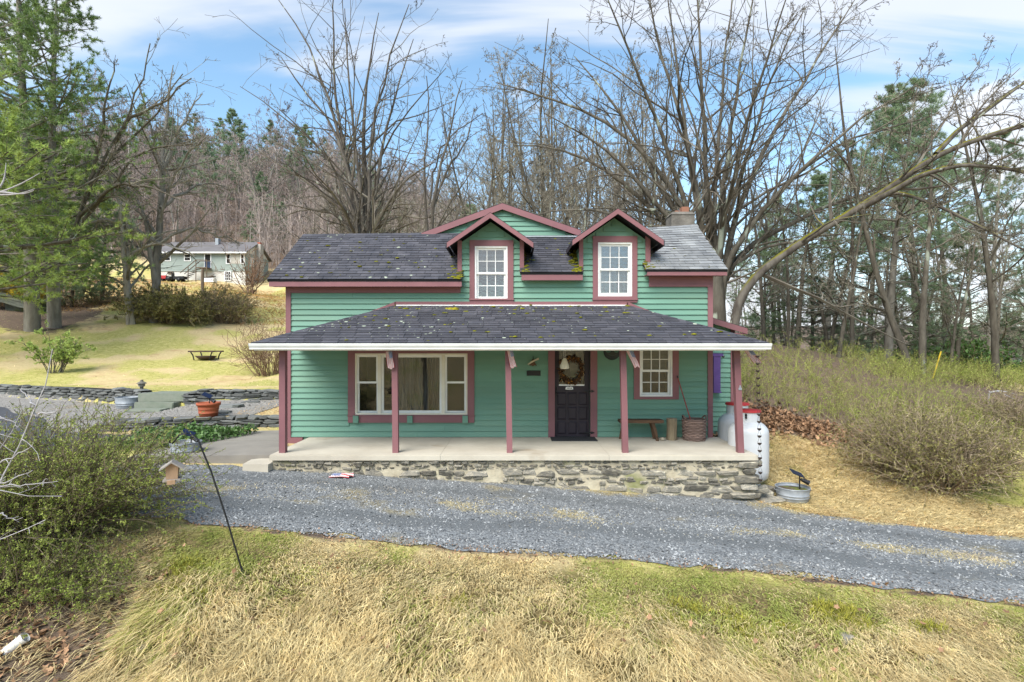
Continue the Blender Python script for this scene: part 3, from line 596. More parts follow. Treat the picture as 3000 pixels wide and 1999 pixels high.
# window and door surrounds
def surround(t, h, parent, sill=False, y0=DW - .046):
    mb = MB()
    mb.box(t[0], h[0], y0, DW - .001, t[2], t[3]); mb.box(h[1], t[1], y0, DW - .001, t[2], t[3])
    if h[2] > t[2] + .01: mb.box(h[0], h[1], y0, DW - .001, t[2], h[2])
    mb.box(h[0], h[1], y0, DW - .001, h[3], t[3])
    if sill: mb.box(t[0] - .015, t[1] + .015, y0 - .035, DW - .002, t[2] + .045, t[2] + .075)
    return part('surround', mb, M_TRIM, parent)
G = glass_mat(refl=.06); G_UP = glass_mat('upper_window_glass', refl=.22)
def sash(parent, x0, x1, z0, z1, y, cols, rows, fw=.045, mw=.016, glass=None, name='sash'):
    mb = MB(); d = .035
    mb.box(x0, x0 + fw, y, y + d, z0, z1); mb.box(x1 - fw, x1, y, y + d, z0, z1); mb.box(x0 + fw, x1 - fw, y, y + d, z0, z0 + fw); mb.box(x0 + fw, x1 - fw, y, y + d, z1 - fw, z1)
    for i in range(1, cols):
        xm = x0 + fw + (x1 - x0 - 2 * fw) * i / cols; mb.box(xm - mw / 2, xm + mw / 2, y + .004, y + d - .004, z0 + fw, z1 - fw)
    for j in range(1, rows):
        zm = z0 + fw + (z1 - z0 - 2 * fw) * j / rows; mb.box(x0 + fw, x1 - fw, y + .006, y + d - .006, zm - mw / 2, zm + mw / 2)
    mb.build(name, M_WHITE, parent)
    for i in range(cols):
        for j in range(rows):
            a = x0 + fw + (x1 - x0 - 2 * fw) * i / cols; b = x0 + fw + (x1 - x0 - 2 * fw) * (i + 1) / cols
            c = z0 + fw + (z1 - z0 - 2 * fw) * j / rows; e = z0 + fw + (z1 - z0 - 2 * fw) * (j + 1) / rows
            MB().add([(a, y + .018, c), (b, y + .018, c), (b, y + .018, e), (a, y + .018, e)], f4=[(0, 1, 2, 3)]).build('pane', glass or G, parent)
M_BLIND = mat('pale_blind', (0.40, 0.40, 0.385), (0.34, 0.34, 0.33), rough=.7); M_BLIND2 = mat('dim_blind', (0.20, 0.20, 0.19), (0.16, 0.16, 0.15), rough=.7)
M_CURTAIN = mat('grey_curtain', (0.17, 0.165, 0.155), (0.06, 0.058, 0.055), scale=5, rough=.95, stretch=(2.5, 1, .3))
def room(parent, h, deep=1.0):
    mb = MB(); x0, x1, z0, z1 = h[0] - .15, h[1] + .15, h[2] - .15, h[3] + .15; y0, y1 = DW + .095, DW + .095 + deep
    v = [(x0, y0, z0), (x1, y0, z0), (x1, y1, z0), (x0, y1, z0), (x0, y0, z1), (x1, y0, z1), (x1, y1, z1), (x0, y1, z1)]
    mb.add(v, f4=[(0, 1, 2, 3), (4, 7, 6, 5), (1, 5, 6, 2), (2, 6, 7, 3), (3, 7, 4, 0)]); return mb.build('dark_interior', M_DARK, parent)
def frame(parent, h, y0=DW - .030, fw=.035, y1=DW + .09, m=None):
    mb = MB(); x0, x1, z0, z1 = h
    mb.box(x0 + .001, x0 + fw, y0, y1, z0 + .001, z1 - .001); mb.box(x1 - fw, x1 - .001, y0, y1, z0 + .001, z1 - .001); mb.box(x0 + fw, x1 - fw, y0, y1, z0 + .001, z0 + fw); mb.box(x0 + fw, x1 - fw, y0, y1, z1 - fw, z1 - .001)
    return mb.build('frame', m or M_WHITE, parent)
def blinds(parent, x0, x1, z0, z1, y, pitch=.028, m=None):
    mb = MB(); z = z0
    while z < z1: mb.hexa([(x0, y - .008, z), (x1, y - .008, z), (x1, y + .008, z + .017), (x0, y + .008, z + .017), (x0, y - .008, z + .002), (x1, y - .008, z + .002), (x1, y + .008, z + .019), (x0, y + .008, z + .019)]); z += pitch
    return mb.build('blind', m or M_BLIND, parent)
def window(h, t, lab, kind):
    w = part('window', MB().box(h[0] + .002, h[1] - .002, DW + .04, DW + .088, h[2] + .001, h[2] + .03), M_WHITE); w['label'] = lab
    surround(t, h, w); room(w, h); frame(w, h)
    x0, x1, z0, z1 = h[0] + .035, h[1] - .035, h[2] + .035, h[3] - .035; zm = (z0 + z1) / 2
    gl = G_UP if kind != 'small' else G
    sash(w, x0, x1, zm - .02, z1, DW + .01, 3, 2, glass=gl); sash(w, x0, x1, z0, zm + .02, DW + .047, 3, 2, glass=gl)
    if kind == 'up1': blinds(w, x0, x1, zm, z1, DW + .12);  # blind added to boost the pale sky reflection in the upper sash
    if kind == 'up2': blinds(w, x0, x1, z0, z1, DW + .12)
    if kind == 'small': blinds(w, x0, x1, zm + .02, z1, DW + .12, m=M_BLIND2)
    return w
w1 = window(holes['up1'], trims['up1'], 'white sash window of the first dormer, its lower sash dark', 'up1'); w2 = window(holes['up2'], trims['up2'], 'white sash window with blinds in the second dormer', 'up2')
w3 = window(holes['small'], trims['small'], 'white sash window beside the porch bench', 'small')
for w_, t in ((w1, trims['up1']), (w2, trims['up2'])): MB().box(t[0] - .01, t[1] + .01, DW - .07, DW - .002, t[2] + .05, t[2] + .085).build('sill', M_TRIM, w_)
# wide three-part window
h = holes['big']; t = trims['big']
wb = part('window', MB().box(h[0] + .002, h[1] - .002, DW + .04, DW + .088, h[2] + .001, h[2] + .03), M_WHITE); wb['label'] = 'wide three-part picture window with grey curtains'
M_CREAM = mat('cream_paint', (0.70, 0.66, 0.55), (0.62, 0.58, 0.48), rough=.5)
surround(t, h, wb); room(wb, h, 1.4); frame(wb, h, m=M_CREAM)
MB().box(t[0] - .01, t[1] + .01, DW - .055, DW - .002, h[2] - .035, h[2] - .012).build('sill', M_TRIM, wb)
mA, mB_ = px_x(1112, DW), px_x(1299, DW)
MB().box(mA - .035, mA + .035, DW - .03, DW + .09, h[2] + .035, h[3] - .035).build('mullion', M_CREAM, wb); MB().box(mB_ - .035, mB_ + .035, DW - .03, DW + .09, h[2] + .035, h[3] - .035).build('mullion', M_CREAM, wb)
zmid = wz(1121)
for a, b in ((h[0] + .035, mA - .035), (mB_ + .035, h[1] - .035)):
    sash(wb, a, b, zmid - .02, h[3] - .035, DW + .01, 1, 1, .04); sash(wb, a, b, h[2] + .035, zmid + .02, DW + .047, 1, 1, .04)
sash(wb, mA + .035, mB_ - .035, h[2] + .035, h[3] - .035, DW + .02, 1, 1, .05)
def curtain(x0, x1, z0, z1, y, parent):
    n = 60; xs_ = np.linspace(x0, x1, n); mb = MB(); v = []
    for zz, amp in ((z0, .045), ((z0 + z1) / 2, .035), (z1, .025)):
        for k, x in enumerate(xs_): v.append((x + .02 * math.sin(zz * 3 + k * .3), y + amp * math.sin(k * .75 + .4 * math.sin(k * .21)) + .01 * math.sin(k * 1.9), zz))
    f = [(r * n + k, r * n + k + 1, (r + 1) * n + k + 1, (r + 1) * n + k) for r in range(2) for k in range(n - 1)]
    return mb.add(v, f4=f).build('curtain', M_CURTAIN, parent, True)
curtain(px_x(1150, DW), px_x(1250, DW), h[2] + .03, h[3], DW + .22, wb); curtain(px_x(1258, DW), px_x(1296, DW), h[2] + .03, h[3], DW + .22, wb)
for p_ in (1037.5, 1195, 1356): MB().box(wx(p_), wx(p_ + 15.5), DW - .095, DW - .0465, wz(1238), wz(1217)).build('bracket', M_GREEN, wb)
# door: glazed top, nine panels below
h = holes['door']; t = trims['door']
dr = part('door', MB().box(h[0] + .004, h[1] - .004, DW + .045, DW + .085, h[2] + .004, wz(1135)), M_DOOR); dr['label'] = 'dark panelled front door with a glazed upper half'
surround(t, h, dr, y0=DW - .046)
dx0, dx1 = h[0] + .004, h[1] - .004; gz0, gz1 = wz(1131), h[3] - .10; gx0, gx1 = wx(1638), wx(1713)
mb = MB(); mb.box(dx0, gx0, DW + .045, DW + .085, wz(1135), h[3] - .004); mb.box(gx1, dx1, DW + .045, DW + .085, wz(1135), h[3] - .004); mb.box(gx0, gx1, DW + .045, DW + .085, gz1, h[3] - .004); mb.box(gx0, gx1, DW + .045, DW + .085, wz(1135), gz0)
mb.build('upper_frame', M_DOOR, dr)
room(dr, (gx0, gx1, gz0, gz1), .8)
MB().add([(gx0, DW + .06, gz0), (gx1, DW + .06, gz0), (gx1, DW + .06, gz1), (gx0, DW + .06, gz1)], f4=[(0, 1, 2, 3)]).build('pane', G, dr)
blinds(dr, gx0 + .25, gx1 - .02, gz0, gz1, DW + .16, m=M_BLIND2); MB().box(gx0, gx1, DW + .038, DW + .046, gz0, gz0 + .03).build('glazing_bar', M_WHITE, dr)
bm_panel = None
for r_ in range(3):
    for c_ in range(3):
        pw = (dx1 - dx0 - .07) / 3; ph = (wz(1145) - FLOOR - .06) / 3
        a = dx0 + .035 + c_ * pw + .018; b = dx0 + .035 + (c_ + 1) * pw - .018; c = FLOOR + .04 + r_ * ph + .018; e = FLOOR + .04 + (r_ + 1) * ph - .018
        mb = MB(); y = DW + .0448; s_ = .03
        mb.add([(a, y - .004, c), (b, y - .004, c), (b, y - .004, e), (a, y - .004, e), (a + s_, y - .020, c + s_), (b - s_, y - .020, c + s_), (b - s_, y - .020, e - s_), (a + s_, y - .020, e - s_)], f4=[(4, 5, 6, 7), (0, 1, 5, 4), (1, 2, 6, 5), (2, 3, 7, 6), (3, 0, 4, 7)])
        mb.build('panel', M_DOOR, dr)
for zz in (wz(1146), wz(1267)):
    mb = MB(); mb.box(dx1 - .13, dx1 + .02, DW - .055, DW - .047, zz - .012, zz + .012); mb.prism([(dx1 + .02, zz - .03), (dx1 + .09, zz - .008), (dx1 + .09, zz + .008), (dx1 + .02, zz + .03)], 'y', DW - .055, DW - .047); mb.build('hinge', M_BLACK, dr)
mb = MB(); mb.box(dx0 + .012, dx0 + .045, DW + .03, DW + .0445, wz(1160), wz(1132)); mb.tube([(dx0 + .03, DW + .03, wz(1155)), (dx0 + .03, DW - .02, wz(1152)), (dx0 + .03, DW - .02, wz(1140)), (dx0 + .03, DW + .03, wz(1137))], .008, 6); mb.build('handle', M_BLACK, dr)

# ---- roofs
def shingle_roof(parent, p0, p1, p2, p3, exposure, tab, m, indiv=0, lift=.0, sag=None):
    """p0,p1 eave left/right, p2,p3 ridge right/left. Lays courses of tabs clipped to the quad; the first `indiv` are single objects."""
    p0, p1, p2, p3 = map(Vector, (p0, p1, p2, p3))
    up = ((p3 + p2) / 2 - (p0 + p1) / 2); nrm = (p1 - p0).cross(p3 - p0).normalized()
    if nrm.z < 0: nrm = -nrm
    rows = max(1, int(round(up.length / exposure))); rest = MB(); made = 0
    for r_ in range(rows):
        t0, t1 = r_ / rows, (r_ + 1.15) / rows
        t1 = min(t1, 1.0)
        a0, a1 = p0.lerp(p3, t0), p1.lerp(p2, t0); b0, b1 = p0.lerp(p3, t1), p1.lerp(p2, t1)
        L0 = a0.x; L1 = a1.x
        x = L0 - tab * ((r_ % 2) * .5 + .12 * rng.random())
        ux = (a1 - a0) / (a1.x - a0.x) if abs(a1.x - a0.x) > 1e-6 else None
        bx = (b1 - b0) / (b1.x - b0.x)
        while x < L1:
            w = tab * (1 + .03 * rng.normal()); xa, xb_ = x + .004, x + w - .004; x += w
            qa, qb = max(xa, L0), min(xb_, L1); ta, tb = max(xa, b0.x), min(xb_, b1.x)
            if qb - qa < .02 or tb - ta < .004: continue
            lf = lift + .014 + .006 * rng.random(); jt = .006 * rng.random()
            A = a0 + ux * (qa - a0.x); B = a0 + ux * (qb - a0.x); Cc = b0 + bx * (tb - b0.x); Dd = b0 + bx * (ta - b0.x)
            dn = (A - Dd).normalized() * jt
            v = [A + dn + nrm * (lf - .012), B + dn + nrm * (lf - .012), Cc + nrm * (lift - .004), Dd + nrm * (lift - .004), A + dn + nrm * lf, B + dn + nrm * lf, Cc + nrm * (lift + .002), Dd + nrm * (lift + .002)]
            if made < indiv:
                MB().hexa(v, var=.5).build('shingle', m, parent); made += 1
            else: rest.hexa(v, var=rng.random())
    if rest.n: stuff(rest.build('shingles', m, parent))
    return made
def slab(p0, p1, p2, p3, th):
    p = [Vector(q) for q in (p0, p1, p2, p3)]; n_ = (p[1] - p[0]).cross(p[3] - p[0]).normalized()
    if n_.z < 0: n_ = -n_
    lo = [q - n_ * (th + .012) for q in p]; hi = [q - n_ * .012 for q in p]
    return MB().hexa(lo + hi)
def roof_moss(parent, quad, n_moss, n_lich, seed, bias=.5, rmax=.05):
    r = np.random.default_rng(seed); p = [Vector(q) for q in quad]; mb = MB(); ml = MB()
    for k in range(n_moss + n_lich):
        u, v = r.random(), r.random() ** bias
        q = p[0].lerp(p[1], u).lerp(p[3].lerp(p[2], u), v); nn = (p[1] - p[0]).cross(p[3] - p[0]).normalized(); nn = nn if nn.z > 0 else -nn
        q = q + nn * .006
        if k < n_moss:
            for _ in range(r.integers(1, 4)): mb.blob(q + Vector((r.normal() * .03, r.normal() * .02, 0)), rmax * (.35 + .65 * r.random() ** 2), 7, 3, .5, .45, r.random())
        else:
            rr = .007 + .035 * r.random() ** 4; a = np.arange(7) * 2 * math.pi / 7; uu = (p[1] - p[0]).normalized(); ww = nn.cross(uu)
            ring = [tuple(q + nn * .006 + uu * (math.cos(t_) * rr * (.7 + .6 * r.random())) + ww * (math.sin(t_) * rr * (.7 + .6 * r.random()))) for t_ in a]
            ml.add(ring + [tuple(q + nn * .012)], f3=[(i_, (i_ + 1) % 7, 7) for i_ in range(7)], var=r.random())
    if mb.n: stuff(mb.build('moss', M_MOSS, parent, True))
    if ml.n: stuff(ml.build('lichen', M_LICHEN, parent))
def moss_edge(parent, a, b, n_, r_, seed, spread=.09):
    r = np.random.default_rng(seed); mb = MB()
    for k in range(n_):
        q = Vector(a).lerp(Vector(b), r.random() ** 1.6) + Vector((abs(r.normal()) * spread, 0, .012)); mb.blob(q, r_ * (.4 + .8 * r.random()), 7, 3, .5, .5, r.random())
    stuff(mb.build('moss', M_MOSS, parent, True))
De, Dr = 11.45, 13.45
def roof_part(lab, e0, e1, r1, r0, m, fascia_h, fy, tabs=.30):
    """roof plane from eave to ridge with its fascia"""
    base = slab(e0, e1, r1, r0, .05)
    back0, back1 = Vector(r0) + Vector((0, 2.05, -1.35)), Vector(r1) + Vector((0, 2.05, -1.35))
    base.hexa([Vector(q) + Vector((0, 0, dz)) for dz in (-.07, -.005) for q in (r0, r1, back1, back0)])
    o = part('roof', base, M_ROOFBASE); o['label'] = lab
    shingle_roof(o, e0, e1, r1, r0, .128, tabs, m)
    MB().box(e0[0] + .03, e1[0] - .0, fy, fy + .035, e0[2] - .03 - fascia_h, e0[2] - .03).build('fascia', M_TRIM, o)
    MB().box(e0[0] + .03, e1[0], fy + .036, DW - .051, e0[2] - .03 - fascia_h + .012, e0[2] - .03 - fascia_h + .03).build('soffit', M_TRIM, o)
    return o
zeL, zeR, zeM = px_z(819, De), px_z(790, De), px_z(798, 11.55)
rl = roof_part('long dark mossy roof slope', (px_x(782, De), De, zeL), (px_x(1352, De), De, zeL), (px_x(1352, De), Dr, px_z(683, Dr)), (px_x(782, De), Dr, px_z(688, Dr)), M_SHINGLE, .115, De + .03)
rm = roof_part('mossy roof slope between the two dormers', (px_x(1524, 11.55), 11.55, zeM), (px_x(1708, 11.55), 11.55, zeM), (px_x(1708, 11.55), Dr, px_z(692, Dr)), (px_x(1524, 11.55), Dr, px_z(692, Dr)), M_SHINGLE, .135, 11.58)
# the roof goes on under the dormers
rr = roof_part('pale weathered shingle roof end', (px_x(1893, De), De, zeR), (px_x(2132, De), De, zeR), (px_x(2132, De), 13.4, px_z(659, 13.4)), (px_x(1893, De), 13.4, px_z(671, 13.4)), M_SHINGLE2, .09, De + .03, .31)
for a, b, zr in ((px_x(1352, De), px_x(1524, 11.55), 2.72), (px_x(1708, 11.55), px_x(1893, De), 2.76)):
    part('roof', MB().hexa([Vector(q) + Vector((0, 0, dz)) for dz in (-.2, -.05) for q in ((a, 12.2, 1.95), (b, 12.2, 1.95), (b, 13.44, zr), (a, 13.44, zr))]).hexa([Vector(q) + Vector((0, 0, dz)) for dz in (-.2, -.05) for q in ((a, 13.44, zr), (b, 13.44, zr), (b, 15.5, zr - 1.35), (a, 15.5, zr - 1.35))]), M_ROOFBASE)
roof_moss(rl, [(px_x(800, De), De, zeL), (px_x(1330, De), De, zeL), (px_x(1330, De), Dr, 2.78), (px_x(800, De), Dr, 2.76)], 40, 80, 1, .9)
moss_edge(rl, (px_x(1350, De), De + .02, zeL), (px_x(1352, De), 12.7, zeL + .82), 110, .05, 3, -.10)
roof_moss(rm, [(px_x(1530, De), 11.6, zeM), (px_x(1700, De), 11.6, zeM), (px_x(1700, De), Dr, 2.70), (px_x(1530, De), Dr, 2.70)], 14, 25, 2, .9)
moss_edge(rm, (px_x(1528, De), 11.58, zeM), (px_x(1524, De), 12.5, zeM + .62), 50, .05, 5, .08); moss_edge(rm, (px_x(1704, 11.55), 11.58, zeM), (px_x(1706, De), 12.5, zeM + .62), 80, .055, 6, -.10)
moss_edge(rr, (px_x(1896, De), De + .05, zeR), (px_x(1896, De), 12.4, zeR + .7), 70, .05, 7, .09); roof_moss(rr, [(px_x(1910, De), De, zeR), (px_x(2110, De), De, zeR), (px_x(2110, De), 12.6, zeR + .76), (px_x(1910, De), 12.6, zeR + .76)], 7, 6, 8, .9)
# ridge caps
def ridge_caps(parent, a, b, n_, m, w=.13):
    a, b = Vector(a), Vector(b)
    for k in range(n_):
        p, q = a.lerp(b, k / n_), a.lerp(b, (k + 1.12) / n_); d = (b - a).normalized(); s_ = Vector((d.y, -d.x, 0)).normalized()
        s_ = Vector((-d.y, d.x, 0)).normalized()
        mb = MB(); h_ = .018
        mb.add([p - s_ * w - Vector((0, 0, w * .55)), p + Vector((0, 0, h_)), p + s_ * w - Vector((0, 0, w * .55)), q - s_ * w - Vector((0, 0, w * .55 + .006)), q + Vector((0, 0, h_ - .006)), q + s_ * w - Vector((0, 0, w * .55 + .006))], f4=[(0, 1, 4, 3), (1, 2, 5, 4)])
        mb.build('ridge_cap', m, parent)
ridge_caps(rl, (px_x(782, De), Dr, px_z(688, Dr)), (px_x(1255, Dr), Dr, px_z(684, Dr)), 14, M_SHINGLE); ridge_caps(rr, (px_x(1912, 13.4), 13.4, px_z(671, 13.4)), (px_x(2132, De), 13.4, px_z(659, 13.4)), 6, M_SHINGLE2)
# dormer roofs with rake boards
for Dm, dob in zip((D1, D2), dormers):
    xc, ap, hf = Dm['xc'], Dm['apex'], Dm['half']; yf_ = 11.40
    for s_ in (-1, 1):
        e = xc + s_ * hf; ze = ap - SL * hf
        top = [(xc, yf_, ap), (xc, 13.44, ap), (e, 13.0, ze), (e, yf_, ze)]
        n_ = Vector((s_ * SL, 0, 1)).normalized()
        MB().hexa([Vector(q) - n_ * d_ for d_ in (.045, 0) for q in top]).build('dormer_roof', M_ROOFBASE, dob)
        rk = .105
        MB().hexa([(xc, yf_ - .03, ap - .02 - rk), (e, yf_ - .03, ze - .02 - rk), (e, yf_ - .001, ze - .02 - rk), (xc, yf_ - .001, ap - .02 - rk), (xc, yf_ - .03, ap - .018), (e, yf_ - .03, ze - .018), (e, yf_ - .001, ze - .018), (xc, yf_ - .001, ap - .018)]).build('rake_board', M_TRIM, dob)
        MB().hexa([(e - s_ * .0, yf_ - .031, ze - .02 - rk), (e + s_ * .02, yf_ - .031, ze - .034 - rk), (e + s_ * .02, 12.9, ze - .034 - rk), (e, 12.9, ze - .02 - rk), (e, yf_ - .031, ze - .02), (e + s_ * .02, yf_ - .031, ze - .034), (e + s_ * .02, 12.9, ze - .034), (e, 12.9, ze - .02)]).build('eave_board', M_DOOR, dob)
# rear wing with its wide gable
wing = part('rear_wing', MB().prism([(-2.0, 1.0), (1.6, 1.0), (1.6, 2.72), (-.2, 3.38), (-2.0, 2.72)], 'y', 13.52, 18.5), M_GREEN)
z = 2.50
while z < 3.35:
    w_ = (3.42 - z - EXP) / .365
    if w_ > .05: clap(max(-.22 - w_, -2.0), min(-.22 + w_, 1.6), z, wing, y=13.52)
    z += EXP
for s_, hf in ((-1, 1.98), (1, 1.93)):
    xc, ap, sl = -.24, 3.53, .37 if s_ < 0 else .345; e = xc + s_ * hf; ze = ap - sl * hf; n_ = Vector((s_ * sl, 0, 1)).normalized()
    MB().hexa([Vector(q) - n_ * d_ for d_ in (.05, 0) for q in ((xc, 13.42, ap), (xc, 18.6, ap), (e, 18.6, ze), (e, 13.42, ze))]).build('wing_roof', M_ROOFBASE, wing)
    MB().hexa([(xc, 13.39, ap - .17), (e, 13.39, ze - .17), (e, 13.419, ze - .17), (xc, 13.419, ap - .17), (xc, 13.39, ap - .02), (e, 13.39, ze - .02), (e, 13.419, ze - .02), (xc, 13.419, ap - .02)]).build('rake_board', M_TRIM, wing)
MB().hexa([Vector(q) + Vector((0, 0, d_)) for d_ in (0, .02) for q in ((px_x(1524, 13.42), 13.30, px_z(695, 13.3)), (px_x(1708, 13.42), 13.30, px_z(695, 13.3)), (px_x(1708, 13.42), 13.42, px_z(693, 13.42)), (px_x(1524, 13.42), 13.42, px_z(693, 13.42)))]).build('flashing', M_METAL, wing)
# lean-to at the far end
lx0, lx1, ly = XR + .013, px_x(2150, 13.4), 13.4
lz = lambda x: 0.80 - .30 * (x - XR)
lean = part('lean_to', MB().prism([(lx0, -2.7), (lx1, -2.7), (lx1, lz(lx1) - .04), (lx0, lz(lx0) - .04)], 'y', ly, 17.0), M_GREEN)
z = -2.55
while z < .75:
    xr = min(lx1 - .01, XR + (0.80 - .04 - z - EXP) / .30) if z + EXP > lz(lx1) - .04 else lx1 - .01
    clap(lx0, xr, z, lean, y=ly, h=EXP); z += EXP
MB().box(lx1 - .09, lx1 + .012, ly - .044, ly - .001, -2.6, lz(lx1) - .04).build('corner_board', M_TRIM, lean)
e = px_x(2186, ly - .2)
MB().hexa([Vector(q) + Vector((0, 0, d_)) for d_ in (-.05, 0) for q in ((lx0, ly - .25, lz(lx0) + .05), (e, ly - .25, lz(e) + .05), (e, 17.1, lz(e) + .05), (lx0, 17.1, lz(lx0) + .05))]).build('shed_roof', M_ROOFBASE, lean)
MB().hexa([(lx0, ly - .28, lz(lx0) - .10), (e, ly - .28, lz(e) - .10), (e, ly - .251, lz(e) - .10), (lx0, ly - .251, lz(lx0) - .10), (lx0, ly - .28, lz(lx0) + .035), (e, ly - .28, lz(e) + .035), (e, ly - .251, lz(e) + .035), (lx0, ly - .251, lz(lx0) + .035)]).build('rake_board', M_TRIM, lean)
MB().box(lx1 - .09, e, ly - .251, ly - .035, lz(e) - .10, lz(e) - .07).build('soffit_return', M_TRIM, lean)
# chimney
cx0, cx1 = px_x(1966, 13.75), px_x(2037, 13.75); cz = px_z(622, 13.75)
M_CHIM = mat('chimney_render', (0.105, 0.095, 0.082), (0.185, 0.168, 0.145), scale=4, rough=.95, bump=.6, bscale=25)
mb = MB(); mb.hexa([(cx0 - .02, 13.75, 1.8), (cx1 + .02, 13.75, 1.8), (cx1 + .02, 14.3, 1.8), (cx0 - .02, 14.3, 1.8), (cx0 + .02, 13.77, cz - .05), (cx1 - .01, 13.77, cz - .05), (cx1 - .01, 14.28, cz - .05), (cx0 + .02, 14.28, cz - .05)])
mb.hexa([(cx0 - .0, 13.755, cz - .05), (cx1 + .01, 13.755, cz - .05), (cx1 + .01, 14.3, cz - .05), (cx0, 14.3, cz - .05), (cx0 + .06, 13.82, cz + .03), (cx1 - .06, 13.82, cz + .03), (cx1 - .06, 14.22, cz + .03), (cx0 + .06, 14.22, cz + .03)])
chim = part('chimney', mb, M_CHIM)
for a, b, y_, top in ((2000, 2021, 13.87, 604), (1987, 1998, 14.05, 610)):
    MB().box(px_x(a, 13.8), px_x(b, 13.8), y_, y_ + .2, cz - .03, px_z(top, 13.8)).build('flue_pot', M_FLUE, chim)
# ---- porch roof (hipped), gutter, ceiling, posts
Dg = 9.66; gzt = px_z(1006, Dg); gx0, gx1 = px_x(736, Dg), px_x(2252, Dg); tx0, tx1 = wx(1160), wx(1836); tz = wz(896)
EL, ER = (gx0, Dg, gzt), (gx1, Dg, gzt); TR_, TL_ = (tx1, DW - .02, tz), (tx0, DW - .02, tz)
mb = slab(EL, ER, TR_, TL_, .04)
bl, br = (gx0, DW - .02, gzt), (gx1, DW - .02, gzt)
for tri in ((EL, TL_, bl), (ER, br, TR_)):
    a, b, c = (Vector(q) for q in tri); dn = Vector((0, 0, -.012)); mb.add([a + dn, b + dn, c + dn, a + dn * 4, b + dn * 4, c + dn * 4], f3=[(0, 1, 2), (3, 5, 4)], f4=[(0, 3, 4, 1), (1, 4, 5, 2), (2, 5, 3, 0)])
mb.add([Vector(br) + Vector((0, 0, -.012)), Vector((XR + .013, DW - .02, gzt + .1)), Vector((XR + .013, DW + .6, gzt + .1)), Vector((gx1, DW + .6, gzt - .012))], f4=[(0, 1, 2, 3)])
pr = part('porch_roof', mb, M_ROOFBASE); pr['label'] = 'hipped dark shingle roof over the porch, spotted with moss and lichen'
shingle_roof(pr, EL, ER, TR_, TL_, .130, .305, M_SHINGLE, indiv=300)
ridge_caps(pr, EL, TL_, 15, M_SHINGLE, .075); ridge_caps(pr, ER, TR_, 15, M_SHINGLE, .075)
roof_moss(pr, [EL, ER, TR_, TL_], 70, 150, 11, .75, .055); roof_moss(pr, [Vector(EL).lerp(Vector(TL_), .05), Vector(EL).lerp(Vector(ER), .4), Vector(EL).lerp(Vector(ER), .4).lerp(Vector(TL_), .5), Vector(EL).lerp(Vector(TL_), .6)], 4, 60, 12, .8)
roof_moss(pr, [Vector(TL_).lerp(Vector(EL), .12), Vector(TR_).lerp(Vector(ER), .12), TR_, TL_], 22, 60, 13, .8, .06)
mb = MB()
for k in range(14): mb.blob(Vector((px_x(1330, 11.6) + rng.normal() * .07, 11.55 + rng.normal() * .05, tz - .10)), .05 + .03 * rng.random(), 8, 3, .5, .6, rng.random())
stuff(mb.build('moss', mat('yellow_moss', (0.30, 0.25, 0.01), (0.22, 0.20, 0.02), scale=30, rough=1, bump=1, bscale=100), pr, True))
# trim along the top of the porch roof
part('flashing', MB().box(tx0 + .02, tx1 - .02, DW - .075, DW - .021, tz - .006, tz + .014), M_WHITE, pr)
part('roof_trim', MB().box(tx0 - .02, tx1 + .02, DW - .045, DW - .021, tz + .015, tz + .085), M_TRIM, pr)
for T_, E_, xe in ((TL_, EL, XL + CB), (TR_, ER, XR - CB)):
    zl = lambda x: T_[2] + (gzt - T_[2]) * (x - T_[0]) / (E_[0] - T_[0])
    a, b = T_[0], xe
    v = []
    for y_ in (DW - .045, DW - .0215): v += [(a, y_, zl(a) + .0), (b, y_, zl(b) + .0), (b, y_, zl(b) + .075), (a, y_, zl(a) + .085)]
    MB().hexa([v[0], v[1], v[5], v[4], v[3], v[2], v[6], v[7]]).build('roof_trim', M_TRIM, pr)
M_CEIL = mat('porch_ceiling_paint', (0.42, 0.44, 0.40), rough=.7)
part('ceiling', MB().box(gx0 + .15, gx1 - .15, Dg + .22, DW - .047, .075, .095), M_CEIL, pr)
part('beam', MB().box(gx0 + .2, gx1 - .2, Dg + .24, Dg + .40, -.045, .074), M_TRIM, pr)
part('fascia', MB().box(gx0 + .03, gx1 - .03, Dg + .045, Dg + .07, gzt - .13, gzt - .05), M_WHITE, pr)
# gutter with rolled lip
zt = gzt - .010; yb_ = Dg + .04
prof = [(yb_, zt), (yb_, zt - .098), (yb_ - .075, zt - .098), (yb_ - .080, zt - .070), (yb_ - .100, zt - .040), (yb_ - .112, zt - .004), (yb_ - .112, zt + .006), (yb_ - .098, zt + .006), (yb_ - .098, zt - .002), (yb_ - .088, zt - .040), (yb_ - .070, zt - .066), (yb_ - .066, zt - .090), (yb_ - .006, zt - .090), (yb_ - .006, zt)]
gut = MB(); xg0, xg1 = px_x(728, Dg - .07), px_x(2262, Dg - .07)
n_ = len(prof)
v = [(t_, p_, q_) for t_ in (xg0, xg1) for p_, q_ in prof]
gut.add(v, f4=[(i_, i_ + n_, (i_ + 1) % n_ + n_, (i_ + 1) % n_) for i_ in range(n_)])
for t_ in (xg0, xg1): gut.prism([prof[0], prof[1], prof[2], prof[3], prof[4], prof[5]], 'x', t_ - .004, t_ + .004)
part('gutter', gut, M_WHITE, pr)
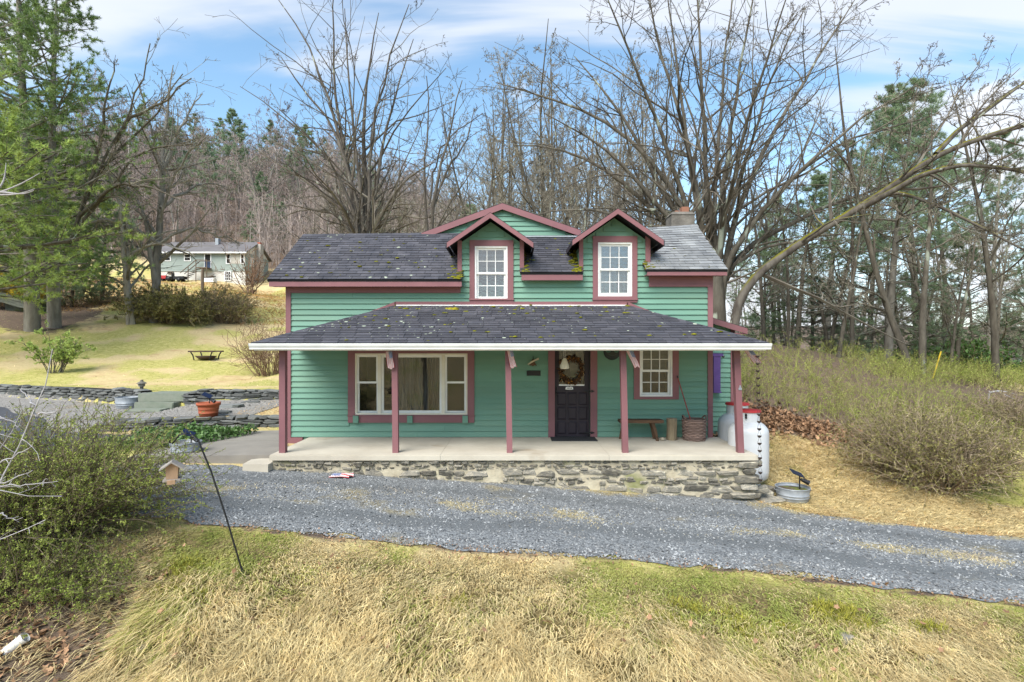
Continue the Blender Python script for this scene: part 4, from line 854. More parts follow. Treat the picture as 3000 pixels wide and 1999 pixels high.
# posts
for (xt, xb_, w_) in ((826, 826, .112), (1155, 1158, .106), (1488, 1493, .106), (1826, 1833, .108), (2159, 2172, .112)):
    yp = DS + .20; a, b = px_x(xt, yp), px_x(xb_, yp); hw = w_ / 2
    mb = MB(); mb.hexa([(b - hw, yp, FLOOR), (b + hw, yp, FLOOR), (b + hw, yp + w_, FLOOR), (b - hw, yp + w_, FLOOR), (a - hw, yp, -.046), (a + hw, yp, -.046), (a + hw, yp + w_, -.046), (a - hw, yp + w_, -.046)])
    part('post', mb, M_TRIM)
# slab, cracked in sections, and its stone foundation
sx0, sx1 = px_x(789, DS), px_x(2222, DS)
cuts = [sx0, px_x(1290, DS), px_x(1785, DS), sx1]
for a, b in zip(cuts, cuts[1:]):
    bm = bmesh.new(); bmesh.ops.create_cube(bm, size=1)
    for v_ in bm.verts: v_.co = Vector(((a if v_.co.x < 0 else b - .004), (DS if v_.co.y < 0 else DW + .02), (FLOOR - .095 if v_.co.z < 0 else FLOOR)))
    bmesh.ops.bevel(bm, geom=[e_ for e_ in bm.edges if all(v_.co.y < DS + .1 for v_ in e_.verts) and all(v_.co.z > FLOOR - .01 for v_ in e_.verts)], offset=.015, segments=2, affect='EDGES')
    me = bpy.data.meshes.new('porch_slab'); bm.to_mesh(me); bm.free(); o = bpy.data.objects.new('porch_slab', me); COL.objects.link(o); me.materials.append(M_CONC); put(o, house)
fm = MB()
fxs = np.linspace(sx0 + .03, sx1 - .04, 90); FY = DS + .07
v = []
fz = FLOOR - .096
for x in fxs: v += [(x, FY + .012 * math.sin(x * 9), fz), (x, FY + .012 * math.sin(x * 7 + 1), fz - .25), (x, FY + .01 * math.sin(x * 5), -3.1)]
fm.add(v, f4=[(3 * k + r_, 3 * k + r_ + 1, 3 * k + r_ + 4, 3 * k + r_ + 3) for k in range(89) for r_ in range(2)])
fm.box(sx1 - .05, sx1 - .04, FY, DW, -3.1, fz); fm.box(sx0 + .03, sx0 + .04, FY, DW, -3.0, fz)
found = part('foundation', fm, M_MORTAR); found['label'] = 'rubble stone foundation with smeared pale mortar'
def stone_templates(n, seed, rough=.12):
    """irregular rounded blocks, unit size, about 44 triangles"""
    out = []; r = np.random.default_rng(seed)
    for k in range(n):
        bm = bmesh.new(); bmesh.ops.create_cube(bm, size=1)
        for v_ in bm.verts: v_.co += Vector(r.normal(0, rough * .55, 3))
        bmesh.ops.bevel(bm, geom=list(bm.edges), offset=.16, segments=1, affect='EDGES')
        for v_ in bm.verts: v_.co += Vector(r.normal(0, rough * .25, 3))
        me = bpy.data.meshes.new('stone'); bm.to_mesh(me); bm.free(); out.append(me)
    return out
ST = stone_templates(14, 4, .2)
for me in ST: me.materials.append(M_STONE)
SLT = stone_templates(14, 9, .16)
for me in SLT: me.materials.append(M_SLATE)
def M4(loc, rot, sc): return Matrix.LocRotScale(Vector(loc), Euler(rot), Vector(sc))
z = fz - .01; r = np.random.default_rng(21); ns = 0
while z > -2.95:
    hgt = r.choice([.045, .06, .075, .095, .125]); x = sx0 + .04 + r.random() * .1
    while x < sx1 - .06:
        w = hgt * (1.3 + 2.2 * r.random()); w = min(w, .42)
        gz = zf(x + w / 2, FY - .05)
        if z - hgt * .4 > gz - .03 and r.random() < .96:
            hh = hgt * (.72 + .3 * r.random())
            bury = .0 if r.random() < .75 else .03
            piece('stone', ST[r.integers(14)], found, M4((x + w / 2, FY + .03 + bury, z - hgt / 2 + r.normal() * .012), (r.normal() * .06, r.normal() * .07, r.normal() * .06), (w * .93, .11 + .03 * r.random(), hh))); ns += 1
        x += w + .012 + .02 * r.random()
    z -= hgt + .006
    if ns > 292: break
# corner quoins at the right end, a few loose slabs beside it
for k, (zc, w) in enumerate(((-2.14, .34), (-2.27, .26), (-2.40, .38), (-2.53, .30), (-2.68, .42))):
    piece('stone', ST[k], found, M4((sx1 - w / 2 - .01, FY + .02, zc), (0, 0, .03), (w, .2, .12)))
mb = MB(); mb.prism([(px_x(725, 9.9), 9.72), (sx0 + .03, 9.70), (sx0 + .03, 10.5), (px_x(740, 10.2), 10.15)], 'z', -2.35, -2.10); part('apron', mb, M_CONC)
# ---------------------------------------------------------------- dry-stone walls and steps
def dry_wall(name, label, line, x0, x1, hf, base_fn, tmpl, seed, rowh=(.05, .10), wid=(.16, .48), limit=295):
    r = np.random.default_rng(seed); xm = (x0 + x1) / 2
    root = thing(name, label, 'stone wall', (xm, float(wall_y(line, xm)), base_fn(xm)))
    core = MB(); xs_ = np.linspace(x0, x1, 40); v = []
    for x in xs_:
        y = float(wall_y(line, x)); b = base_fn(x); h_ = hf(x)
        v += [(x, y + .04, b - .1), (x, y + .05, b + h_ - .03), (x, y + .34, b + h_ - .03), (x, y + .36, b - .1)]
    core.add(v, f4=[(4 * k + q, 4 * k + (q + 1) % 4, 4 * k + 4 + (q + 1) % 4, 4 * k + 4 + q) for k in range(39) for q in range(4)])
    core.build('core', M_DARK, root)
    n_ = 0; level = 0.0
    while n_ < limit:
        h_ = r.uniform(*rowh); x = x0 + r.random() * .15; any_ = False
        while x < x1 and n_ < limit:
            w = r.uniform(*wid) * (1.0 if h_ > .06 else 1.25); xc = x + w / 2
            H = hf(xc)
            if level + h_ * .5 < H:
                any_ = True; top = level + h_ * 1.3 >= H
                y = float(wall_y(line, xc)); sl = float(wall_y(line, xc + .1) - wall_y(line, xc - .1)) / .2
                dpt = .22 if not top else .34
                piece('stone', tmpl[r.integers(len(tmpl))], root, M4((xc, y + dpt / 2 - .02 - .045 * r.random(), base_fn(xc) + level + h_ / 2), (r.normal() * .04, r.normal() * .045, math.atan(sl) + r.normal() * .06), (w * 1.0, dpt, h_ * (.92 + .1 * r.random())))); n_ += 1
            x += w + .004
        level += h_
        if not any_: break
    return root
base_lo = lambda x: zf(x, float(wall_y(LOWER_WALL, x)) - .25)
base_up = lambda x: zf(x, float(wall_y(UPPER_WALL, x)) - .3)
dry_wall('dry_stone_wall', 'low dark dry-stone wall between the gravel parking and the concrete walk', LOWER_WALL, -9.9, -5.0, lambda x: float(lower_h(x)) + .02, base_lo, SLT, 31)
dry_wall('dry_stone_wall', 'long dark dry-stone wall below the lawn, ending at the stone steps', UPPER_WALL, -21.5, -11.45, lambda x: float(upper_h(x)) + .04, base_up, SLT, 32, rowh=(.07, .13), wid=(.25, .6))
dry_wall('dry_stone_wall', 'short dry-stone wall between the stone steps and the house', UPPER_WALL, -10.2, -6.3, lambda x: float(upper_h(x)) + .03, base_up, SLT, 33, rowh=(.05, .10), wid=(.18, .5))
st = thing('stone_steps', 'two greenish stone slab steps set in the dry-stone wall', 'steps', (-10.9, 16.7, base_up(-10.9)))
bz = base_up(-10.9); ya = float(wall_y(UPPER_WALL, -10.9)) + .18; bz += .04
def slabstone(x0, x1, y0, y1, z0, z1, name, parent, m):
    bm = bmesh.new(); bmesh.ops.create_cube(bm, size=1); r = np.random.default_rng(int(abs(x0 * 100)))
    for v_ in bm.verts: v_.co = Vector((x0 if v_.co.x < 0 else x1, y0 if v_.co.y < 0 else y1, z0 if v_.co.z < 0 else z1)) + Vector(r.normal(0, .012, 3))
    bmesh.ops.bevel(bm, geom=list(bm.edges), offset=.02, segments=2, affect='EDGES')
    me = bpy.data.meshes.new(name); bm.to_mesh(me); bm.free(); me.materials.append(m); o = bpy.data.objects.new(name, me); COL.objects.link(o); put(o, parent); return o
slabstone(-11.45, -10.25, ya - .75, ya - .1, bz - .05, bz + .17, 'step', st, M_STEPSTONE); slabstone(-11.55, -10.08, ya - .40, ya + .75, bz + .172, bz + .42, 'step', st, M_STEPSTONE); slabstone(-11.35, -10.3, ya - 1.25, ya - .78, bz - .05, bz + .03, 'step', st, M_STEPSTONE)
# flat stones near the clay pot and beside the foundation
def flat_stone(label, loc, size, rz, tmpl=SLT, seed=0, cat='stone', group=None):
    o = bpy.data.objects.new('flat_stone', tmpl[seed % 14]); COL.objects.link(o); o.location = loc; o.rotation_euler = (.03, -.02, rz); o.scale = size
    return tag(o, label, cat, group)
gp = lambda x, y: ground(x, y)
for k, (x, y, s, l) in enumerate(((668, 1195, (.75, .45, .10), 'large flat grey slab lying behind the clay pot'), (650, 1212, (.45, .3, .09), 'small flat slab beside the clay pot'), (735, 1181, (.6, .3, .06), 'thin flat slab lying in dry grass below the wall'))):
    q = ground(x, y); flat_stone(l, q + Vector((0, 0, s[2] * .4)), s, .1 * k, SLT, k + 2)
for k, (x, y, s, l) in enumerate(((2232, 1452, (.35, .3, .14), 'mossy brown stone block at the corner of the foundation'), (2260, 1470, (.42, .3, .06), 'flat stone lying next to the tub'), (2252, 1440, (.22, .2, .12), 'small mossy stone behind the flat stone by the tub'))):
    q = ground(x, y); flat_stone(l, q + Vector((0, 0, s[2] * .35)), s, .2 * k, ST, k + 5)
q = ground(2392 - 14, 1880); flat_stone('pale grey rounded stone half buried in the foreground grass', P(2478, 1876, 5.35) if False else ground(2478, 1876) + Vector((0, 0, .02)), (.13, .10, .07), .3, ST, 7)
flat_stone('flat light grey stone in the grass near the pale pipe', ground(418, 1912) + Vector((0, 0, .05)), (.12, .10, .03), .6, ST, 3)
flat_stone('pale stone in the grass beneath the mossy patch', ground(2722, 1938) + Vector((0, 0, .02)), (.10, .09, .05), .9, ST, 11)

# ---------------------------------------------------------------- galvanised tubs, solar lights, pots
M_SOIL = mat('potting_soil', (0.07, 0.05, 0.035), (0.12, 0.10, 0.06), scale=20, rough=1, bump=1, bscale=60, c3=(.13, .15, .03), c3scale=6, c3lo=.5, c3hi=.56)
def tub(label, loc, r, h):
    t_ = thing('washtub', label, 'washtub', loc)
    c = tuple(loc)
    prof = [(.001, 0), (r * .86, 0), (r * .88, h * .08), (r * .905, h * .28), (r * .93, h * .30), (r * .905, h * .33), (r * .925, h * .46), (r * .95, h * .48), (r * .925, h * .51), (r * .965, h * .9), (r * .98, h), (r * .955, h), (r * .93, h * .8)]
    MB().lathe(prof, c, 36).build('bowl', M_METAL, t_, True)
    a = np.linspace(0, 2 * math.pi, 37); MB().tube([(c[0] + r * .97 * math.cos(q), c[1] + r * .97 * math.sin(q), c[2] + h) for q in a], .011, 6).build('rim', M_METAL, t_, True)
    MB().lathe([(r * .94, h * .80), (r * .5, h * .84), (.001, h * .86)], c, 24, jit=.02).build('soil', M_SOIL, t_, True)
    for s_ in (-1, 1):
        aa = np.linspace(-.35, .35, 7); MB().tube([(c[0] + s_ * r * (.98 + .10 * math.cos(q * 4.4)) , c[1] + r * q * .8, c[2] + h * .80) for q in aa], .008, 6).build('handle', M_METAL, t_, True)
    return t_
def solar_light(label, loc, h, s=1.0, flip=1):
    t_ = thing('solar_spotlight', label, 'garden light', loc); x, y, z_ = loc
    MB().tube([(x, y, z_ - .06), (x, y, z_ + h)], .012 * s, 6).build('stake', M_BLACK, t_)
    mb = MB(); c = Vector((x - .05 * s * flip, y, z_ + h + .03 * s)); d1 = Vector((.11 * s, 0, -.045 * s * flip)); d2 = Vector((0, .07 * s, .03 * s)); n_ = Vector((0, -.01, .012 * s))
    mb.hexa([c - d1 - d2, c + d1 - d2, c + d1 + d2, c - d1 + d2, c - d1 - d2 + n_, c + d1 - d2 + n_, c + d1 + d2 + n_, c - d1 + d2 + n_]); mb.build('solar_panel', mat('solar_cell', (.01, .015, .04), rough=.2), t_)
    mb = MB(); p = Vector((x + .02 * flip * s, y, z_ + h * .72)); q = p + Vector((.13 * flip * s, -.04 * s, -.06 * s)); mb.tube([p, p.lerp(q, .3), q], [.02 * s, .035 * s, .045 * s], 8); mb.build('lamp_head', M_BLACK, t_)
    MB().tube([q, q + (q - p).normalized() * .006], [.044 * s, .04 * s], 8).build('lens', M_METAL, t_)
    return t_
q = ground(2322, 1462); q.z = zf(q.x, q.y) - .02; tub('galvanised washtub planter at the right end of the porch foundation', q, .30, .24); solar_light('black solar spotlight staked in the tub by the porch foundation', (q.x + .12, q.y - .02, q.z + .2), .26)
q = ground(545, 1338); q.z = zf(q.x, q.y) - .01; tub('galvanised washtub planter behind the shepherd hook', q, .28, .29); solar_light('solar spotlight staked in the tub behind the shepherd hook', (q.x + .10, q.y, q.z + .25), .18)
q = Vector((px_x(376, 17.0), 17.0, zf(px_x(376, 17.0), 17.0))); tub('galvanised washtub standing against the long wall next to the steps', q, .36, .34)
q = Vector((px_x(355, 17.9), 17.95, zf(px_x(355, 17.9), 17.95) - .02)); solar_light('small black garden light on the lawn edge above the tub', q, .22, 1.1, -1)
# stone figure on the wall
q = Vector((px_x(412, 17.7), 17.75, zf(px_x(412, 17.7), 17.75) - .03)); sf = thing('stone_lantern', 'small stacked stone lantern on the wall beside the steps', 'garden ornament', q)
for nm, pr_ in (('base', [(.001, 0), (.13, 0), (.12, .07), (.001, .07)]), ('post', [(.06, .065), (.05, .12), (.06, .18)]), ('lamp_house', [(.001, .175), (.10, .175), (.10, .27), (.001, .27)]), ('cap', [(.15, .265), (.13, .30), (.05, .34), (.04, .38), (.001, .40)])): MB().lathe(pr_, tuple(q), 8, jit=.08).build(nm, M_STONE, sf)
# terracotta pot
q = ground(611, 1222); q.z = max(q.z, zf(q.x, q.y)); r_, h_ = .27, .36
pot = thing('flower_pot', 'terracotta flower pot standing on the low dry-stone wall', 'flower pot', q)
MB().lathe([(.001, 0), (r_ * .74, 0), (r_ * .80, .10), (r_ * .83, .105), (r_ * .80, .11), (r_ * .85, .2), (r_ * .88, .205), (r_ * .86, .21), (r_ * .92, h_ - .07), (r_ * 1.0, h_ - .07), (r_ * 1.02, h_), (r_ * .93, h_), (r_ * .88, h_ - .08)], tuple(q), 28).build('body', M_TERRA, pot, True)
MB().lathe([(r_ * .9, h_ - .06), (.001, h_ - .03)], tuple(q), 20).build('soil', M_SOIL, pot)
solar_light('solar spotlight staked in the terracotta pot', (q.x + .02, q.y, q.z + h_ - .06), .2)
# ---------------------------------------------------------------- shepherd hook with bird house
hb = ground(714, 1690); hp = [hb - Vector((0, 0, .1)), hb, hb + Vector((0, .02, .02))]
Dh = hb.y; pt = lambda x, y: P(x, y, Dh)
hook = thing('shepherd_hook', 'leaning black shepherd hook on the grass bank', 'garden hook', hb)
MB().tube([hb - Vector((0, 0, .12)), pt(712, 1682), pt(664, 1520), pt(618, 1380), pt(592, 1318), pt(582, 1292), pt(565, 1275), pt(545, 1269), pt(524, 1276), pt(512, 1292), pt(505, 1300), pt(498, 1298), pt(497, 1290)], [.010] * 5 + [.009] * 8, 7).build('rod', M_BLACK, hook, True)
MB().tube([pt(716, 1694), pt(706, 1660)], [.020, .012], 7).build('foot', M_BLACK, hook)
bc = pt(505, 1352); bh = thing('bird_house', 'weathered wooden bird house hanging from the shepherd hook', 'bird house', bc - Vector((0, 0, .2)))
M_RAWWOOD = mat('raw_wood', (0.36, 0.24, 0.15), (0.28, 0.18, 0.11), scale=8, rough=.9, bump=.3, bscale=40, stretch=(1, 1, .2)); M_GREYBOARD = mat('grey_board', (0.30, 0.27, 0.24), (0.20, 0.18, 0.16), scale=10, rough=.9, bump=.3)
x, y, z_ = bc; w = .075
rot = Matrix.Translation(Vector((x, y, 0))) @ Matrix.Rotation(.45, 4, 'Z') @ Matrix.Translation(Vector((-x, -y, 0)))
def bh_part(nm, mb, m):
    mb.v = [np.array([tuple(rot @ Vector(p_)) for p_ in vv]) for vv in mb.v]; return mb.build(nm, m, bh)
bh_part('body', MB().prism([(x - w * .75, z_ - .19), (x + w * .75, z_ - .19), (x + w * .8, z_ - .055), (x, z_ - .012), (x - w * .8, z_ - .055)], 'y', y - .06, y + .06), M_RAWWOOD)
for s_ in (-1, 1):
    bh_part('roof', MB().hexa([(x, y - .10, z_ - .004), (x + s_ * .115, y - .10, z_ - .085), (x + s_ * .115, y + .10, z_ - .085), (x, y + .10, z_ - .004), (x, y - .10, z_ + .010), (x + s_ * .12, y - .10, z_ - .073), (x + s_ * .12, y + .10, z_ - .073), (x, y + .10, z_ + .010)]), M_GREYBOARD)
bh_part('floor', MB().box(x - .085, x + .085, y - .10, y + .09, z_ - .21, z_ - .191), M_GREYBOARD)
bh_part('perch', MB().box(x - .04, x + .04, y - .13, y - .10, z_ - .235, z_ - .19), M_RAWWOOD)
MB().tube([pt(500, 1299), pt(503, 1325), bc], .0022, 4).build('hanger', M_BLACK, bh)

# ---------------------------------------------------------------- things on the porch
# doormat
mb = MB(); x0, x1 = px_x(1613, 11.6), px_x(1744, 11.6); mb.box(x0, x1, 11.26, 11.74, FLOOR + .002, FLOOR + .016)
tag(mb.build('doormat', mat('rubber_mat', (.022, .024, .027), (.03, .032, .036), scale=40, rough=.9, bump=.5, bscale=120), None), 'dark rubber doormat in front of the door', 'doormat')
# bench
yb0 = 11.42; bn = thing('bench', 'rustic plank bench beside the porch post', 'bench', (px_x(1880, yb0), yb0, FLOOR))
bx0, bx1 = px_x(1814, yb0), px_x(1940, yb0); bz1 = px_z(1230, yb0)
n_ = 9; top = []; r = np.random.default_rng(5)
for k in range(n_ + 1): top.append((bx0 + (bx1 - bx0) * k / n_, yb0 - .12 - .012 * r.random(), yb0 + .14 + .01 * r.random()))
v = []; 
for (x, a, b) in top: v += [(x, a, bz1 - .055 - .008 * r.random()), (x, b, bz1 - .055), (x, b, bz1 + .005 * r.random()), (x, a, bz1 + .006 * r.random())]
mb = MB().add(v, f4=[(4 * k + q, 4 * k + (q + 1) % 4, 4 * k + 4 + (q + 1) % 4, 4 * k + 4 + q) for k in range(n_) for q in range(4)] + [(0, 3, 2, 1), (4 * n_, 4 * n_ + 1, 4 * n_ + 2, 4 * n_ + 3)]); mb.build('seat', M_BROWNWOOD, bn)
for sx_, xx in ((-1, bx0 + .14), (1, bx1 - .22)):
    for sy_ in (-1, 1): MB().tube([(xx, yb0 + .01 + sy_ * .07, bz1 - .05), (xx + sx_ * .05, yb0 + .01 + sy_ * .11, (bz1 + FLOOR) / 2), (xx + sx_ * .09, yb0 + .01 + sy_ * .13, FLOOR)], [.042, .036, .032], 7).build('leg', M_BROWNWOOD, bn)
# log and pebble
x = px_x(1970, 11.4); hl = px_z(1227, 11.4) - FLOOR
lg = thing('log', 'upright cut log between the bench and the basket', 'log', (x, 11.45, FLOOR)); M_CUT = mat('cut_wood', (.30, .24, .16), (.22, .17, .11), scale=14, rough=.9)
MB().lathe([(.001, 0), (.112, 0), (.106, .1), (.104, hl * .6), (.108, hl)], (x, 11.45, FLOOR), 14, jit=.08).build('bark', mat('log_bark', (.24, .19, .12), (.13, .10, .065), scale=9, rough=1, bump=.9, bscale=20, stretch=(1, 1, .15)), lg)
MB().lathe([(.107, hl), (.001, hl + .004)], (x, 11.45, FLOOR), 14).build('cut_face', M_CUT, lg)
o = MB().lathe([(.001, -.01), (.05, 0), (.058, .02), (.045, .045), (.02, .056), (.001, .058)], (px_x(1941, 11.35), 11.35, FLOOR + .008), 10, jit=.1).build('pebble', mat('pebble', (.36, .31, .23), rough=.8), None, True); tag(o, 'small tan rounded stone on the porch by the bench leg', 'stone')
# wicker basket: interlaced bands and stakes
x, y = px_x(2037, 11.35), 11.42; bk = thing('wicker_basket', 'tapered wicker basket with two ears against the wall', 'basket', (x, y, FLOOR)); H = px_z(1228, 11.35) - FLOOR; M_WICK = mat('wicker', (.21, .145, .12), (.15, .10, .082), scale=10, rough=.85, rnd=.2)
na = 64; a = np.linspace(0, 2 * math.pi, na + 1); nrow = 13
for k in range(nrow):
    t_ = (k + .5) / nrow; rr = .212 + .022 * t_; zz = FLOOR + H * t_
    pts = np.array([[(x + (rr + .010 * math.cos(8 * q + math.pi * (k % 2))) * math.cos(q)), y + (rr + .010 * math.cos(8 * q + math.pi * (k % 2))) * math.sin(q), zz] for q in a])
    MB().tubes(pts[None], np.full((1, na + 1), H / nrow * .52), 6).build('weave_band', M_WICK, bk, True)
for k in range(16):
    q = k * 2 * math.pi / 16; MB().tube([(x + .208 * math.cos(q), y + .208 * math.sin(q), FLOOR), (x + .232 * math.cos(q), y + .232 * math.sin(q), FLOOR + H)], .008, 5).build('stake', M_WICK, bk)
for s_ in (-1, 1):
    aa = np.linspace(-.5, .5, 7); MB().tube([(x + s_ * .234 * math.cos(q), y + .234 * math.sin(q), FLOOR + H + .065 * math.cos(q * 3.1)) for q in aa], .016, 6).build('handle', M_WICK, bk, True)
MB().lathe([(.20, H * .75), (.001, H * .76)], (x, y, FLOOR), 16).build('contents', M_DARK, bk)
# broom handle leaning in the basket
bm_ = thing('broom', 'red broom handle leaning from the basket against the wall', 'broom', (x, y, FLOOR + .02)); pA, pB = Vector((x + .02, y, FLOOR + .1)), P(1986, 1108, DW - .08)
MB().tube([pA, pB], .012, 8).build('handle', mat('red_handle', (.30, .05, .035), (.22, .04, .03), rough=.5), bm_); MB().tube([pB, pB + (pB - pA).normalized() * .05], .013, 8).build('grip', M_BLACK, bm_)
MB().tube([pA, pA + Vector((.02, 0, -.07))], [.03, .09], 8).build('bristles', M_OLDWOOD, bm_)
# propane tanks
def tank(label, px_, D, r, ztop, zbase):
    x = px_x(px_, D); t_ = thing('propane_tank', label, 'propane tank', (x, D, zbase)); c = (x, D, zbase); H = ztop - zbase
    sh = H - .18; prof = [(.001, .05), (r * .7, .06), (r * .95, .16), (r, .28)] + [(r, sh - .28)] + [(r * math.cos(q), sh - .28 + .27 * math.sin(q)) for q in np.linspace(.15, 1.5, 9)] + [(.001, sh)]
    MB().lathe(prof, c, 40).build('body', M_TANK, t_, True); MB().lathe([(r * .6, 0), (r * .6, .09), (r * .58, .09), (r * .58, 0)], c, 30).build('foot_ring', M_TANK, t_, True)
    MB().lathe([(r * .56, sh - .06), (r * .555, H - .035)], c, 30).build('collar', M_TANK, t_, True)
    MB().lathe([(r * .62, H - .045), (r * .62, H - .02), (r * .58, H), (.001, H + .012)], c, 30).build('lid', M_RED, t_, True)
    for dz in (.1, .18): 
        mb = MB(); mb.prism([(x - .13 + .02 * math.cos(q), zbase + sh - .02 + dz * .6 + (.035 if dz > .1 else .02) * math.sin(q)) for q in np.linspace(0, 2 * math.pi, 10, endpoint=False)], 'y', D - r * .565, D - r * .50); mb.build('vent', M_BLACK, t_)
    return t_
Dt = 11.35; tank('white propane tank with a red lid, the one in front', 2192, Dt - .5, .38, px_z(1200, Dt - .5) , zf(5.0, 10.9) - .02); tank('white propane tank with a red lid, half hidden behind the other', 2160, 11.9, .40, px_z(1180, 11.9), zf(4.9, 11.9) - .02)
# wreath
wc = P(1675, 1084, DW - .02); wr = thing('wreath', 'dried leaf wreath with orange bits hanging on the door', 'wreath', wc)
a = np.linspace(0, 2 * math.pi, 33); MB().tube([wc + Vector((.22 * math.cos(q), 0, .25 * math.sin(q))) for q in a], .025, 6).build('ring', M_BROWNWOOD, wr)
def confetti(n, pos, size, seed, aspect=.5, droop=None):
    r = np.random.default_rng(seed); pos = np.asarray(pos); m = len(pos)
    d = r.normal(size=(m, 3)); d /= np.linalg.norm(d, axis=1, keepdims=True); e = np.cross(d, r.normal(size=(m, 3))); e /= np.linalg.norm(e, axis=1, keepdims=True)
    s = size * (.6 + .8 * r.random((m, 1)))
    v = np.stack([pos - d * s, pos + e * s * aspect, pos + d * s, pos - e * s * aspect], 1).reshape(-1, 3)
    f = np.arange(m * 4).reshape(-1, 4); return v, f, np.repeat(r.random(m), 4)
def leaf_tris(pos, size, seed, aspect=.62):
    r = np.random.default_rng(seed); pos = np.asarray(pos); m = len(pos); d = r.normal(size=(m, 3)); d /= np.linalg.norm(d, axis=1, keepdims=True); e = np.cross(d, r.normal(size=(m, 3))); e /= np.linalg.norm(e, axis=1, keepdims=True); s = size * (.7 + .9 * r.random((m, 1)))
    return np.stack([pos - d * s + e * s * aspect, pos - d * s * .6 - e * s * aspect, pos + d * s * 1.1], 1).reshape(-1, 3), np.arange(m * 3).reshape(-1, 3), np.repeat(r.random(m), 3)
r = np.random.default_rng(3); q = r.random(420) * 2 * math.pi; rad = .235 + r.normal(size=420) * .035
pos = np.stack([wc.x + rad * .95 * np.cos(q), wc.y - .03 + r.normal(size=420) * .02, wc.z + rad * 1.1 * np.sin(q)], 1)
v, f, vv = confetti(420, pos, .035, 4); MB().add(v, f4=f, var=vv).build('leaves', mat('wreath_leaf', (.05, .028, .016), (.12, .055, .02), scale=20, rough=.8, var=.4), wr)
v, f, vv = confetti(60, pos[:60] + np.array([0, -.03, 0]), .02, 5); MB().add(v, f4=f, var=vv).build('berries', mat('wreath_orange', (.45, .22, .03), (.35, .14, .02), rough=.6), wr)
# small white plaque on the door under the wreath
mb = MB(); p = P(1668, 1137, DW + .02); mb.prism([(p.x - .085, p.z - .03), (p.x - .05, p.z - .035), (p.x + .05, p.z - .035), (p.x + .085, p.z - .03), (p.x + .075, p.z + .02), (p.x + .03, p.z + .03), (p.x, p.z + .02), (p.x - .03, p.z + .03), (p.x - .075, p.z + .02)], 'y', DW + .012, DW + .022); pl = mb.build('door_plaque', M_WHITE, None); tag(pl, 'small white scalloped plaque on the door under the wreath', 'plaque')
for k in range(5): MB().lathe([(.001, 0), (.012, .004), (.001, .008)], (0, 0, 0), 8)
mb = MB()
for k in range(4): mb.box(p.x - .055 + k * .03, p.x - .040 + k * .03, DW + .009, DW + .0115, p.z - .018, p.z + .008)
mb.build('mark', M_BLACK, pl)
# hanging white jar lantern
Dj = 10.9; jc = P(1654, 1065, Dj); jar = thing('hanging_lantern', 'white ribbed jar-shaped lantern hanging before the door', 'lantern', jc)
prof = [(.001, -.115), (.075, -.11), (.088, -.09)]
for k in range(8): z_ = -.085 + k * .018; rr = .090 - .002 * k - (.0 if k < 4 else (k - 3) * .006); prof += [(rr + .004, z_), (rr - .002, z_ + .009)]
prof += [(.045, .075), (.03, .09), (.034, .105), (.001, .108)]
MB().lathe(prof, tuple(jc), 20).build('body', mat('opal_glass', (.72, .68, .55), (.62, .58, .46), scale=8, rough=.35), jar, True)
MB().tube([jc + Vector((-.012, 0, .1)), (jc.x - .015, Dj, .075)], .0018, 4).build('cord', M_WHITE, jar); MB().tube([jc + Vector((.012, 0, .1)), (jc.x + .03, Dj, .075)], .0018, 4).build('cord', M_WHITE, jar)
# winged wall ornament
oc = P(1562, 1060, DW - .04); orn = thing('wall_ornament', 'dark flying figure ornament with one pale wing on the wall', 'wall ornament', oc)
MB().prism([(oc.x - .02, oc.z + .05), (oc.x + .02, oc.z + .05), (oc.x + .035, oc.z - .02), (oc.x + .085, oc.z - .09), (oc.x + .03, oc.z - .075), (oc.x, oc.z - .10), (oc.x - .04, oc.z - .08), (oc.x - .09, oc.z - .085), (oc.x - .035, oc.z - .02)], 'y', oc.y - .015, oc.y + .012).build('body', M_BROWNWOOD, orn)
MB().tube([(oc.x, oc.y, oc.z + .05), (oc.x, oc.y, oc.z + .13)], [.012, .003], 6).build('spike', M_BLACK, orn)
MB().prism([(oc.x - .125, oc.z - .055), (oc.x - .10, oc.z - .065), (oc.x + .02, oc.z + .005), (oc.x + .12, oc.z + .045), (oc.x + .115, oc.z + .085), (oc.x + .08, oc.z + .07), (oc.x - .02, oc.z + .02)], 'y', oc.y - .027, oc.y - .016).build('wing', mat('pale_wood', (.55, .48, .34), rough=.7), orn)
p0 = P(1543, 1086, DW - .02); pn = MB().box(px_x(1543, DW), px_x(1583.5, DW), DW - .036, DW - .021, wz(1101), wz(1086)).build('name_plate', M_BLACK, None); tag(pn, 'small black rectangular plate on the wall under the ornament', 'plate')
# round mask
mc = P(1793, 1030, DW - .03); mk = thing('mask', 'round black wall mask with two green ring eyes', 'wall mask', mc)
M_MASK = mat('black_glaze', (.012, .016, .014), (.02, .03, .025), scale=14, rough=.35)
mb = MB(); rr = .185; mb.v = []
prof = [(.001, .045), (.10, .04), (.16, .025), (rr, 0.0)]
def disc(c, prof, seg=24):
    m_ = MB(); m_.lathe([(r_, z_) for r_, z_ in prof], (0, 0, 0), seg); vv = np.concatenate(m_.v); vv = np.stack([vv[:, 0] + c.x, c.y - vv[:, 2], vv[:, 1] + c.z], 1); m_.v = [vv]; return m_
disc(mc, prof[::-1]).build('face', M_MASK, mk, True)
for s_ in (-1, 1):
    ec = mc + Vector((s_ * .085, -.03, .035)); disc(ec, [(.062, 0), (.055, .02), (.035, .016)]).build('eye_ring', mat('mask_green', (.06, .16, .11), rough=.4), mk, True); disc(ec, [(.035, .006), (.02, .014), (.001, .016)]).build('pupil', M_MASK, mk, True)
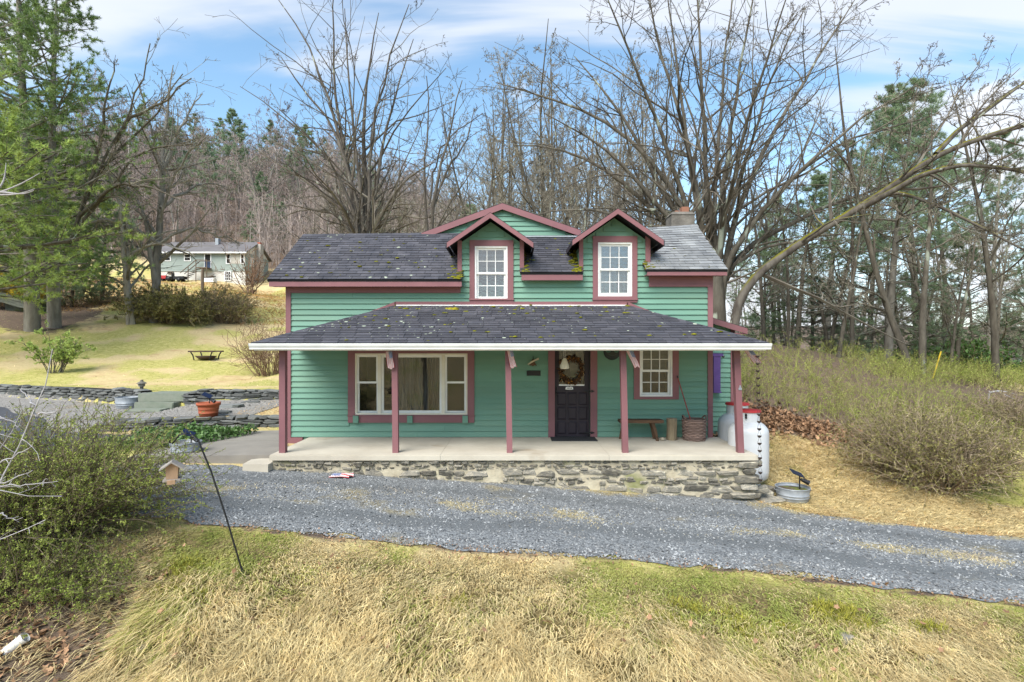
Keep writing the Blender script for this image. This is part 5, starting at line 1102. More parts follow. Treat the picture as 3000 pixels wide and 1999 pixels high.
aa = np.linspace(-1.1, 1.1, 9); MB().tube([mc + Vector((.11 * math.sin(q), -.035, -.03 - .075 * math.cos(q) + .02)) for q in aa], .010, 6).build('mouth', mat('mask_grey', (.05, .06, .055), rough=.5), mk)
# purple capped board hung on the lean-to wall
Dp = 13.28; pp = thing('purple_board', 'purple painted wooden box with capped top hung at the house corner', 'wall box', P(2099, 1150, Dp)); M_PURP = mat('purple_paint', (.105, .055, .21), (.085, .045, .17), scale=6, rough=.6)
MB().box(px_x(2088, Dp), px_x(2108, Dp), Dp - .07, Dp + .095, px_z(1149, Dp), px_z(1044, Dp)).build('body', M_PURP, pp); MB().box(px_x(2084, Dp), px_x(2115, Dp), Dp - .09, Dp + .096, px_z(1044, Dp), px_z(1036, Dp)).build('cap', M_PURP, pp); MB().box(px_x(2087, Dp) - .0, px_x(2110, Dp), Dp - .085, Dp + .094, px_z(1151, Dp), px_z(1147, Dp)).build('foot', M_PURP, pp)
# bottle opener plate on the last post
pc = px_x(2168, DS + .2); op = thing('post_plate', 'small metal plate with a loop on the last porch post', 'plate', (pc, DS + .19, px_z(1136, DS + .19))); zc = px_z(1136, DS + .19)
MB().prism([(pc - .028, zc - .045), (pc + .028, zc - .045), (pc + .03, zc - .015), (pc + .012, zc + .01), (pc + .012, zc + .04), (pc - .012, zc + .04), (pc - .012, zc + .01), (pc - .03, zc - .015)], 'y', DS + .188, DS + .199).build('plate', M_METAL, op)
# rain chains
def rain_chain(label, top, bot, n_):
    t_ = thing('rain_chain', label, 'rain chain', bot); M_COP = mat('dark_copper', (.05, .034, .028), (.035, .026, .022), scale=9, rough=.5, metal=.3); top, bot = Vector(top), Vector(bot)
    for k in range(n_):
        c = top.lerp(bot, (k + .6) / n_); r_ = .036
        MB().lathe([(.008, -.034), (.022, -.026), (.033, -.012), (r_, .004), (r_ - .003, .004), (.028, -.012), (.006, -.028)], tuple(c), 12).build('cup', M_COP, t_, True)
        up = top.lerp(bot, (k - .35) / n_); mb = MB()
        for s_ in (-1, 1): mb.tube([c + Vector((s_ * (r_ - .002), 0, .004)), up], .0022, 4)
        mb.build('link', M_COP, t_)
    return t_
rain_chain('rain chain of small dark cups hanging from the right end of the gutter', P(2219, 1030, 9.72), P(2228, 1414, 9.72), 18)
rain_chain('short rain chain hanging behind the last porch post', P(2118, 1012, 12.6), P(2119, 1052, 12.6), 2)
# ---------------------------------------------------------------- flags
def flag_mat():
    m = bpy.data.materials.new('flag_cloth'); m.use_nodes = True; nt = m.node_tree; N = nt.nodes.new; L = nt.links.new; b = nt.nodes['Principled BSDF']; b.inputs['Roughness'].default_value = .8
    uv = N('ShaderNodeUVMap'); s = N('ShaderNodeSeparateXYZ'); L(uv.outputs[0], s.inputs[0])
    def mt(op, a, c=None):
        k = N('ShaderNodeMath'); k.operation = op
        for i_, q in enumerate((a, c)):
            if q is None: continue
            if isinstance(q, (int, float)): k.inputs[i_].default_value = q
            else: L(q, k.inputs[i_])
        return k.outputs[0]
    U, V = s.outputs[0], s.outputs[1]
    stripe = mt('LESS_THAN', mt('MODULO', mt('MULTIPLY', V, 6.5), 1.0), .5)
    canton = mt('MULTIPLY', mt('LESS_THAN', U, .4), mt('GREATER_THAN', V, 6 / 13))
    su = mt('SUBTRACT', mt('MODULO', mt('MULTIPLY', U, 15), 1.0), .5); sv = mt('SUBTRACT', mt('MODULO', mt('MULTIPLY', mt('SUBTRACT', V, 6 / 13), 9.3), 1.0), .5)
    star = mt('LESS_THAN', mt('ADD', mt('MULTIPLY', su, su), mt('MULTIPLY', sv, sv)), .075)
    def mx(f, a, c):
        x = N('ShaderNodeMix'); x.data_type = 'RGBA'; L(f, x.inputs[0])
        for i_, q in ((6, a), (7, c)):
            if isinstance(q, tuple): x.inputs[i_].default_value = (*q, 1)
            else: L(q, x.inputs[i_])
        return x.outputs[2]
    c = mx(canton, mx(stripe, (.62, .60, .57), (.36, .05, .06)), mx(star, (.04, .07, .19), (.62, .60, .57)))
    L(c, b.inputs['Base Color']); return m
M_FLAG = flag_mat()
def flag(label, origin, fly, hoist, seed, folds=.02, nu=14, nv=10, lay=False):
    r = np.random.default_rng(seed); t_ = thing('flag', label, 'flag', origin, 'small flags on the porch'); fly, hoist = Vector(fly), Vector(hoist); n_ = fly.cross(hoist).normalized(); me = bpy.data.meshes.new('cloth'); v = []; ph = r.random() * 6
    for j in range(nv + 1):
        for i_ in range(nu + 1):
            u, w_ = i_ / nu, j / nv; d = folds * (math.sin(w_ * 9 + ph + u * 2) * (.35 + u) + .4 * math.sin(w_ * 17 + u * 5)); sq = 1 - .12 * u * math.sin(u * 3 + ph) ** 2
            p = Vector(origin) + fly * u + hoist * (1 - w_) * sq + n_ * d + fly.normalized() * (.018 * math.sin(w_ * 7 + ph) * u)
            if lay: p.z = max(p.z, zf(p.x, p.y) + .025)
            v.append(p)
    f = [(j * (nu + 1) + i_, j * (nu + 1) + i_ + 1, (j + 1) * (nu + 1) + i_ + 1, (j + 1) * (nu + 1) + i_) for j in range(nv) for i_ in range(nu)]
    me.from_pydata([tuple(q) for q in v], [], f); uvl = me.uv_layers.new(name='UVMap')
    for poly in me.polygons:
        poly.use_smooth = True
        for li in poly.loop_indices: vi = me.loops[li].vertex_index; uvl.data[li].uv = ((vi % (nu + 1)) / nu, 1 - (vi // (nu + 1)) / nv)
    me.materials.append(M_FLAG); o = bpy.data.objects.new('cloth', me); COL.objects.link(o); put(o, t_)
    return t_
Df = DS + .12
for k, (tx, ty, bx_, by_, hw, lab) in enumerate(((1129, 1030, 1137, 1080, 20, 'small striped flag on the post before the picture window'), (1484, 1026, 1496, 1078, 18, 'small striped flag on the middle porch post'), (1834, 1028, 1858, 1076, 19, 'small striped flag on the post near the bench'), (2180, 1026, 2208, 1064, 22, 'small striped flag on the last porch post by the rain chain'))):
    o_ = P(tx, ty, Df); fl = P(bx_, by_, Df + .02) - o_; ho = Vector((hw * Df / FPX, -.02, .012 * (k % 2)))
    fo = flag(lab, o_ - Vector((0, 0, 0)), fl, ho, k, .012); MB().tube([P(tx + (6 if k < 3 else -12), ty + 3, Df + .07), P(tx - 1, ty - 10, Df)], .005, 5).build('stick', M_BLACK, fo)
g0 = ground(962, 1404); g0.z += .03; flag('crumpled striped flag lying on the gravel by the foundation', g0, (.36, .02, -.01), (.05, .16, .04), 9, .018, lay=True)['group'] = 'small flags on the porch'
# ---------------------------------------------------------------- trees and shrubs
M_NEARTWIG = mat('lichen_twig', (0.269, 0.250, 0.194), (0.156, 0.131, 0.103), scale=1.5, rough=1, spec=.05, var=.35, rnd=.15)
def nrm_(a): return a / (np.linalg.norm(a, axis=-1, keepdims=True) + 1e-9)
def walk(r, start, d, length, n, wander, up, bend=None):
    """polylines: start (m,3), direction (m,3), length (m,) -> (m,n,3)"""
    m = len(start); pts = np.zeros((m, n, 3)); pts[:, 0] = start; d = nrm_(d.copy()); st = (length / (n - 1))[:, None]; drift = r.normal(size=(m, 3)) * wander * .5
    for k in range(1, n):
        d = nrm_(d + r.normal(size=(m, 3)) * wander + drift + np.array([0, 0, 1.]) * up); pts[:, k] = pts[:, k - 1] + d * st
    return pts
def spawn(r, pts, rad, per, t0, t1, ang, lenf, n, wander, up, rr=.55, tip=.25, minlen=.05, taper=.55, maxr=None, abslen=None):
    m, k, _ = pts.shape; plen = np.linalg.norm(np.diff(pts, axis=1), axis=2).sum(1)
    cnt = np.full(m, per) if np.isscalar(per) else per
    idx = np.repeat(np.arange(m), cnt); M_ = len(idx)
    if M_ == 0: return np.zeros((0, n, 3)), np.zeros((0, n))
    t = t0 + (t1 - t0) * r.random(M_); f = t * (k - 1); i = np.minimum(f.astype(int), k - 2); a = (f - i)[:, None]
    pos = pts[idx, i] * (1 - a) + pts[idx, i + 1] * a; tan = nrm_(pts[idx, i + 1] - pts[idx, i]); pr = rad[idx, i] * (1 - a[:, 0]) + rad[idx, i + 1] * a[:, 0]
    perp = nrm_(np.cross(tan, r.normal(size=(M_, 3)))); an = np.radians(ang[0] + (ang[1] - ang[0]) * r.random(M_))[:, None]
    d = tan * np.cos(an) + perp * np.sin(an)
    base = plen[idx] if abslen is None else abslen
    ln = np.maximum(base * lenf * (1 - taper * t) * (.55 + .8 * r.random(M_)), minlen)
    P_ = walk(r, pos, d, ln, n, wander, up); r0 = pr * rr
    if maxr: r0 = np.minimum(r0, maxr)
    R_ = r0[:, None] * np.linspace(1, tip, n)[None]
    return P_, R_
def resample(poly, n):
    p = np.array([tuple(q) for q in poly], float); s = np.concatenate([[0], np.cumsum(np.linalg.norm(np.diff(p, axis=0), axis=1))]); t = np.linspace(0, s[-1], n)
    out = np.stack([np.interp(t, s, p[:, c]) for c in range(3)], 1)
    for _ in range(2): out[1:-1] = (out[:-2] + 2 * out[1:-1] + out[2:]) / 4
    return out
def twiggery(r, stems, srad, lv, crown, trunk, minr=.004):
    """lv: list of dicts for spawn; first goes to the trunk mesh when 'trunk' is set"""
    lev = [(stems, srad)]
    for L_ in lv:
        L_ = dict(L_); tgt = trunk if L_.pop('trunk', False) else crown; k = L_.pop('k'); both = L_.pop('both', False)
        p, q = spawn(r, *lev[-1], **L_); q = np.maximum(q, minr)
        if both and len(lev) > 1:
            p2, q2 = spawn(r, *lev[-2], **{**L_, 'per': max(1, L_['per'])}); p = np.concatenate([p, p2]); q = np.concatenate([q, np.maximum(q2, minr)])
        tgt.tubes(p, q, k, var=r.random(len(p))); lev.append((p, q))
    return lev
def tree_obj(label, loc, trunk, crown, m1, m2, group=None, name='tree', cat='tree'):
    t = thing(name, label, cat, loc, group); trunk.build('trunk', m1, t, True); crown.build('crown', m2, t); return t

def px_tree(label, stems_F, D, base_F, r0, seed, levels, m1=M_BARK, m2=M_TWIG, spread=.18, trunk_top=None, r_stem=(.12, .02), name='bare_tree', minr=.006, zbase=None):
    """a tree whose main limbs were measured on the photograph; limbs are spread in depth about distance D"""
    r = np.random.default_rng(seed); trunk, crown = MB(), MB(); bx, by = base_F[0] * 1.275, base_F[1] * 1.275
    X0 = px_x(bx, D); z0 = (zf(X0, D) - .15) if zbase is None else zbase; b = Vector((X0, D, z0)); S = []; Rr = []
    for poly in stems_F:
        n_ = len(poly); dep = r.normal() * spread * D * .5; limb = abs(poly[0][1] - base_F[1]) > 115 and trunk_top is None; pts = [] if limb else [b + Vector((r.normal() * r0 * .3, r.normal() * r0 * .3, 0))]
        for i_, (x, y) in enumerate(poly): pts.append(P(x * 1.275, y * 1.275, D + dep * ((i_ + .3) / n_) ** 1.2))
        q = resample(pts, 14); q[2:-1] += r.normal(size=(11, 3)) * .03 * D / 20; S.append(q)
        a = r_stem[0] * (.75 + .5 * r.random()) * (.5 if limb else 1); Rr.append(np.interp(np.linspace(0, 1, 14), [0, .22, 1], [a * 1.15, a, r_stem[1]]))
    S = np.array(S); Rr = np.array(Rr); trunk.tubes(S, Rr, 9, var=r.random(len(S)))
    if trunk_top:
        q = resample([b - Vector((0, 0, .2)), b.lerp(P(trunk_top[0] * 1.275, trunk_top[1] * 1.275, D), .5), P(trunk_top[0] * 1.275, trunk_top[1] * 1.275, D)], 8); trunk.tubes(q[None], np.linspace(r0 * 1.2, r0 * .75, 8)[None], 12)
    twiggery(r, S, Rr, levels, crown, trunk, minr)
    return tree_obj(label, b, trunk, crown, m1, m2, name=name)
LV = lambda a, b, c, d, s=1.0, nl=4: [dict(per=a, t0=.25, t1=.97, ang=(22, 62), lenf=.30 * s, n=8, wander=.11, up=.03, k=6, trunk=True, rr=.5, tip=.2), dict(per=b, t0=.2, t1=.98, ang=(25, 65), lenf=.42, n=6, wander=.13, up=.02, k=4, rr=.55, both=True), dict(per=c, t0=.2, t1=1, ang=(25, 65), lenf=.5, n=5, wander=.15, up=.02, k=3, rr=.6), dict(per=d, t0=.2, t1=1, ang=(25, 65), lenf=.55, n=nl, wander=.16, up=.02, k=3, rr=.65)]
T1 = [[(1610, 580), (1560, 430), (1500, 250), (1440, 100), (1385, -30)], [(1615, 570), (1590, 400), (1560, 200), (1530, -40)], [(1632, 560), (1620, 350), (1612, 150), (1598, -80)], [(1642, 560), (1650, 350), (1662, 150), (1690, -80)], [(1652, 560), (1690, 380), (1740, 200), (1812, -20)],
      [(1660, 570), (1720, 420), (1800, 260), (1900, 100), (1970, -10)], [(1668, 590), (1760, 470), (1900, 330), (2050, 220), (2110, 195)], [(1662, 600), (1760, 540), (1900, 470), (2060, 420), (2150, 400)], [(1612, 570), (1540, 420), (1440, 300), (1300, 235), (1140, 190)], [(1602, 590), (1500, 480), (1400, 390), (1290, 335), (1180, 335)],
      [(1604, 610), (1520, 545), (1420, 490), (1330, 470), (1220, 500)], [(1606, 590), (1540, 470), (1470, 330), (1400, 220), (1320, 130)], [(1652, 560), (1720, 350), (1770, 170), (1850, 20)], [(1600, 600), (1540, 500), (1450, 400), (1330, 290), (1250, 260)], [(1625, 560), (1580, 330), (1520, 120), (1480, -50)], [(1648, 560), (1675, 330), (1705, 120), (1745, -70)], [(1660, 610), (1780, 560), (1880, 540), (1990, 540)],
      [(1665, 590), (1800, 420), (1930, 320), (2080, 290), (2160, 260)]]
px_tree('huge many-stemmed bare maple spreading above the chimney', T1, 19.0, (1640, 735), .42, 41, LV(9, 5, 4, 3, 1.0, 3), r_stem=(.10, .016), trunk_top=(1638, 600), spread=.26, name='maple_tree')
T3 = [[(830, 540), (805, 400), (780, 300), (765, 180), (760, 60), (770, -50)], [(835, 540), (800, 440), (745, 350), (700, 290), (640, 250)], [(830, 500), (790, 330), (740, 250), (690, 200), (645, 130)], [(845, 500), (850, 350), (860, 250), (890, 150), (940, 10)], [(850, 520), (870, 380), (890, 280), (920, 180), (950, 90)],
      [(840, 480), (835, 330), (840, 180), (870, 30)], [(820, 480), (790, 330), (730, 150), (690, 60), (640, 0)], [(855, 540), (900, 440), (950, 395), (1000, 372)], [(825, 550), (770, 480), (700, 470), (650, 500)], [(830, 530), (760, 430), (690, 400), (640, 392)], [(838, 480), (812, 320), (800, 180), (792, 20)]]
px_tree('dark many-stemmed bare tree rising behind the long roof', T3, 26.0, (832, 640), .45, 42, LV(7, 5, 3, 2, .8), m1=M_DARKBARK, r_stem=(.155, .018), spread=.16, minr=.008, trunk_top=(832, 540))
T4 = [[(984, 560), (974, 420), (985, 300), (980, 175)], [(990, 560), (1000, 420), (1030, 330), (1050, 230), (1062, 185)], [(986, 470), (1010, 340), (1060, 290), (1110, 260)], [(988, 500), (1020, 400), (1070, 330), (1090, 250)]]
px_tree('bare tree with two dark trunks behind the roof ridge', T4, 32.0, (986, 650), .3, 43, LV(7, 5, 3, 2, .8), m1=M_DARKBARK, r_stem=(.125, .024), minr=.009)
T7 = [[(352, 690), (366, 560), (372, 440), (376, 330), (386, 240), (398, 150)], [(356, 690), (350, 600), (335, 500), (300, 430), (250, 400)], [(368, 500), (400, 400), (440, 340), (480, 310)], [(370, 480), (420, 440), (470, 420), (520, 430)], [(372, 420), (350, 300), (330, 230), (310, 170)], [(372, 400), (410, 300), (440, 250), (465, 215)], [(368, 560), (430, 520), (500, 540), (560, 560)], [(366, 560), (300, 520), (230, 520), (180, 540)]]
px_tree('bare spreading tree with a twin trunk on the lawn edge', T7, 37.0, (352, 692), .28, 44, LV(7, 6, 4, 2, .9), m1=M_GREYBARK, m2=M_NEARTWIG, r_stem=(.20, .03), minr=.010)
T6 = [[(297, 690), (286, 600), (280, 480), (258, 420), (232, 345)], [(290, 640), (288, 540), (300, 450), (330, 400)], [(283, 520), (240, 500), (180, 520), (130, 560)], [(287, 600), (340, 560), (400, 560), (450, 590)]]
px_tree('bare mossy tree leaning beside the dark hemlock', T6, 36.0, (298, 695), .25, 45, LV(6, 5, 3, 2, .8), m1=M_GREYBARK, m2=M_NEARTWIG, r_stem=(.17, .03), minr=.010)
T8 = [[(160, 560), (200, 440), (262, 330), (312, 230), (345, 100)], [(160, 560), (200, 440), (268, 340), (330, 300), (420, 170)], [(262, 330), (300, 270), (380, 230), (440, 180)], [(200, 440), (230, 340), (238, 250), (262, 140)], [(180, 500), (260, 420), (350, 430), (430, 470)], [(160, 560), (240, 450), (300, 360), (350, 340), (450, 330)]]
px_tree('bare tree leaning out from the pines', T8, 34.0, (112, 690), .3, 46, LV(6, 5, 3, 2, .8), m1=M_BARK, m2=M_NEARTWIG, r_stem=(.20, .03), minr=.010)
# leaning mossy trunk on the right
r = np.random.default_rng(47); trunk, crown = MB(), MB(); Dm = 17.0
main = resample([Vector((px_x(2142, Dm), Dm, zf(px_x(2142, Dm), Dm) - .2))] + [P(x * 1.275, y * 1.275, Dm + dd) for x, y, dd in ((1690, 700, 0), (1725, 640, 0), (1780, 600, 0), (1850, 550, -.2), (1920, 510, -.4), (2000, 462, -.6), (2070, 415, -.8), (2140, 360, -1), (2230, 325, -1.1), (2360, 285, -1.3), (2460, 262, -1.4))], 26)
m2_ = resample([P(x * 1.275, y * 1.275, Dm + dd) for x, y, dd in ((1985, 475, -.6), (2050, 440, -1.2), (2120, 400, -1.8), (2210, 378, -2.2), (2300, 385, -2.6), (2420, 410, -3))], 26)
m3_ = resample([P(x * 1.275, y * 1.275, Dm + dd) for x, y, dd in ((2150, 355, -1), (2200, 300, -.6), (2260, 260, -.3), (2340, 200, 0), (2420, 150, .2))], 26)
m4_ = resample([P(x * 1.275, y * 1.275, Dm + dd) for x, y, dd in ((2000, 462, -.6), (2060, 440, -1), (2150, 470, -1.6), (2250, 520, -2.2), (2400, 600, -3))], 26)
S = np.array([main, m2_, m3_, m4_]); Rr = np.array([np.linspace(.155, .055, 26), np.linspace(.095, .03, 26), np.linspace(.08, .02, 26), np.linspace(.06, .02, 26)]); trunk.tubes(S, Rr, 12)
twiggery(r, S, Rr, [dict(per=14, t0=.3, t1=.98, ang=(30, 75), lenf=.16, n=8, wander=.14, up=.03, k=5, trunk=True, rr=.4), dict(per=6, t0=.15, t1=1, ang=(25, 65), lenf=.45, n=6, wander=.15, up=.02, k=4, rr=.55, both=True), dict(per=4, t0=.2, t1=1, ang=(25, 65), lenf=.5, n=5, wander=.15, up=.02, k=3, rr=.6), dict(per=3, t0=.2, t1=1, ang=(25, 65), lenf=.55, n=4, wander=.15, up=.02, k=3, rr=.6)], crown, trunk, .005)
def mossy_bark():
    m = M_DARKBARK.copy(); m.name = 'mossy_bark'; nt = m.node_tree; N = nt.nodes.new; L = nt.links.new; b = nt.nodes['Principled BSDF']; src = b.inputs['Base Color'].links[0].from_socket
    g = N('ShaderNodeNewGeometry'); s = N('ShaderNodeSeparateXYZ'); L(g.outputs['Normal'], s.inputs[0]); n = N('ShaderNodeTexNoise'); n.inputs['Scale'].default_value = 1.3; tc = N('ShaderNodeTexCoord'); L(tc.outputs['Object'], n.inputs['Vector'])
    ad = N('ShaderNodeMath'); ad.operation = 'ADD'; L(s.outputs[2], ad.inputs[0]); L(n.outputs['Fac'], ad.inputs[1]); mr = N('ShaderNodeMapRange'); mr.inputs['From Min'].default_value = 0.95; mr.inputs['From Max'].default_value = 1.25; L(ad.outputs[0], mr.inputs['Value'])
    x = N('ShaderNodeMix'); x.data_type = 'RGBA'; x.inputs[7].default_value = (.13, .12, .012, 1); L(mr.outputs[0], x.inputs[0]); L(src, x.inputs[6]); L(x.outputs[2], b.inputs['Base Color']); return m
tree_obj('leaning tree with moss on its long arching trunk', main[0], trunk, crown, mossy_bark(), M_TWIG, name='leaning_tree')

# ---- generic bare trees (templates in local coordinates, then copied)
def bare_template(seed, H, levels, stems=1, rad=.16, minr=.012, lean=.05, m1=M_GREYBARK, m2=M_HILLTWIG, first=.35):
    r = np.random.default_rng(seed); trunk, crown = MB(), MB(); st = np.zeros((stems, 3)); st[:, :2] = r.normal(size=(stems, 2)) * .12 * (stems > 1)
    d = np.stack([r.normal(size=stems) * lean * (1 + stems), r.normal(size=stems) * lean * (1 + stems), np.ones(stems)], 1); S = walk(r, st, d, np.full(stems, H) * (.8 + .3 * r.random(stems)), 12, .035, .02); Rr = rad * np.linspace(1.15, .12, 12)[None] * np.ones((stems, 1)); trunk.tubes(S, Rr, 7)
    lv = [dict(levels[0], t0=first)] + levels[1:]; twiggery(r, S, Rr, lv, crown, trunk, minr)
    return trunk.mesh('trunk', True), crown.mesh('crown')
def make_template(name, label, cat, seed, group, *a, **k):
    m1, m2 = k.get('m1', M_GREYBARK), k.get('m2', M_HILLTWIG); t, c = bare_template(seed, *a, **k); t.materials.append(m1); c.materials.append(m2); return (name, label, cat, group, t, c)
def place(T, loc, rz, sc, label=None):
    name, lab, cat, group, t, c = T; o = bpy.data.objects.new(name, None); COL.objects.link(o); o.location = loc; o.rotation_euler = (0, 0, rz); o.scale = sc if hasattr(sc, '__len__') else (sc,) * 3; tag(o, label or lab, cat, group)
    for nm, me in (('trunk', t), ('crown', c)): q = bpy.data.objects.new(nm, me); COL.objects.link(q); q.parent = o
    return o
HL = [dict(per=15, t0=.2, t1=.98, ang=(28, 65), lenf=.34, n=6, wander=.10, up=.06, k=4, trunk=True, rr=.45, taper=.65), dict(per=7, t0=.2, t1=1, ang=(25, 60), lenf=.45, n=5, wander=.13, up=.04, k=3, rr=.55), dict(per=6, t0=.2, t1=1, ang=(25, 60), lenf=.55, n=4, wander=.15, up=.03, k=3, rr=.6), dict(per=3, t0=.2, t1=1, ang=(25, 65), lenf=.6, n=3, wander=.15, up=.03, k=3, rr=.7)]
NL = [dict(per=14, t0=.3, t1=.98, ang=(25, 65), lenf=.36, n=8, wander=.11, up=.05, k=5, trunk=True, rr=.45, taper=.65), dict(per=7, t0=.2, t1=1, ang=(25, 62), lenf=.42, n=6, wander=.13, up=.03, k=4, rr=.55), dict(per=5, t0=.2, t1=1, ang=(25, 65), lenf=.5, n=5, wander=.15, up=.02, k=3, rr=.6), dict(per=3, t0=.2, t1=1, ang=(25, 65), lenf=.55, n=4, wander=.16, up=.02, k=3, rr=.65)]
M_HT2 = mat('reddish_twig', (0.282, 0.213, 0.190), (0.247, 0.201, 0.178), scale=.3, rough=1, spec=.05, var=.3, rnd=.25)
hill_T = [make_template('hill_tree', 'bare grey hardwood among many on the wooded hillside', 'tree', 100 + k, 'bare trees on the wooded hillside', 15 + k, HL, stems=1 + (k % 3 == 2), rad=.17, minr=.016, first=.22, m2=(M_HILLTWIG, M_HT2)[k % 2]) for k in range(5)]
mid_T = [make_template('bare_tree', 'slender bare tree in the thicket behind the house', 'tree', 200 + k, 'bare trees behind the house', 14 + k, NL, stems=1 + k % 2, rad=.15, minr=.009, m1=M_BARK, m2=M_NEARTWIG, first=.28) for k in range(4)]
right_T = [make_template('bare_tree', 'bare tree with crooked branches in the woods beyond the brushy bank', 'tree', 300 + k, 'bare trees beyond the brushy bank', 13 + k, NL, stems=1 + k % 2, rad=.13, minr=.008, m1=M_BARK, m2=M_NEARTWIG, first=.18) for k in range(3)]
r = np.random.default_rng(77); cnt = 0; spots = []
while cnt < 280:                                             # hillside
    D = 70 + 135 * r.random() ** .8; u = -1.0 + 1.22 * r.random(); x = u * D
    if D < 84 and px_x(400, D) < x < px_x(830, D): continue
    if any((x - a) ** 2 + (D - b) ** 2 < (2.6 + D * .010) ** 2 for a, b in spots): continue
    spots.append((x, D)); cnt += 1; s = .8 + .45 * r.random(); place(hill_T[r.integers(5)], (x, D, zf(x, D) - .2), r.random() * 6.28, (s * 1.05, s * 1.05, s))
cnt = 0
while cnt < 46:                                              # behind the house
    D = 34 + 34 * r.random(); px_ = 900 + 1080 * r.random() ** .8; x = px_x(px_, D)
    if px_ < 1150 and D < 42: continue
    if any((x - a) ** 2 + (D - b) ** 2 < 6 for a, b in spots): continue
    spots.append((x, D)); cnt += 1; yt = (r.uniform(230, 470) if px_ > 1400 else r.uniform(470, 580)); k = r.integers(4); s = (px_z(yt, D) - zf(x, D)) / (13.2 + k); place(mid_T[k], (x, D, zf(x, D) - .2), r.random() * 6.28, (.85 * s, .85 * s, s))
cnt = 0
while cnt < 70:                                              # right-hand woods
    D = 19 + 45 * r.random() ** 1.5; px_ = 2130 + 1150 * r.random(); x = px_x(px_, D)
    if any((x - a) ** 2 + (D - b) ** 2 < 3.5 for a, b in spots): continue
    spots.append((x, D)); cnt += 1; s = .45 + .45 * r.random(); place(right_T[r.integers(3)], (x, D, zf(x, D) - .2), r.random() * 6.28, s)
# the dense understorey of the hillside: too many slim trees to count; four patches of thicket, repeated side by side
hw_root = thing('hillside_woods', 'dense slim grey woods filling the hillside', 'woods', (-40, 120, zf(-40, 120))); stuff(hw_root); thick = []
for k in range(4):
    r = np.random.default_rng(140 + k); hm = MB(); m_ = 46; x = r.uniform(-9, 9, m_); y = r.uniform(-6, 6, m_)
    S = walk(r, np.stack([x, y, y * .32 + x * -.06 - .4], 1), np.tile([0, 0, 1.], (m_, 1)), r.uniform(3, 11, m_), 5, .06, .02); Rr = np.tile(np.linspace(.09, .025, 5), (m_, 1)); hm.tubes(S, Rr, 3, var=r.random(m_)); p, q = spawn(r, S, Rr, 11, .15, 1, (25, 65), .36, 4, .12, .05, .5); hm.tubes(p, np.maximum(q, .02), 3, var=r.random(len(p))); p, q = spawn(r, p, q, 5, .2, 1, (25, 60), .55, 3, .15, .03, .6); hm.tubes(p, np.maximum(q, .017), 3, var=r.random(len(p)))
    me = hm.mesh('thicket'); me.materials.append((M_HILLTWIG, M_HT2)[k % 2]); thick.append(me)
r = np.random.default_rng(15)
for D in (80, 90, 101, 113, 126, 140, 156, 173, 192, 212):
    x = -1.02 * D
    while x < .22 * D:
        if not (D < 88 and px_x(360, D) < x < px_x(860, D)): o = bpy.data.objects.new('thicket', thick[r.integers(4)]); COL.objects.link(o); put(o, hw_root); o.matrix_basis = M4((x, D + r.normal() * 2, zf(x, D)), (0, 0, r.normal() * .25), (1, 1, r.uniform(.8, 1.25)))
        x += 15 + r.random() * 3
# far bank beyond the river: one mass of woods
fb = MB(); r = np.random.default_rng(12); m_ = 320; px_ = r.uniform(1900, 3600, m_); D = r.uniform(455, 640, m_); X = (px_ - CX) / FPX * D; zb_ = Z(X, D)
st_ = np.stack([X, D, zb_ - 1], 1); S = walk(r, st_, np.tile([0, 0, 1.], (m_, 1)), np.full(m_, 15.) * r.uniform(.7, 1.2, m_), 4, .05, 0); Rr = np.tile(np.linspace(.28, .06, 4), (m_, 1)); fb.tubes(S, Rr, 3, var=r.random(m_))
p, q = spawn(r, S, Rr, 16, .25, 1, (25, 65), .3, 3, .15, .1, .5); fb.tubes(p, np.maximum(q, .07), 3, var=r.random(len(p)))
tag(stuff(fb.build('far_woods', M_HILLTWIG)), 'grey bare woods on the far bank of the river', 'woods')

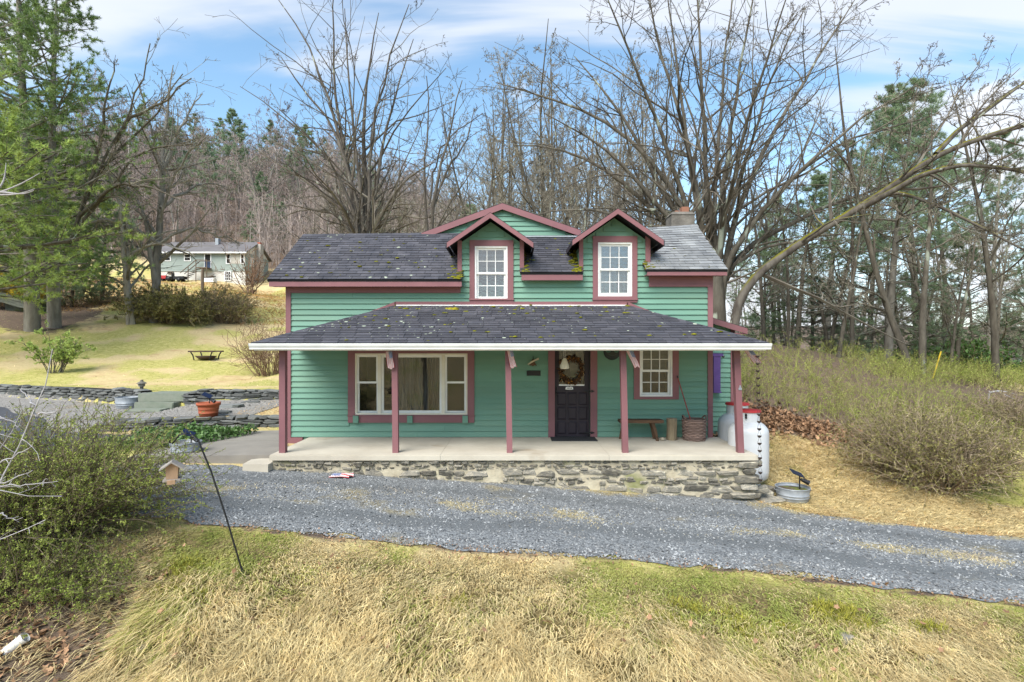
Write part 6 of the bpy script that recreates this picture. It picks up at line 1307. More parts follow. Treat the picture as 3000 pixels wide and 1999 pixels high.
# ---- pines
def pine_parts(seed, H, R0, first=.2, whorls=16, per=5, tufts=7, nl=.16, nn=12, nw=.010, rad=.22, droop=-.02, dead=0, side=None):
    r = np.random.default_rng(seed); trunk, fol = MB(), MB()
    S = walk(r, np.zeros((1, 3)), np.array([[r.normal() * .02, r.normal() * .02, 1]]), np.array([H]), 14, .012, .02); Rr = np.linspace(rad, .025, 14)[None]; trunk.tubes(S, Rr, 9)
    t = np.clip(np.repeat(np.linspace(first, .985, whorls), per) + r.normal(size=whorls * per) * .012, first, .99); a = r.random(len(t)) * 6.283; f = t * 13; i = np.minimum(f.astype(int), 12); pos = S[0, i] * (1 - (f - i))[:, None] + S[0, i + 1] * (f - i)[:, None]
    prof = np.interp(t, [0, first, first + .15, .6, .85, 1], [.7, .75, 1.0, .82, .42, .08]); ln = R0 * prof * (.65 + .6 * r.random(len(t))); el = np.interp(t, [0, .5, 1], [-.02, .18, .75])
    d = np.stack([np.cos(a), np.sin(a), el], 1); B = walk(r, pos, d, ln, 8, .05, droop + .035); Rb = (.012 + ln * .011)[:, None] * np.linspace(1, .25, 8)[None]; trunk.tubes(B, Rb, 5)
    c, cr = spawn(r, B, Rb, 7, .25, 1, (30, 60), .38, 5, .08, .05, .5, taper=.35); trunk.tubes(c, np.maximum(cr, .004), 3)
    alive = np.concatenate([c, B[:, -5:]]);
    if dead:
        db = walk(r, S[0, r.integers(1, max(2, int(13 * first)), dead)], np.stack([np.cos(q_ := r.random(dead) * 6.28), np.sin(q_), r.normal(size=dead) * .1], 1), r.uniform(1, 3.2, dead), 7, .1, -.02); trunk.tubes(db, np.tile(np.linspace(.025, .006, 7), (dead, 1)), 4); dc, dr_ = spawn(r, db, np.tile(np.linspace(.025, .006, 7), (dead, 1)), 6, .2, 1, (30, 70), .35, 4, .15, 0, .5); trunk.tubes(dc, np.maximum(dr_, .004), 3)
    idx = np.repeat(np.arange(len(alive)), tufts); tt = .15 + .85 * r.random(len(idx)) ** .7; ff = tt * (alive.shape[1] - 1); ii = np.minimum(ff.astype(int), alive.shape[1] - 2); aa = (ff - ii)[:, None]
    tp = alive[idx, ii] * (1 - aa) + alive[idx, ii + 1] * aa + r.normal(size=(len(idx), 3)) * .03; td = nrm_(alive[idx, ii + 1] - alive[idx, ii]); m = len(tp)
    nd = nrm_(td[:, None] * .55 + r.normal(size=(m, nn, 3)) * .6 + np.array([0, 0, .12])); L_ = nl * (.7 + .5 * r.random((m, nn, 1))); sd = nrm_(np.cross(nd, r.normal(size=(m, nn, 3)))) * nw
    v = np.stack([tp[:, None] + sd, tp[:, None] - sd, tp[:, None] + nd * L_], 2).reshape(-1, 3); tv = np.clip(.5 + .22 * r.normal(size=m), 0, 1)
    fol.add(v, f3=np.arange(len(v)).reshape(-1, 3), var=np.repeat(tv, nn * 3)); return trunk, fol
def pine_T(name, label, group, seed, m1, m2, *a, **k):
    t, f = pine_parts(seed, *a, **k); t, f = t.mesh('trunk', True), f.mesh('crown'); t.materials.append(m1); f.materials.append(m2); return (name, label, 'pine tree', group, t, f)
gp_ = 'conifers on the wooded hillside'
PA = pine_T('pine_tree', 'tall white pine with twisted grey trunk at the lawn edge', None, 501, M_GREYBARK, M_PINE, 25, 6.2, first=.16, whorls=17, per=5, tufts=8, nn=11, nl=.26, nw=.020, rad=.42)
PB = pine_T('pine_tree', 'bright green young white pine overhanging the lawn', None, 502, M_BARK, M_PINEBRIGHT, 13.5, 6.4, first=.24, whorls=13, per=6, tufts=9, nn=11, nl=.24, nw=.018, rad=.24)
PD = pine_T('pine_tree', 'conifer among the bare trees of the wooded hillside', gp_, 503, M_GREYBARK, M_PINEDARK, 17, 3.4, first=.2, whorls=15, per=4, tufts=4, nn=7, nl=.42, nw=.05, rad=.2)
PR = pine_T('pine_tree', 'tall dark white pine beyond the brushy bank', 'white pines beyond the brushy bank', 504, M_GREYBARK, M_PINEDARK, 17, 4.0, first=.42, whorls=12, per=5, tufts=5, nn=14, nl=.24, nw=.011, rad=.24, dead=40)
PR2 = pine_T('pine_tree', 'tall dark white pine beyond the brushy bank', 'white pines beyond the brushy bank', 505, M_BARK, M_PINEDARK, 15, 3.4, first=.5, whorls=10, per=5, tufts=5, nn=14, nl=.24, nw=.011, rad=.17, dead=44)
PH = pine_T('hemlock_tree', 'dense dark hemlock behind the mossy leaning tree', None, 506, M_BARK, M_PINEDARK, 8.5, 3.2, first=.08, whorls=16, per=5, tufts=6, nn=9, nl=.20, nw=.022, rad=.16)
def ptop(T, px_, D, ytop, rz, H, label=None):
    x = px_x(px_, D); s = (px_z(ytop, D) - zf(x, D)) / H; return place(T, (x, D, zf(x, D) - .2), rz, (max(s, .75), max(s, .75), s), label)
def gplace(T, px_, D, rz, sc, label=None): x = px_x(px_, D); return place(T, (x, D, zf(x, D) - .2), rz, sc, label)
gplace(PA, 95, 33, .4, 1.0); gplace(PA, 160, 34.5, 2.2, .92, 'white pine with split grey trunk behind the bright young pine'); gplace(PB, -120, 25, 1.0, 1.0); gplace(PB, 95, 36, 3.4, (.8, .8, .95), 'bright green white pine with drooping low branch on the lawn'); gplace(PA, -120, 29, 4, .9, 'white pine at the outer edge of the lawn, mostly cut off by the picture edge')
gplace(PH, 300, 44, .4, 1.0); gplace(PH, 210, 42, 1.4, .8, 'shorter dark hemlock near the pine trunks')
for px_, D, s in ((520, 120, 1.1), (620, 105, .9), (860, 118, .9), (430, 150, 1.2), (800, 140, 1.15), (1010, 140, 1.0), (560, 185, 1.2), (1130, 85, .7), (700, 118, 1.25), (905, 150, 1.2), (640, 175, 1.1), (480, 190, 1.1), (1080, 120, .85), (770, 100, .7), (820, 92, .5), (580, 150, .8), (350, 160, 1.0), (960, 175, 1.0), (880, 165, 1.1), (1380, 75, .8), (1750, 60, .7), (270, 110, .9), (1400, 95, .9), (730, 88, .42), (1180, 100, .6)): gplace(PD, px_, D, px_ * .7, s)
ptop(PR, 2601, 22.5, 240, .2, 17, 'white pine with a thick pale grey trunk beyond the brushy bank'); ptop(PR2, 2335, 24, 500, 1.2, 15, 'white pine with a slim trunk, nearer the house, beyond the brushy bank')
for k, (px_, D, yt) in enumerate(((2420, 28, 420), (2545, 32, 300), (2690, 31, 215), (2790, 36, 330), (2900, 29, 400), (3060, 29, 300), (2265, 33, 560))): ptop((PR, PR2)[k % 2], px_, D, yt, k * 1.3, (17, 15)[k % 2])

PY = pine_T('pine_tree', 'young soft green pine in the understorey beyond the brushy bank', 'young pines beyond the brushy bank', 507, M_BARK, M_PINEDARK, 9, 3.0, first=.10, whorls=13, per=5, tufts=6, nn=11, nl=.22, nw=.011, rad=.10)
for k, (px_, D, yt) in enumerate(((2240, 27, 660), (2430, 25, 800), (2520, 30, 640), (2700, 27, 760), (2860, 30, 680), (2990, 29, 780))): ptop(PY, px_, D, yt, k * 2.1, 9)
# ---- shrubs: fountain of fine stems with small leaves
def shrub(label, c, rx, ry, h, n1, tw, leaves, lsize, m_stem, m_leaf, seed, name='shrub', rs=.006, group=None, up=.0, rt=.003, spread=1.0, lean=(0, 0), lrange=(.3, 1.0), nseg=7, cat='shrub'):
    r = np.random.default_rng(seed); st_, lf = MB(), MB(); a = r.random(n1) * 6.283; q = np.sqrt(r.random(n1))
    st0 = np.stack([c[0] + rx * .42 * q * np.cos(a), c[1] + ry * .42 * q * np.sin(a), np.full(n1, c[2])], 1); st0[:, 2] = np.minimum(Z(st0[:, 0], st0[:, 1]), c[2] + .3) - .02
    d = np.stack([np.cos(a) * q * spread * rx / h + lean[0], np.sin(a) * q * spread * ry / h + lean[1], np.ones(n1) * (.75 + .4 * r.random(n1))], 1); d += r.normal(size=d.shape) * .15
    ln = h * (.75 + .45 * r.random(n1)) * np.sqrt(1 + (q * rx / h * .5) ** 2); S = walk(r, st0, d, ln, nseg, .10, up - .05 * 1); Rr = rs * np.linspace(1, .3, nseg)[None] * (.6 + .8 * r.random((n1, 1))); st_.tubes(S, Rr, 3, var=r.random(n1))
    c1, r1 = spawn(r, S, Rr, tw, .2, 1, (20, 65), .36, 4, .18, .01, .6, taper=.5); r1 = np.maximum(r1, rt); st_.tubes(c1, r1, 3, var=r.random(len(c1)))
    t_ = thing(name, label, cat, c, group); st_.build('stems', m_stem, t_)
    if leaves:
        al = c1; idx = r.integers(0, len(al), leaves); tt = lrange[0] + (lrange[1] - lrange[0]) * r.random(leaves); ff = tt * (al.shape[1] - 1); ii = np.minimum(ff.astype(int), al.shape[1] - 2); aa = (ff - ii)[:, None]; pos = al[idx, ii] * (1 - aa) + al[idx, ii + 1] * aa + r.normal(size=(leaves, 3)) * lsize * .8
        v, f, vv = leaf_tris(pos, lsize, seed + 1); lf.add(v, f3=f, var=vv); lf.build('leaves', m_leaf, t_)
    return t_
q = ground(250, 1660); shrub('big spreading green-budded shrub behind the shepherd hook', (-6.0, 6.8, zf(-6.0, 6.8)), 1.6, 1.15, 1.28, 520, 9, 80000, .0098, M_DARKSTEM, M_LEAF, 61, rs=.007, rt=.0028, spread=.85)
shrub('low dark twiggy shrub at the foot of the big green shrub', (-5.2, 5.85, zf(-5.2, 5.85)), 1.35, .55, .55, 260, 8, 30000, .0085, M_DARKSTEM, M_LEAF, 62, rs=.006, rt=.0026)
shrub('large rounded olive brown shrub on the right lawn', (8.45, 11.0, zf(8.45, 11.0)), 1.4, 1.1, 1.35, 470, 9, 26000, .018, M_SHRUBSTEM, M_OLIVE, 63, rs=.008, rt=.0035, spread=.85)
q = ground(520, 948); shrub('wide olive green shrub on the upper lawn', (q.x - .6, q.y, q.z), 2.3, 1.8, 2.2, 260, 9, 34000, .045, M_SHRUBSTEM, M_OLIVE, 64, rs=.016, rt=.009)
q = ground(665, 946); shrub('upright olive shrub with bare stems beside the wide one on the upper lawn', (q.x, q.y, q.z), 1.8, 1.5, 2.3, 220, 8, 9000, .04, M_SHRUBSTEM, M_OLIVE, 65, rs=.018, rt=.009, spread=.8)
shrub('thin reddish bare shrub at the corner of the house', (px_x(800, 23), 23, zf(px_x(800, 23), 23)), 1.6, 1.3, 2.0, 130, 8, 0, .02, M_REDSTEM, M_OLIVE, 66, rs=.011, rt=.006, spread=.9)
shrub('bare reddish sapling clump in front of the neighbouring house', (px_x(732, 60), 60, zf(px_x(732, 60), 60)), 1.8, 1.6, 4.6, 26, 9, 0, .02, M_REDSTEM, M_OLIVE, 67, rs=.05, rt=.02, spread=.6)
shrub('brown shrub on the bank at the right edge', (px_x(3010, 14), 14, zf(px_x(3010, 14), 14)), 1.3, 1.0, 1.0, 200, 8, 4000, .016, M_SHRUBSTEM, M_OLIVE, 68, rs=.007, rt=.0035)
# yellow forsythia at the far left
shrub('yellow flowering forsythia by the pine trunks', (px_x(20, 40), 40, zf(px_x(20, 40), 40)), 2.6, 2.0, 2.6, 150, 7, 9000, .06, M_SHRUBSTEM, M_YELLOW, 69, rs=.016, rt=.009, name='forsythia')
shrub('brown tangle of brush behind the rock outcrop', (px_x(210, 43), 43, zf(px_x(210, 43), 43)), 5.5, 2.0, 1.2, 200, 7, 2500, .05, M_SHRUBSTEM, M_OLIVE, 70, rs=.014, rt=.008)
# small leafy tree on the lawn edge
q = ground(148, 1096); shrub('small leafing tree with feathery green tips above the long wall', (q.x, q.y + .3, q.z), .7, .6, 1.75, 16, 9, 2600, .045, M_BARK, M_PINEBRIGHT, 71, rs=.020, rt=.006, spread=.7, lrange=(.5, 1), name='small_tree', cat='tree', lean=(.25, 0))
# rhododendron and bank brush
q = ground(2790, 1092); shrub('broad evergreen rhododendron in front of the river', (px_x(2800, 27), 27, zf(px_x(2800, 27), 27)), 3.0, 1.8, 1.5, 130, 8, 6500, .075, M_SHRUBSTEM, M_DKLEAF, 72, rs=.014, rt=.007, name='rhododendron')
def brush_mass(name, label, n1, reg, h, seed, m_stem, m_leaf, leaves, rs, lsize, cat='brush'):
    r = np.random.default_rng(seed); x, y = reg(r, n1); z_ = Z(x, y) - .02; a = r.random(n1) * 6.28; st0 = np.stack([x, y, z_], 1); d = np.stack([np.cos(a) * .55, np.sin(a) * .55, np.ones(n1)], 1); hh = h * (.5 + .7 * r.random(n1)) * (.6 + .6 * fbm(x, y, 1.8, seed)); S = walk(r, st0, d, hh, 5, .17, -.03); Rr = rs * np.linspace(1, .3, 5)[None] * np.ones((n1, 1)); mb = MB(); hue = np.clip(r.random(n1), 0, 1); mb.tubes(S, Rr, 3, var=hue)
    c1, r1 = spawn(r, S, Rr, 3, .2, 1, (20, 60), .4, 3, .18, 0, .6); mb.tubes(c1, np.maximum(r1, rs * .45), 3, var=r.random(len(c1))); o = mb.build(name, m_stem); tag(stuff(o), label, cat)
    pos = c1[r.integers(0, len(c1), leaves), r.integers(1, 3, leaves)] + r.normal(size=(leaves, 3)) * .02; v, f, vv = leaf_tris(pos, lsize, seed + 3); lo = MB().add(v, f3=f, var=vv).build('leaves', m_leaf, o); return o
M_GSTEM = mat('green_stem', (0.225, 0.255, 0.055), (0.240, 0.205, 0.095), scale=1.1, rough=.9, var=.4, spec=.1)
toe_y = lambda x: np.interp(x, [3.8, 5.0, 6.7, 8.0, 9.5, 11.5, 14, 20], [13.9, 14.2, 14.6, 13.7, 13.0, 12.6, 12.4, 14.5])
def reg1(r, n): x = r.uniform(4.4, 13.5, n); y = toe_y(x) + .25 + np.abs(r.normal(size=n)) * 2.6; return x, y
def reg2(r, n): x = r.uniform(11.5, 22, n); y = np.interp(x, [11, 16, 22], [16.5, 17.5, 20]) + np.abs(r.normal(size=n)) * 2.2; return x, y
brush_mass('bank_brush', 'fine green-stemmed brush covering the bank beside the house', 2100, reg1, .72, 81, M_GSTEM, M_LEAF, 36000, .006, .0105)
brush_mass('bank_brush', 'olive brush covering the far bank towards the river', 1300, reg2, .8, 82, M_GSTEM, M_LEAF, 18000, .008, .015)
# leafy ground-cover bed next to the walk
r = np.random.default_rng(83); n_ = 5200; x = r.uniform(-8.3, -5.95, n_); y = r.uniform(10.9, 13.0, n_); ok = (x < -5.9 - .42 * (12.7 - y)) & (y < 12.75 + .1 * np.sin(x * 4)) & (x > -8.3 + .2 * np.sin(y * 5)); x, y = x[ok], y[ok]
z_ = Z(x, y) + .03 + .22 * r.random(len(x)) * (.4 + fbm(x, y, .5, 9)); v, f, vv = confetti(len(x), np.stack([x, y, z_], 1), .045, 84, .5); tag(stuff(MB().add(v, f4=f, var=vv).build('ground_cover', M_DKLEAF)), 'glossy green ground cover bed between the walk and the low wall', 'ground cover')

# ---- bleached bare sapling close to the camera on the left
Dn = 5.4; z5 = lambda x, y, d=0: P(x * .4464, 1050 + y * .4464, Dn + d); r = np.random.default_rng(90); b0 = Vector((-5.75, Dn, zf(-5.75, Dn) - .1))
stems = [[b0, z5(-140, 1150), z5(0, 770), z5(130, 560), z5(240, 380), z5(320, 220), z5(348, 0), z5(345, -60)], [b0, z5(-200, 1000, .2), z5(-60, 640, .2), z5(60, 530, .2), z5(130, 440, .2), z5(148, 335, .2)], [z5(240, 380), z5(230, 320), z5(180, 250), z5(128, 200)], [z5(250, 370), z5(330, 370), z5(400, 335), z5(448, 272)], [b0, z5(-260, 700, -.3), z5(0, 870, -.3), z5(80, 930, -.3), z5(190, 955, -.3), z5(300, 930, -.3), z5(405, 905, -.3)], [z5(-60, 830, -.2), z5(60, 800, -.2), z5(160, 765, -.2), z5(215, 735, -.2)], [z5(-40, 700), z5(60, 660), z5(150, 620), z5(220, 550)], [b0, z5(-200, 1200, -.2), z5(0, 1210, -.2), z5(140, 1150, -.2), z5(300, 1060, -.2)], [z5(-40, 1010, -.2), z5(40, 1035, -.2), z5(110, 1062, -.2)], [b0, z5(-300, 300, .1), z5(-100, 500, .1), z5(0, 595, .1), z5(80, 520, .1)], [z5(-80, 370, .2), z5(40, 400, .2), z5(120, 455, .2)], [z5(-80, 860), z5(80, 830), z5(260, 820), z5(380, 808)]]
S = np.array([resample(s_, 10) for s_ in stems]); S[:, 1:-1] += r.normal(size=S[:, 1:-1].shape) * .008; Rr = np.linspace(.009, .0035, 10)[None] * np.ones((len(S), 1)); Rr[0] *= 1.2; mb = MB(); mb.tubes(S, Rr, 5, var=r.random(len(S))); c1, r1 = spawn(r, S, Rr, 5, .25, 1, (30, 70), .14, 5, .18, .02, .6); cm = MB(); cm.tubes(c1, np.maximum(r1, .002), 3, var=r.random(len(c1)))
tt = thing('bare_sapling', 'bleached bare sapling in front of the big green shrub', 'sapling', b0); mb.build('stems', M_PALE, tt, True); stuff(cm.build('twigs', M_PALE, tt))
Dn2 = 6.5; sF = lambda x, y, d=0: P(x * 1.275, y * 1.275, Dn2 + d); S = np.array([resample(s_, 8) for s_ in ([sF(-60, 460), sF(0, 443), sF(30, 432), sF(60, 418), sF(92, 398)], [sF(-60, 452), sF(0, 447), sF(40, 450), sF(80, 434)], [sF(-30, 450), sF(5, 430), sF(12, 405), sF(14, 375)], [sF(-10, 440), sF(30, 445), sF(60, 448), sF(78, 438)])]); mb = MB().tubes(S, np.linspace(.016, .004, 8)[None] * np.ones((4, 1)), 5)
o = thing('tree_branch', 'pale grey branch tip reaching in at the left edge before the pine', 'branch', S[0][0]); mb.build('limb', M_PALE, o, True)
# white dead branch on the right bank
q = ground(2895, 1195); S = np.array([resample([q, q + Vector((.02, 0, .25)), q + Vector((.03, 0, .48))], 6), resample([q + Vector((.03, 0, .42)), q + Vector((.4, .1, .50)), q + Vector((.9, .1, .36))], 6), resample([q + Vector((.3, .05, .46)), q + Vector((.5, 0, .36)), q + Vector((.8, .0, .2))], 6)]); o = thing('dead_branch', 'white dead branch standing at the edge of the far brush', 'branch', q); MB().tubes(S, np.linspace(.045, .012, 6)[None] * np.array([[1], [.6], [.4]]), 6).build('limb', M_PALE, o, True)
# yellow marker pole
q = ground(2732, 1112); o = thing('marker_pole', 'leaning yellow utility marker in the brush', 'pole', q); MB().tube([q, P(2757, 1030, q.y)], .022, 6).build('sleeve', mat('yellow_plastic', (.55, .38, .02), rough=.5), o)
MB().tube([P(2757, 1030, q.y), P(2790, 930, q.y)], .006, 4).build('wire', M_BLACK, o)
# mossy low shed roof beyond the bank
D = 31.0; o = thing('mossy_shed', 'low shed with a moss-covered roof beyond the bank', 'shed', P(2660, 1060, D)); x0, x1 = px_x(2615, D), px_x(2715, D); zt, zb_ = px_z(1028, D), px_z(1045, D)
MB().hexa([(x0, D, zb_), (x1, D, zb_), (x1, D + 2, zt), (x0, D + 2, zt), (x0, D, zb_ + .08), (x1, D, zb_ + .08), (x1, D + 2, zt + .08), (x0, D + 2, zt + .08)]).build('roof', M_MOSS, o)
for k in range(4): MB().box(x0 + .2, x1 - .2, D + .2 + k * .003, D + .25, zb_ - .25 * (k + 1) - .0, zb_ - .25 * k - .03).build('wall_board', M_OLDWOOD, o)

# ---------------------------------------------------------------- rocks, fire pit, post, neighbouring house
M_LEDGE = mat('ledge_rock', (0.085, 0.095, 0.075), (0.15, 0.155, 0.13), scale=1.5, rough=.95, bump=.8, bscale=5, c3=(.12, .13, .05), c3scale=.8)
def ledge(label, c, sx_, sy_, sz_, seed, tilt):
    bm = bmesh.new(); bmesh.ops.create_cube(bm, size=1); bmesh.ops.subdivide_edges(bm, edges=list(bm.edges), cuts=3, use_grid_fill=True); r = np.random.default_rng(seed)
    for v_ in bm.verts: v_.co = Vector((v_.co.x * sx_, v_.co.y * sy_, v_.co.z * sz_)) + Vector(r.normal(0, .10, 3)) * min(sx_, sz_) * .6
    me = bpy.data.meshes.new('rock_ledge'); bm.to_mesh(me); bm.free(); me.materials.append(M_LEDGE); o = bpy.data.objects.new('rock_ledge', me); COL.objects.link(o); o.location = c; o.rotation_euler = (0.1, tilt, .2); return tag(o, label, 'rock')
q = ground(60, 915); ledge('large dark overhanging rock ledge at the lawn edge', q + Vector((-.9, .5, .95)), 3.6, 2.0, .5, 1, .22); ledge('block of rock propping the dark ledge', q + Vector((-.2, .9, .2)), 2.2, 1.2, .6, 2, .1); q2 = ground(115, 908); ledge('broken rock at the end of the dark ledge', q2 + Vector((-.1, .2, .25)), .7, .8, .6, 3, .3)
q = ground(604, 1055); fp = thing('fire_pit', 'dark steel fire pit with a raised frame on the lawn', 'fire pit', q); w = 73 / FPX * q.y / 2; hz = 27 / FPX * q.y
M_RUST = mat('rusty_steel', (.05, .035, .028), (.09, .055, .04), scale=5, rough=.8)
MB().lathe([(.001, .02), (w * .55, .05), (w * .8, hz * .42), (w * .78, hz * .44), (.001, hz * .40)], tuple(q), 20).build('bowl', M_RUST, fp, True)
for sx_ in (-1, 1):
    for sy_ in (-1, 1): MB().tube([q + Vector((sx_ * w * .62, sy_ * w * .6, 0)), q + Vector((sx_ * w * .72, sy_ * w * .62, hz * .55)), q + Vector((sx_ * w * .88, sy_ * w * .7, hz * .96))], .03, 6).build('leg', M_BLACK, fp)
MB().box(q.x - w, q.x + w, q.y - w * .8, q.y - w * .55, q.z + hz * .85, q.z + hz).build('rail', M_RUST, fp); MB().box(q.x - w, q.x + w, q.y + w * .55, q.y + w * .8, q.z + hz * .85, q.z + hz).build('rail', M_RUST, fp)
q = ground(592, 868); o = MB().tube([q - Vector((0, 0, .2)), P(594, 788, q.y)], [.16, .14], 8).build('wooden_post', M_OLDWOOD, None); tag(o, 'weathered grey wooden post behind the upper lawn shrubs', 'post')
DH = 71.0; H_ = lambda x, y, d=0: P(x * .4146, 550 + y * .4146, DH + d); hxx = lambda x: px_x(x * .4146, DH); hzz = lambda y: px_z(550 + y * .4146, DH)
nb = thing('neighbour_house', 'pale green ranch house with white basement wall on the hill', 'house', H_(1440, 655)); M_NB = mat('sage_siding', (0.30, 0.345, 0.315), (0.265, 0.31, 0.28), scale=.6, rough=.8); M_NBW = mat('white_wall', (.62, .60, .55), (.52, .50, .45), scale=.5, rough=.9); M_NBR = mat('brown_grey_roof', (.115, .105, .105), (.15, .14, .14), scale=.8, rough=.9)
nx0, nx1 = hxx(1120), hxx(1735); ze, zs_, zg = hzz(462), hzz(592), hzz(665); zr_ = px_z(550 + 388 * .4146, DH + 3.4); DB = DH + 6.6
MB().box(nx0, nx1, DH, DB, zs_, ze).build('wall', M_NB, nb); MB().box(nx0 + .05, nx1 - .05, DH + .05, DB - .05, zg - 1.5, zs_ - .002).build('basement_wall', M_NBW, nb)
for k in range(9): zz = zs_ + (ze - zs_) * k / 9; MB().box(nx0 - .01, nx1 + .01, DH - .03, DH - .001, zz + .015, zz + (ze - zs_) / 9 - .015).build('siding_board', M_NB, nb)
MB().add([(nx1, DH, ze), (nx1, DB, ze), (nx1, DH + 3.3, zr_ - .12), (nx1 - .2, DH, ze), (nx1 - .2, DB, ze), (nx1 - .2, DH + 3.3, zr_ - .12)], f3=[(0, 1, 2), (3, 5, 4)]).build('gable', M_NBW, nb)
for k in range(12):
    zz = zs_ + (ze + .9 - zs_) * k / 12; 
    if zz < ze - .1: MB().box(nx1 + .001, nx1 + .03, DH + .02, DB - .02, zz + .015, zz + .28).build('siding_board', M_NB, nb)
rf_ = MB().hexa([(nx0 - .4, DH - .5, ze - .05), (nx1 + .35, DH - .5, ze - .05), (nx1 + .35, DH + 3.3, zr_ - .08), (nx0 - .4, DH + 3.3, zr_ - .08), (nx0 - .4, DH - .5, ze + .06), (nx1 + .35, DH - .5, ze + .06), (nx1 + .35, DH + 3.3, zr_ + .04), (nx0 - .4, DH + 3.3, zr_ + .04)]); rf_.hexa([(nx0 - .4, DH + 3.3, zr_ - .08), (nx1 + .35, DH + 3.3, zr_ - .08), (nx1 + .35, DB + .5, ze - .05), (nx0 - .4, DB + .5, ze - .05), (nx0 - .4, DH + 3.3, zr_ + .04), (nx1 + .35, DH + 3.3, zr_ + .04), (nx1 + .35, DB + .5, ze + .06), (nx0 - .4, DB + .5, ze + .06)]); rfo = rf_.build('roof', M_NBR, nb)
MB().box(nx0 - .4, nx1 + .35, DH - .56, DH - .501, ze - .12, ze + .06).build('gutter', M_WHITE, rfo); MB().box(hxx(1455), hxx(1478), DH + 2.2, DH + 2.8, zr_ - .9, zr_ + .35).build('chimney', M_METAL, rfo)
MB().box(nx1 + .04, nx1 + .75, DH + 2.6, DH + 3.5, zg, hzz(372)).build('chimney', mat('pale_block', (.42, .39, .35), (.34, .32, .29), scale=2, rough=.9), nb); MB().box(nx1 + .2, nx1 + .6, DH + 2.8, DH + 3.3, hzz(372), hzz(358)).build('flue_pot', M_TERRA, nb)
def nb_win(x0, x1, y0, y1, m=M_WHITE, cols=1, rows=2, name='window'):
    a, b, c, d = hxx(x0), hxx(x1), hzz(y1), hzz(y0); w_ = MB().box(a, b, DH - .09, DH - .031, c, d).build(name, m, nb); n_ = MB()
    for i_ in range(cols):
        for j in range(rows): MB().box(a + .12 + (b - a - .18) * i_ / cols, a + .06 + (b - a - .18) * (i_ + 1) / cols, DH - .10, DH - .091, c + .1 + (d - c - .14) * j / rows, c + .05 + (d - c - .14) * (j + 1) / rows).build('pane', M_DARK, w_)
nb_win(1160, 1210, 468, 520); nb_win(1302, 1352, 470, 520); nb_win(1598, 1632, 468, 540, rows=2); nb_win(1638, 1694, 468, 540, m=M_NBW, rows=1, cols=1) if False else MB().box(hxx(1632), hxx(1700), DH - .08, DH - .031, hzz(538), hzz(470)).build('picture_window', mat('curtained_pane', (.45, .42, .36), rough=.4), nb); nb_win(1700, 1730, 468, 540); nb_win(1185, 1226, 592, 611, m=M_OLDWOOD, cols=2, rows=1); M_BLUE = mat('blue_door', (.03, .05, .10), rough=.5); nb_win(1445, 1495, 468, 572); MB().box(hxx(1450), hxx(1490), DH - .12, DH - .101, hzz(572), hzz(520)).build('door', M_BLUE, nb); nb_win(1588, 1636, 590, 660, m=M_WHITE, cols=3, rows=3, name='basement_door')
for k in range(3): y0_ = DH + 1.2 + k * 1.5; MB().box(nx1 + .031, nx1 + .08, y0_, y0_ + .9, hzz(545), hzz(480)).build('window', M_WHITE, nb)
sx0_, sx1_ = hxx(1425), hxx(1500); zl_ = hzz(572); MB().box(sx0_, sx1_, DH - 1.3, DH - .13, zl_ - .12, zl_).build('landing', M_OLDWOOD, nb)
for k in range(8): MB().box(sx0_ - .25 * (k + 1), sx0_ - .25 * k, DH - 1.3, DH - .4, zl_ - .2 * (k + 1) - .05, zl_ - .2 * (k + 1)).build('step', M_OLDWOOD, nb)
for yy in (DH - 1.3, DH - .4): MB().tube([(sx0_ - 2.0, yy, zl_ - .75), (sx0_, yy, zl_ + .9), (sx1_, yy, zl_ + .9)], .06, 5).build('rail', M_OLDWOOD, nb)
for xx in (sx0_ - 1.0, sx0_, sx1_): MB().tube([(xx, DH - 1.3, zg - .4), (xx, DH - 1.3, zl_ + .9 if xx >= sx0_ else zl_ + .1)], .06, 5).build('post', M_OLDWOOD, nb)
# mower, cart and box by the neighbour's wall
def nbz(x, d): return zf(x, d)
x = hxx(1232); y = DH - 1.6; z_ = nbz(x, y); mw = thing('riding_mower', 'dark riding mower parked by the neighbouring basement wall', 'mower', (x, y, z_)); MB().box(x - .9, x + .1, y - .3, y + .3, z_ + .35, z_ + .75).build('hood', M_RED, mw); MB().box(x + .1, x + .8, y - .4, y + .4, z_ + .3, z_ + .5).build('deck', M_BLACK, mw); MB().box(x + .35, x + .85, y - .25, y + .25, z_ + .55, z_ + .65).build('seat', M_BLACK, mw); MB().box(x + .75, x + .87, y - .25, y + .25, z_ + .65, z_ + 1.05).build('backrest', M_BLACK, mw); MB().tube([(x - .1, y, z_ + .7), (x + .12, y, z_ + 1.05)], .03, 5).build('steering_column', M_BLACK, mw)
for dx_, rr in ((-.6, .22), (.5, .32)):
    for dy in (-.42, .42):
        m_ = disc(Vector((x + dx_, y + dy, z_ + rr)), [(.001, -.1), (rr, -.1), (rr, .1), (.001, .1)], 14); m_.build('wheel', M_BLACK, mw, True)
x = hxx(1330); z_ = nbz(x, y); ct = thing('garden_cart', 'low black garden cart near the neighbouring stairs', 'cart', (x, y, z_)); MB().box(x - .7, x + .6, y - .4, y + .4, z_ + .35, z_ + .7).build('tray', M_BLACK, ct); MB().tube([(x + .6, y, z_ + .5), (x + 1.2, y, z_ + .9)], .04, 5).build('handle', M_BLACK, ct)
for dy in (-.45, .45): disc(Vector((x, y + dy, z_ + .25)), [(.001, -.06), (.25, -.06), (.25, .06), (.001, .06)], 14).build('wheel', M_BLACK, ct, True)
